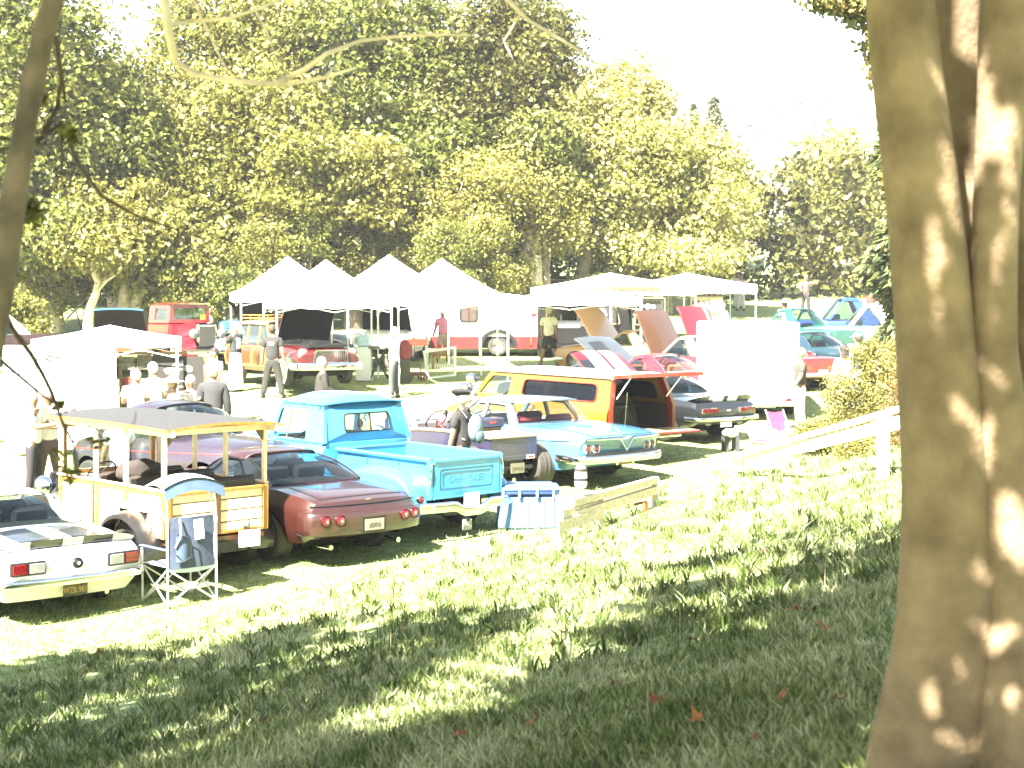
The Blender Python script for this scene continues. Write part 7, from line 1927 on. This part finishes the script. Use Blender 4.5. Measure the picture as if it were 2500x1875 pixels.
# ================================================================ railings and timber
def beam(b, p0, p1, w_, h_, m=0):
    p0, p1 = Vector(p0), Vector(p1); t = (p1 - p0); L = t.length; t.normalize(); s = Vector((t.y, -t.x, 0)).normalized(); u = s.cross(t)
    if u.z < 0: u = -u
    V = [p + s * a * w_ / 2 + u * c * h_ / 2 for p in (p0, p1) for a, c in ((-1, -1), (1, -1), (1, 1), (-1, 1))]
    b.add(V, [(0, 1, 2, 3), (7, 6, 5, 4), (0, 4, 5, 1), (1, 5, 6, 2), (2, 6, 7, 3), (3, 7, 4, 0)], m)
PAINTW = M('weathered_white_rail', (.50, .45, .36), .8, col2=(.68, .64, .56), scale=12, bump=.2)
rl = thing('wooden_railing', 'pale wooden railing climbing the bank behind the big trunk', 'railing', tuple(gp(2158, 1172)))
def RP(u, v, d): q = at(u, v, d); return q - rl.location
dA, dB = 25.8, 30.0
def dd(u): return float(np.interp(u, [1760, 2158, 2330, 2450], [29.4, rl.location.y, rl.location.y - 1.4, rl.location.y - 2.4]))
b = MB(); beam(b, RP(1765, 1122, dd(1765)), RP(2290, 972, dd(2290)), .05, .085); b.build('top_rail', PAINTW, rl)
b = MB(); beam(b, RP(1820, 1126, dd(1820)), RP(2300, 1006, dd(2300)), .045, .18); b.build('lower_board', PAINTW, rl)
for (u, vt, vb) in ((2158, 1006, 1190), (2242, 980, 1120), (1790, 1105, 1150), (2330, 955, 1130)):
    d = dd(u); b = MB(); p1 = RP(u, vt, d); p0 = Vector((p1.x, p1.y, gz(p1.x + rl.location.x, d) - rl.location.z - .1)); 
    b.box((p1.x, p1.y + .02, (p0.z + p1.z) / 2), (.15, .12, p1.z - p0.z), bev=.01); b.build('post', PAINTW, rl)
# low timber fence beside the storage bin
tf = thing('timber_fence', 'low weathered timber fence with two long rails beyond the blue storage bin', 'fence', tuple(gp(1462, 1290)))
def TP(u, v, d): q = at(u, v, d); return q - tf.location
d0 = tf.location.y
def td(u): return d0 + (u - 1462) * .0135
b = MB(); beam(b, TP(1395, 1228, td(1395)), TP(1600, 1172, td(1600)), .10, .10); b.build('top_rail', LUMBER, tf)
b = MB(); beam(b, TP(1400, 1258, td(1400)), TP(1605, 1194, td(1605)), .10, .12); b.build('lower_rail', LUMBER, tf)
b = MB(); beam(b, TP(1365, 1262, td(1365)), TP(1462, 1236, td(1462)), .05, .16); b.build('board', LUMBER, tf)
b = MB(); beam(b, TP(1362, 1286, td(1362) - .1), TP(1468, 1252, td(1468) - .1), .05, .15); b.build('board', LUMBER, tf)
for (u, vt) in ((1366, 1212), (1465, 1196), (1600, 1164)):
    d = td(u); p1 = TP(u, vt, d); gzv = gz(p1.x + tf.location.x, d) - tf.location.z - .08
    b = MB(); b.box((p1.x, p1.y, (gzv + p1.z) / 2), (.11, .11, max(.2, p1.z - gzv)), bev=.008); b.build('post', LUMBER, tf)
st = thing('timber_stake', 'short dark timber stake end standing in the grass right of the fence', 'stake', tuple(gp(1578, 1250)))
b = MB(); b.box((0, 0, .06), (.05, .05, .16)); b.box((-.09, 0, .13), (.22, .05, .035), Matrix.Rotation(R_(-14), 3, 'Y')); b.build('stake', WOODD, st)

# storage bin
bn = thing('storage_bin', 'large pale blue plastic storage bin with dark notched lid rim', 'storage bin', tuple(gp(1288, 1296)), R_(3))
bm1 = M('pale_blue_plastic', (.07, .14, .32), .5, var=.05); bm2 = M('navy_plastic', (.015, .03, .10), .45, var=.1)
b = MB(); b.box((0, .28, .26), (.86, .56, .52), bev=.04, taper=1.06)
for x in (-.24, 0, .24): b.box((x, .005, .24), (.03, .03, .36), bev=.008)
b.build('bin', bm1, bn)
b = MB(); b.box((0, .28, .545), (.95, .64, .05), bev=.02); b.build('rim', bm2, bn)
b = MB(); b.box((0, .29, .60), (.99, .66, .07), bev=.03); b.box((0, .29, .645), (.80, .50, .03), bev=.012); b.build('lid', bm1, bn)
for x in (-.36, -.12, .14, .38):
    b = MB(); b.box((x, -.055, .535), (.045, .03, .11), bev=.008); b.build('lid_clip', bm1, bn)
for sg in (-1, 1):
    b = MB(); b.box((sg * .40, .28, .50), (.05, .2, .10), bev=.015); b.build('handle', bm2, bn)
# striped bundle on the post
sb = thing('striped_bundle', 'white rounded bundle with two dark bands standing behind the storage bin', 'bundle', tuple(at(1418, 1192, td(1400) + .2)), R_(10))
b = MB(); b.lathe([(.001, 0), (.07, .005), (.09, .05), (.092, .16), (.085, .24), (.065, .30), (.035, .335), (.001, .345)], (0, 0, 0), 'Z', 18, sx=1.0, sy=.8); b.build('wrap', WHITE, sb, 60)
for z in (.10, .235):
    b = MB(); b.lathe([(.094, z), (.094, z + .045)], (0, 0, 0), 'Z', 18, sx=1.0, sy=.8); b.build('dark_band', M('band_grey', (.012, .012, .012), .8), sb)
b = MB(); b.box((0, 0, -.28), (.05, .05, .56)); b.build('post', LUMBER, sb)

# camping chair with canopy
cc = thing('camping_chair', 'blue folding camping chair with a small sun canopy, its back to the viewer', 'chair', tuple(gp(470, 1478)), R_(42), None, (1.14, 1.14, 1.08))
fab = M('slate_blue_fabric', (.038, .052, .085), .85, bump=.25, scale=20); fab2 = M('pale_chair_fabric', (.46, .52, .60), .85, var=.06)
fw = M('white_tube', (.62, .62, .62), .4, .2)
W2 = .29
def tubes(name, segs, rr_=.011, mat=None):
    b = MB()
    for s in segs: b.tube(s, rr_, 7)
    return b.build(name, mat or fw, cc)
for sg in (-1, 1):
    tubes('rear_post', [[(sg * W2, 0, 0), (sg * W2, 0, .95), (sg * W2, .03, 1.32)]], .012)
    tubes('front_leg', [[(sg * W2, .52, 0), (sg * W2, .52, .62)]])
    tubes('side_brace', [[(sg * W2, 0, .42), (sg * W2, .52, .02)], [(sg * W2, .52, .42), (sg * W2, 0, .02)]], .010)
    b = MB(); b.box((sg * W2, .27, .63), (.06, .56, .02), bev=.008); b.build('armrest', fab, cc)
    tubes('canopy_strut', [[(sg * W2, .0, .92), (sg * (W2 + .05), .25, 1.30)]], .008)
tubes('back_brace', [[(-W2, 0, .42), (W2, 0, .02)], [(W2, 0, .42), (-W2, 0, .02)]], .010)
tubes('front_brace', [[(-W2, .52, .42), (W2, .52, .02)], [(W2, .52, .42), (-W2, .52, .02)]], .010)
b = MB(); b.grid(lambda a, c: Vector((-W2 + 2 * W2 * a, .52 * c, .44 - .06 * math.sin(math.pi * a) * math.sin(math.pi * c))), 8, 8); b.grid(lambda a, c: Vector((-W2 + 2 * W2 * a, -.004, .445 - .05 * c - .03 * math.sin(math.pi * a))), 8, 2); b.build('seat', fab2, cc, 80)
b = MB(); b.grid(lambda a, c: Vector(((-W2 + 2 * W2 * a) * (1 - .10 * c), -.04 * math.sin(math.pi * a) - .012 * math.sin(9 * a + 5 * c) * math.sin(math.pi * a), .42 + .56 * c)), 16, 12); bk_ = b.build('backrest', fab, cc, 80)
b = MB(); b.grid(lambda a, c: Vector((-.22 + .17 * a, -.050 - .035 * math.sin(math.pi * a) * (1 - .5 * c), .50 + .28 * c)), 8, 6); b.build('pocket', M('blue_pocket', (.04, .062, .105), .85), bk_)
b = MB(); b.box((.05, -.062, .84), (.11, .006, .22), Matrix.Rotation(R_(-5), 3, 'Y')); b.build('white_tag', WHITE, bk_)
b = MB(); b.tube([(-.21, -.06, .80), (-.06, -.085, .74), (-.06, -.085, .55), (-.15, -.08, .50), (-.22, -.06, .58)], .006, 5); b.build('cord', BLACK, bk_)
tubes('strap', [[(-.17, -.05, .97), (-.18, -.09, .80), (-.23, -.06, .66)]], .009, fab2)
tubes('strap', [[(W2, -.02, .95), (W2 - .06, -.06, .70), (W2 - .03, -.03, .50)]], .009, fab2)
b = MB(); b.grid(lambda a, c: Vector((-.36 + .72 * a, -.06 + .62 * c, 1.30 + .14 * math.sin(math.pi * min(1, .25 + .75 * c)) - .10 * (2 * a - 1) ** 2)), 12, 10); b.build('canopy', fab2, cc, 80)
b = MB(); b.grid(lambda a, c: Vector((-.36 + .72 * a, -.06 - .02 * c, 1.30 + .099 - .10 * (2 * a - 1) ** 2 - .13 * c)), 12, 3); b.build('canopy_flap', M('sky_blue_fabric', (.05, .085, .14), .85), cc, 80)
b = MB(); b.tube([(-.36 + .72 * i / 12, -.062, 1.405 - .10 * (2 * i / 12 - 1) ** 2) for i in range(13)], .009, 5); b.build('canopy_piping', BLACK, cc)

# things under and beside the tents
ft = thing('folding_table', 'black folding table on crossed legs right of the maroon wagon', 'table', tuple(gp(925, 930)), R_(10))
b = MB(); b.box((0, 0, .92), (.62, .45, .04)); b.build('top', M('table_black', (.012, .014, .008), .6), ft)
for y in (-.2, .2):
    for sg in (-1, 1):
        b = MB(); beam(b, (-sg * .30, y, 0), (sg * .22, y + .02 * sg, .9), .03, .045); b.build('leg', M('olive_leg', (.020, .022, .007), .6), ft)
bx_ = thing('water_jug', 'pale blue water jug on the ground cloth beside the black table', 'jug', tuple(gp(893, 930) + Vector((0, 0, .93)) * 0 + Vector((-.05, -.1, .95))), 0)
b = MB(); b.box((0, 0, .17), (.36, .26, .34), bev=.05); b.lathe([(.05, .34), (.05, .39), (.001, .40)], (.08, 0, 0), 'Z', 12); b.build('jug', M('jug_blue', (.35, .48, .62), .3), bx_)
jt = thing('jug_stand', 'pale crate stack carrying the water jug by the maroon wagon fender', 'crate', tuple(gp(893, 930) + Vector((-.05, -.1, 0))))
b = MB(); b.box((0, 0, .47), (.42, .34, .94), bev=.02); b.build('crate', WHITE, jt)
ct = thing('tin_display', 'tilted slatted metal rack with an orange bent bar leaning under the right tent', 'rack', tuple(gp(1078, 928)), R_(-12))
b = MB(); b.ring([(-.42, .02), (.42, .12), (.46, .95), (-.50, .82)], [(-.36, .08), (.36, .17), (.40, .88), (-.43, .76)], lambda a, z, t: Vector((a, t - .2 * z, z)), 0, .05); b.build('frame', WHITE, ct)
for k in range(11):
    x = -.34 + k * .069; b = MB(); b.tube([(x, .02, .12), (x, -.16, .84)], .012, 5); b.build('slat', M('brass_slat', (.30, .25, .10), .4, .5), ct)
b = MB(); b.tube([(-.25, -.02, .3), (-.2, -.12, .7), (.2, -.18, .72), (.32, -.17, .66)], .022, 6); b.build('bent_bar', M('orange_bar', (.2, .05, .012), .5), ct)
b = MB(); b.box((0, .02, .40), (.80, .02, .10)); b.build('cross_panel', WHITE, ct)
rt_ = thing('red_tool_tray', 'open red tray on thin legs between the tent legs', 'tray', tuple(gp(1018, 905)), 0)
b = MB(); b.box((0, 0, .78), (.62, .4, .06)); b.box((0, .17, .86), (.62, .06, .14)); b.build('tray', M('orange_red_enamel', (.16, .015, .004), .4), rt_)
for x in (-.27, .27):
    for y in (-.17, .17): b = MB(); b.tube([(x, y, 0), (x, y, .76)], .012, 5); b.build('leg', STEEL, rt_)
tc_ = thing('toy_tractor', 'small rusty orange pedal toy on the grass below the red tray', 'toy', tuple(gp(1015, 930)), R_(20))
b = MB(); b.box((0, 0, .20), (.5, .16, .10), bev=.03); b.tube([(.15, 0, .25), (.12, 0, .42), (.02, 0, .44)], .018, 6); b.build('body', M('rust_orange', (.14, .045, .02), .7), tc_)
for x in (-.2, .2):
    for y in (-.13, .13): b = MB(); b.lathe([(.06, -.02), (.11, -.02), (.11, .02), (.06, .02)], (x, y, .11), 'Y', 14); b.build('wheel', M('rust_orange', (0, 0, 0)), tc_)
rb_ = thing('red_barrel', 'red rounded pack standing behind the white haired person with the bag', 'pack', tuple(gp(990, 935)), 0)
b = MB(); b.ell((0, 0, .9), (.20, .16, .30), 14, 10); b.build('pack', M('scarlet_cloth', (.14, .015, .012), .7), rb_); b = MB(); b.box((0, 0, .32), (.26, .22, .64)); b.build('stool', M('olive_leg', (0, 0, 0)), rb_)
pk = thing('pink_folding_chair', 'small pink and white child chair near the foot of the railing', 'chair', tuple(gp(1905, 1085)), R_(20))
pkm = M('pink_fabric', (.20, .02, .06), .7, var=.4, scale=20)
b = MB(); b.grid(lambda a, c: Vector((-.20 + .40 * a, .14 + .10 * c, .26 + .40 * c - .03 * math.sin(math.pi * a))), 6, 4); b.build('back', pkm, pk, 80)
b = MB(); b.grid(lambda a, c: Vector((-.20 + .40 * a, -.2 + .34 * c, .27 - .03 * math.sin(math.pi * a))), 6, 4); b.build('seat', M('white_print', (.6, .55, .55), .7), pk, 80)
for sg in (-1, 1): b = MB(); b.tube([(sg * .2, -.22, 0), (sg * .2, .26, .68)], .012, 6); b.tube([(sg * .2, .2, 0), (sg * .2, -.2, .30)], .012, 6); b.build('leg', WHITE, pk)
tb = thing('white_tote', 'white soft tote bag slumped left of the pink child chair', 'bag', tuple(gp(1862, 1085)), R_(-10))
blob_cloth(tb, 'bag', WHITE, (0, 0, .17), (.30, .2, .2), 5)
b = MB(); b.grid(lambda a, c: Vector((-.12 + .26 * a, -.21, .06 + .05 * c + .02 * a)), 4, 1); b.build('red_band', pkm, tb)
sh = thing('walking_shoes', 'pair of brown and grey shoes left under the railing', 'shoes', tuple(gp(1858, 1118)), R_(70))
for y in (-.08, .08):
    b = MB(); b.ell((0, y, .05), (.15, .055, .06), 12, 8); b.build('shoe', M('taupe_shoe', (.13, .09, .07), .8), sh)
stl = thing('small_stool', 'small dark stool with a white cushion behind the black coupe', 'stool', tuple(gp(1783, 1103)), R_(15))
b = MB(); b.box((0, 0, .36), (.28, .26, .16), bev=.05); b.build('cushion', WHITE, stl)
for sx_ in (-.11, .11):
    for sy_ in (-.1, .1): b = MB(); b.box((sx_, sy_, .15), (.06, .06, .30)); b.build('leg', M('charcoal_leg', (.03, .03, .032), .7), stl)
# pegboard stall on the right
pg = thing('pegboard_stall', 'tan pegboard wall hung with rows of small dark goods', 'stall', (6.9, 58.2, 0), R_(0))
b = MB(); b.box((0, 0, 1.1), (1.15, .05, 1.9)); b.build('board', M('peg_tan', (.55, .45, .28), .8), pg)
for k in range(3): b = MB(); b.box((0, -.05, .55 + k * .6), (1.15, .06, .06)); b.build('rail', M('tan_frame', (0, 0, 0)), pg)
gm = MB(); gm.box((0, -.04, 0), (.07, .03, .13), bev=.01); go = gm.build('hung_item', M('dark_goods', (.03, .022, .015), .7, var=.6), pg)
first = True
for i in range(6):
    for j in range(6):
        o = go if first else go.copy()
        if not first: COL.objects.link(o); o.parent = pg
        first = False; o.location = (-.47 + i * .19, 0, .35 + j * .29); o.scale = (1, 1, .7 + .5 * ((i * 7 + j * 3) % 5) / 5)

# ================================================================ buildings, sign, wall, fence
bd = thing('long_building', 'low pale building with a brown roof fascia on the rise', 'building', (px(1840, 118), 118, gz(px(1840, 118), 118)))
bzz = bd.location.z; s = 118 / FPX
cw = M('pale_stucco', (.62, .58, .50), .9)
top = zc(604, 118) - bzz
b = MB(); b.box((0, 2.5, top / 2 - .3), (4.6, 5, top - .1)); b.build('wall', cw, bd)
b = MB(); b.box((.4, 2.2, top), (9.6, 7, .55)); b.build('roof_fascia', M('brown_fascia', (.04, .03, .017), .8), bd)
b = MB(); b.prism([(-4.6, 0), (5.4, 0), (4.6, 1.5), (-3.8, 1.5)], lambda x, z, t: Vector((x, -1.2 + t + z * 2.2, top + .28 + z)), 0, .2); b.build('roof', M('pale_roof', (.52, .50, .46), .9), bd)
b = MB(); b.box((1.6, -.05, top / 2 - .55), (.55, .12, top - 1.2)); b.build('doorway', DARK, bd)
for x in (-1.6, -.4, 2.9): b = MB(); b.box((x, -.03, top - 1.25), (.8, .08, .6)); f_ = b.build('window', M('shade_window', (.10, .11, .08), .4), bd)
b2 = thing('white_shed', 'white shed with blue shutters on the rise behind the pale right tree', 'building', (px(2075, 125), 125, gz(px(2075, 125), 125)))
b = MB(); b.box((0, 1.5, 1.2), (4.6, 3, 2.6)); b.build('wall', WHITE, b2)
b = MB(); b.prism([(-2.5, 2.5), (2.5, 2.5), (2.2, 3.3), (-2.2, 3.3)], lambda x, z, t: Vector((x, -.2 + t + (z - 2.5) * 1.5, z)), 0, .15); b.build('roof', M('pale_roof', (0, 0, 0)), b2)
for x in (-1.5, 1.2): b = MB(); b.box((x, -.02, 1.9), (.9, .06, .8)); b.build('shutter', M('shutter_blue', (.02, .035, .16), .6), b2)
sg_ = thing('eats_sign', 'tall narrow vertical sign with white red-edged letters above the vendor tents', 'sign', (px(1670, 71.2), 71.2, gz(px(1670, 71.2), 71.2)))
s = 71.2 / FPX; zt_, zb_ = zc(562, 71.2) - sg_.location.z, zc(642, 71.2) - sg_.location.z
b = MB(); b.box((0, .06, (zt_ + zb_) / 2), (.36, .10, zt_ - zb_), bev=.02); b.build('panel', M('sign_brown', (.07, .035, .013), .6), sg_)
b = MB(); b.tube([(0, .06, 0), (0, .06, zb_)], .035, 8); b.build('pole', WHITE, sg_)
for k, ch_ in enumerate('EATS'):
    z = zt_ - .2 - k * (zt_ - zb_ - .38) / 3
    text_part(ch_, .44, M('sign_red', (.16, .02, .006), .5), sg_, (0, .0, z), (math.pi / 2, 0, 0), 'letter_edge', .006)
    text_part(ch_, .38, WHITE, sg_, (0, -.015, z), (math.pi / 2, 0, 0), 'letter', .006)
tw = thing('timber_wall', 'retaining wall of stacked brown timbers behind the sycamore trunk', 'retaining wall', (px(1405, 74), 74, gz(px(1405, 74), 74)), R_(-6))
zb_ = zc(692, 74) - tw.location.z
pl = MB(); pl.box((0, 0, 0), (4.6, .2, .17), bev=.02); po = pl.build('timber', M('timber_brown', (.05, .037, .018), .9, col2=(.08, .062, .032), scale=6, bump=.3), tw)
for k in range(7):
    o = po if k == 0 else po.copy()
    if k: COL.objects.link(o); o.parent = tw
    o.location = ((k % 2) * .12, .10 * k, zb_ - .9 + k * .195)
sy_ = thing('sycamore_tree', 'peeling white and brown sycamore trunk left of the timber wall', 'tree', (px(1302, 69), 69, gz(px(1302, 69), 69)))
b = MB(); bark_tube(b, [(0, 0, -.1), (.02, 0, 1.5), (-.05, 0, 3), (.1, 0, 5), (.3, 0, 7.5)], [.46, .40, .37, .33, .2], 16, 4, .05); b.build('trunk', M('peeling_bark', (.16, .10, .06), .9, col2=(.62, .55, .44), scale=4.5), sy_, 80)
s = 69 / FPX
crown('crown', [(.3, 0, 7.6, 1.6, 1.4, 1.2), (-.9, -.3, 5.2, 1.0, .8, .7), (1.2, 0, 5.6, 1.0, .8, .8)], 5200, .24, LB, sy_, 95, clump=.6)
for i, (u, v0, v1, r0, mat, lb) in enumerate(((300, 800, 640, .28, BARK, 'twin trunked brown tree behind the teal open hood'), (392, 770, 690, .16, BARKD, 'thin dark tree leaning left behind the red truck'), (120, 800, 590, .50, BARKP, 'white barked tree at the far left above the brown sedan'), (758, 790, 540, .22, BARK, 'straight pale trunk rising behind the second tent peak'), (860, 790, 560, .34, BARKD, 'thick grey trunk behind the third tent peak'))):
    d = 62 + i * .8; x = px(u, d); root = thing('broadleaf_tree', lb, 'tree', (x, d, gz(x, d)), 0, TREES)
    H = zc(v1, d) - root.location.z; b = MB()
    bark_tube(b, [(0, 0, -.1), (.05 * (-1) ** i, 0, H * .4), (.25 * (-1) ** i, 0, H), (.5 * (-1) ** i, .2, H * 1.3), (.7, .3, H * 1.5)], [r0 * 1.2, r0 * .9, r0 * .7, r0 * .45, r0 * .2], 12, i, .06)
    if i == 0: bark_tube(b, [(.3, 0, -.1), (.5, 0, H * .4), (.9, 0, H)], [r0, r0 * .8, r0 * .5], 10, 12, .06)
    b.build('trunk', mat, root, 80)
    crown('crown', [(.3, -.3, H * 1.55, 2.2, 1.6, 1.5), (-.8, -.5, H * 1.2, 1.4, 1, .9), (.9, -.6, H * 1.15, 1.2, .8, .8)], 4200, .26, LG if i % 2 else LO, root, 120 + i, clump=.7)
fb = thing('fallen_branch', 'bare sunlit branch slanting over the cars left of the red truck', 'branch', tuple(gp(175, 790)))
b = MB(); b.tube([(-.2, 0, .2), (.6, 0, 1.0), (1.4, 0, 1.35), (2.0, 0, 1.6)], [.05, .045, .03, .012], 7); b.build('branch', BARKP, fb)
wf = thing('wire_fence', 'thin white post and wire fence along the top of the bright rise', 'fence', (px(2060, 103), 103, gz(px(2060, 103), 103)))
for k in range(9):
    x = -5 + k * 1.7; b = MB(); b.tube([(x, 0, gz(wf.location.x + x, 103) - wf.location.z - .1), (x, 0, gz(wf.location.x + x, 103) - wf.location.z + 1.3)], .04, 6); b.build('post', WHITE, wf)
for z in (.5, 1.2):
    b = MB(); b.tube([(-5 + k * 1.7, 0, gz(wf.location.x - 5 + k * 1.7, 103) - wf.location.z + z) for k in range(9)], .02, 5); b.build('wire', STEEL, wf)
# bushes beside the railing
def bush(label, u, v, d, pts, n, leaf, seed, size=.062):
    x = px(u, d); z0 = gz(x, d); root = thing('bush', label, 'bush', (x, d, z0), 0, 'bushes beside the railing'); s = d / FPX
    bl = [(px(a, d) - x, q, zc(c, d) - z0, ru * s, .55, rv * s) for a, c, q, ru, rv in pts]
    o, C = crown('foliage', bl, n, size, leaf, root, seed, clump=.20, flat=1.0, per=30, hang=-.9)
    b = MB(); rr = random.Random(seed)
    for k in range(26): tg = C[rr.randrange(len(C))]; b.tube([(tg[0] * .3, tg[1] * .3, -.05), (tg[0] * .75, tg[1] * .7, tg[2] * .55), tuple(tg)], [.016, .011, .004], 5)
    b.build('stems', M('tan_stem', (.22, .15, .08), .9), root)
LBU = leafm('leaf_bush_gold', [(.06, .06, .011), (.12, .115, .022), (.22, .20, .05), (.36, .32, .12)], .35, 1.6)
LBR = leafm('leaf_bush_rust', [(.07, .045, .012), (.13, .08, .024), (.22, .15, .05), (.32, .26, .11)], .35, 1.6)
bush('golden green bush behind the upper rail of the railing', 2100, 1010, 30.5, [(2110, 980, 0, 75, 60), (2170, 920, .2, 60, 60), (2210, 870, .3, 45, 45), (2050, 1030, 0, 50, 40), (2120, 1050, -.4, 80, 55), (2060, 950, .2, 45, 45), (2130, 870, .3, 50, 40), (2060, 1075, -.2, 60, 40), (2000, 1060, -.1, 50, 30)], 17000, LBU, 101)
bush('rust brown bush between the railing and the big trunk', 2200, 1080, 28.6, [(2210, 1000, 0, 45, 110), (2240, 930, .2, 40, 80), (2190, 1110, -.2, 50, 55)], 6500, LBR, 102)
bush('pale green low bush at the end of the railing', 2000, 1075, 30.6, [(1985, 1075, 0, 45, 30), (2040, 1050, 0, 45, 35)], 2600, LBU, 103)
bush('straw coloured bush under the lower board of the railing', 2110, 1120, 27.8, [(2110, 1105, 0, 65, 40), (2180, 1130, 0, 40, 35)], 4200, LBU, 104)
cam.dof.use_dof = True
cam.dof.focus_distance = 25.0
cam.dof.aperture_fstop = 4.0

# ---------------------------------------------------------------- thin haze in the air
hm = bpy.data.materials.new('haze'); hm.use_nodes = True; t = hm.node_tree
for n_ in list(t.nodes):
    if n_.type != 'OUTPUT_MATERIAL': t.nodes.remove(n_)
pv = t.nodes.new('ShaderNodeVolumePrincipled'); pv.inputs['Color'].default_value = (.92, .95, 1, 1); pv.inputs['Density'].default_value = .0003
t.links.new(pv.outputs[0], [n_ for n_ in t.nodes if n_.type == 'OUTPUT_MATERIAL'][0].inputs['Volume'])
b = MB(); b.box((0, 370, 60), (1500, 900, 150)); hz_ = b.build('haze', hm); stuff(hz_, 'thin bright haze filling the air over the field', 'haze')
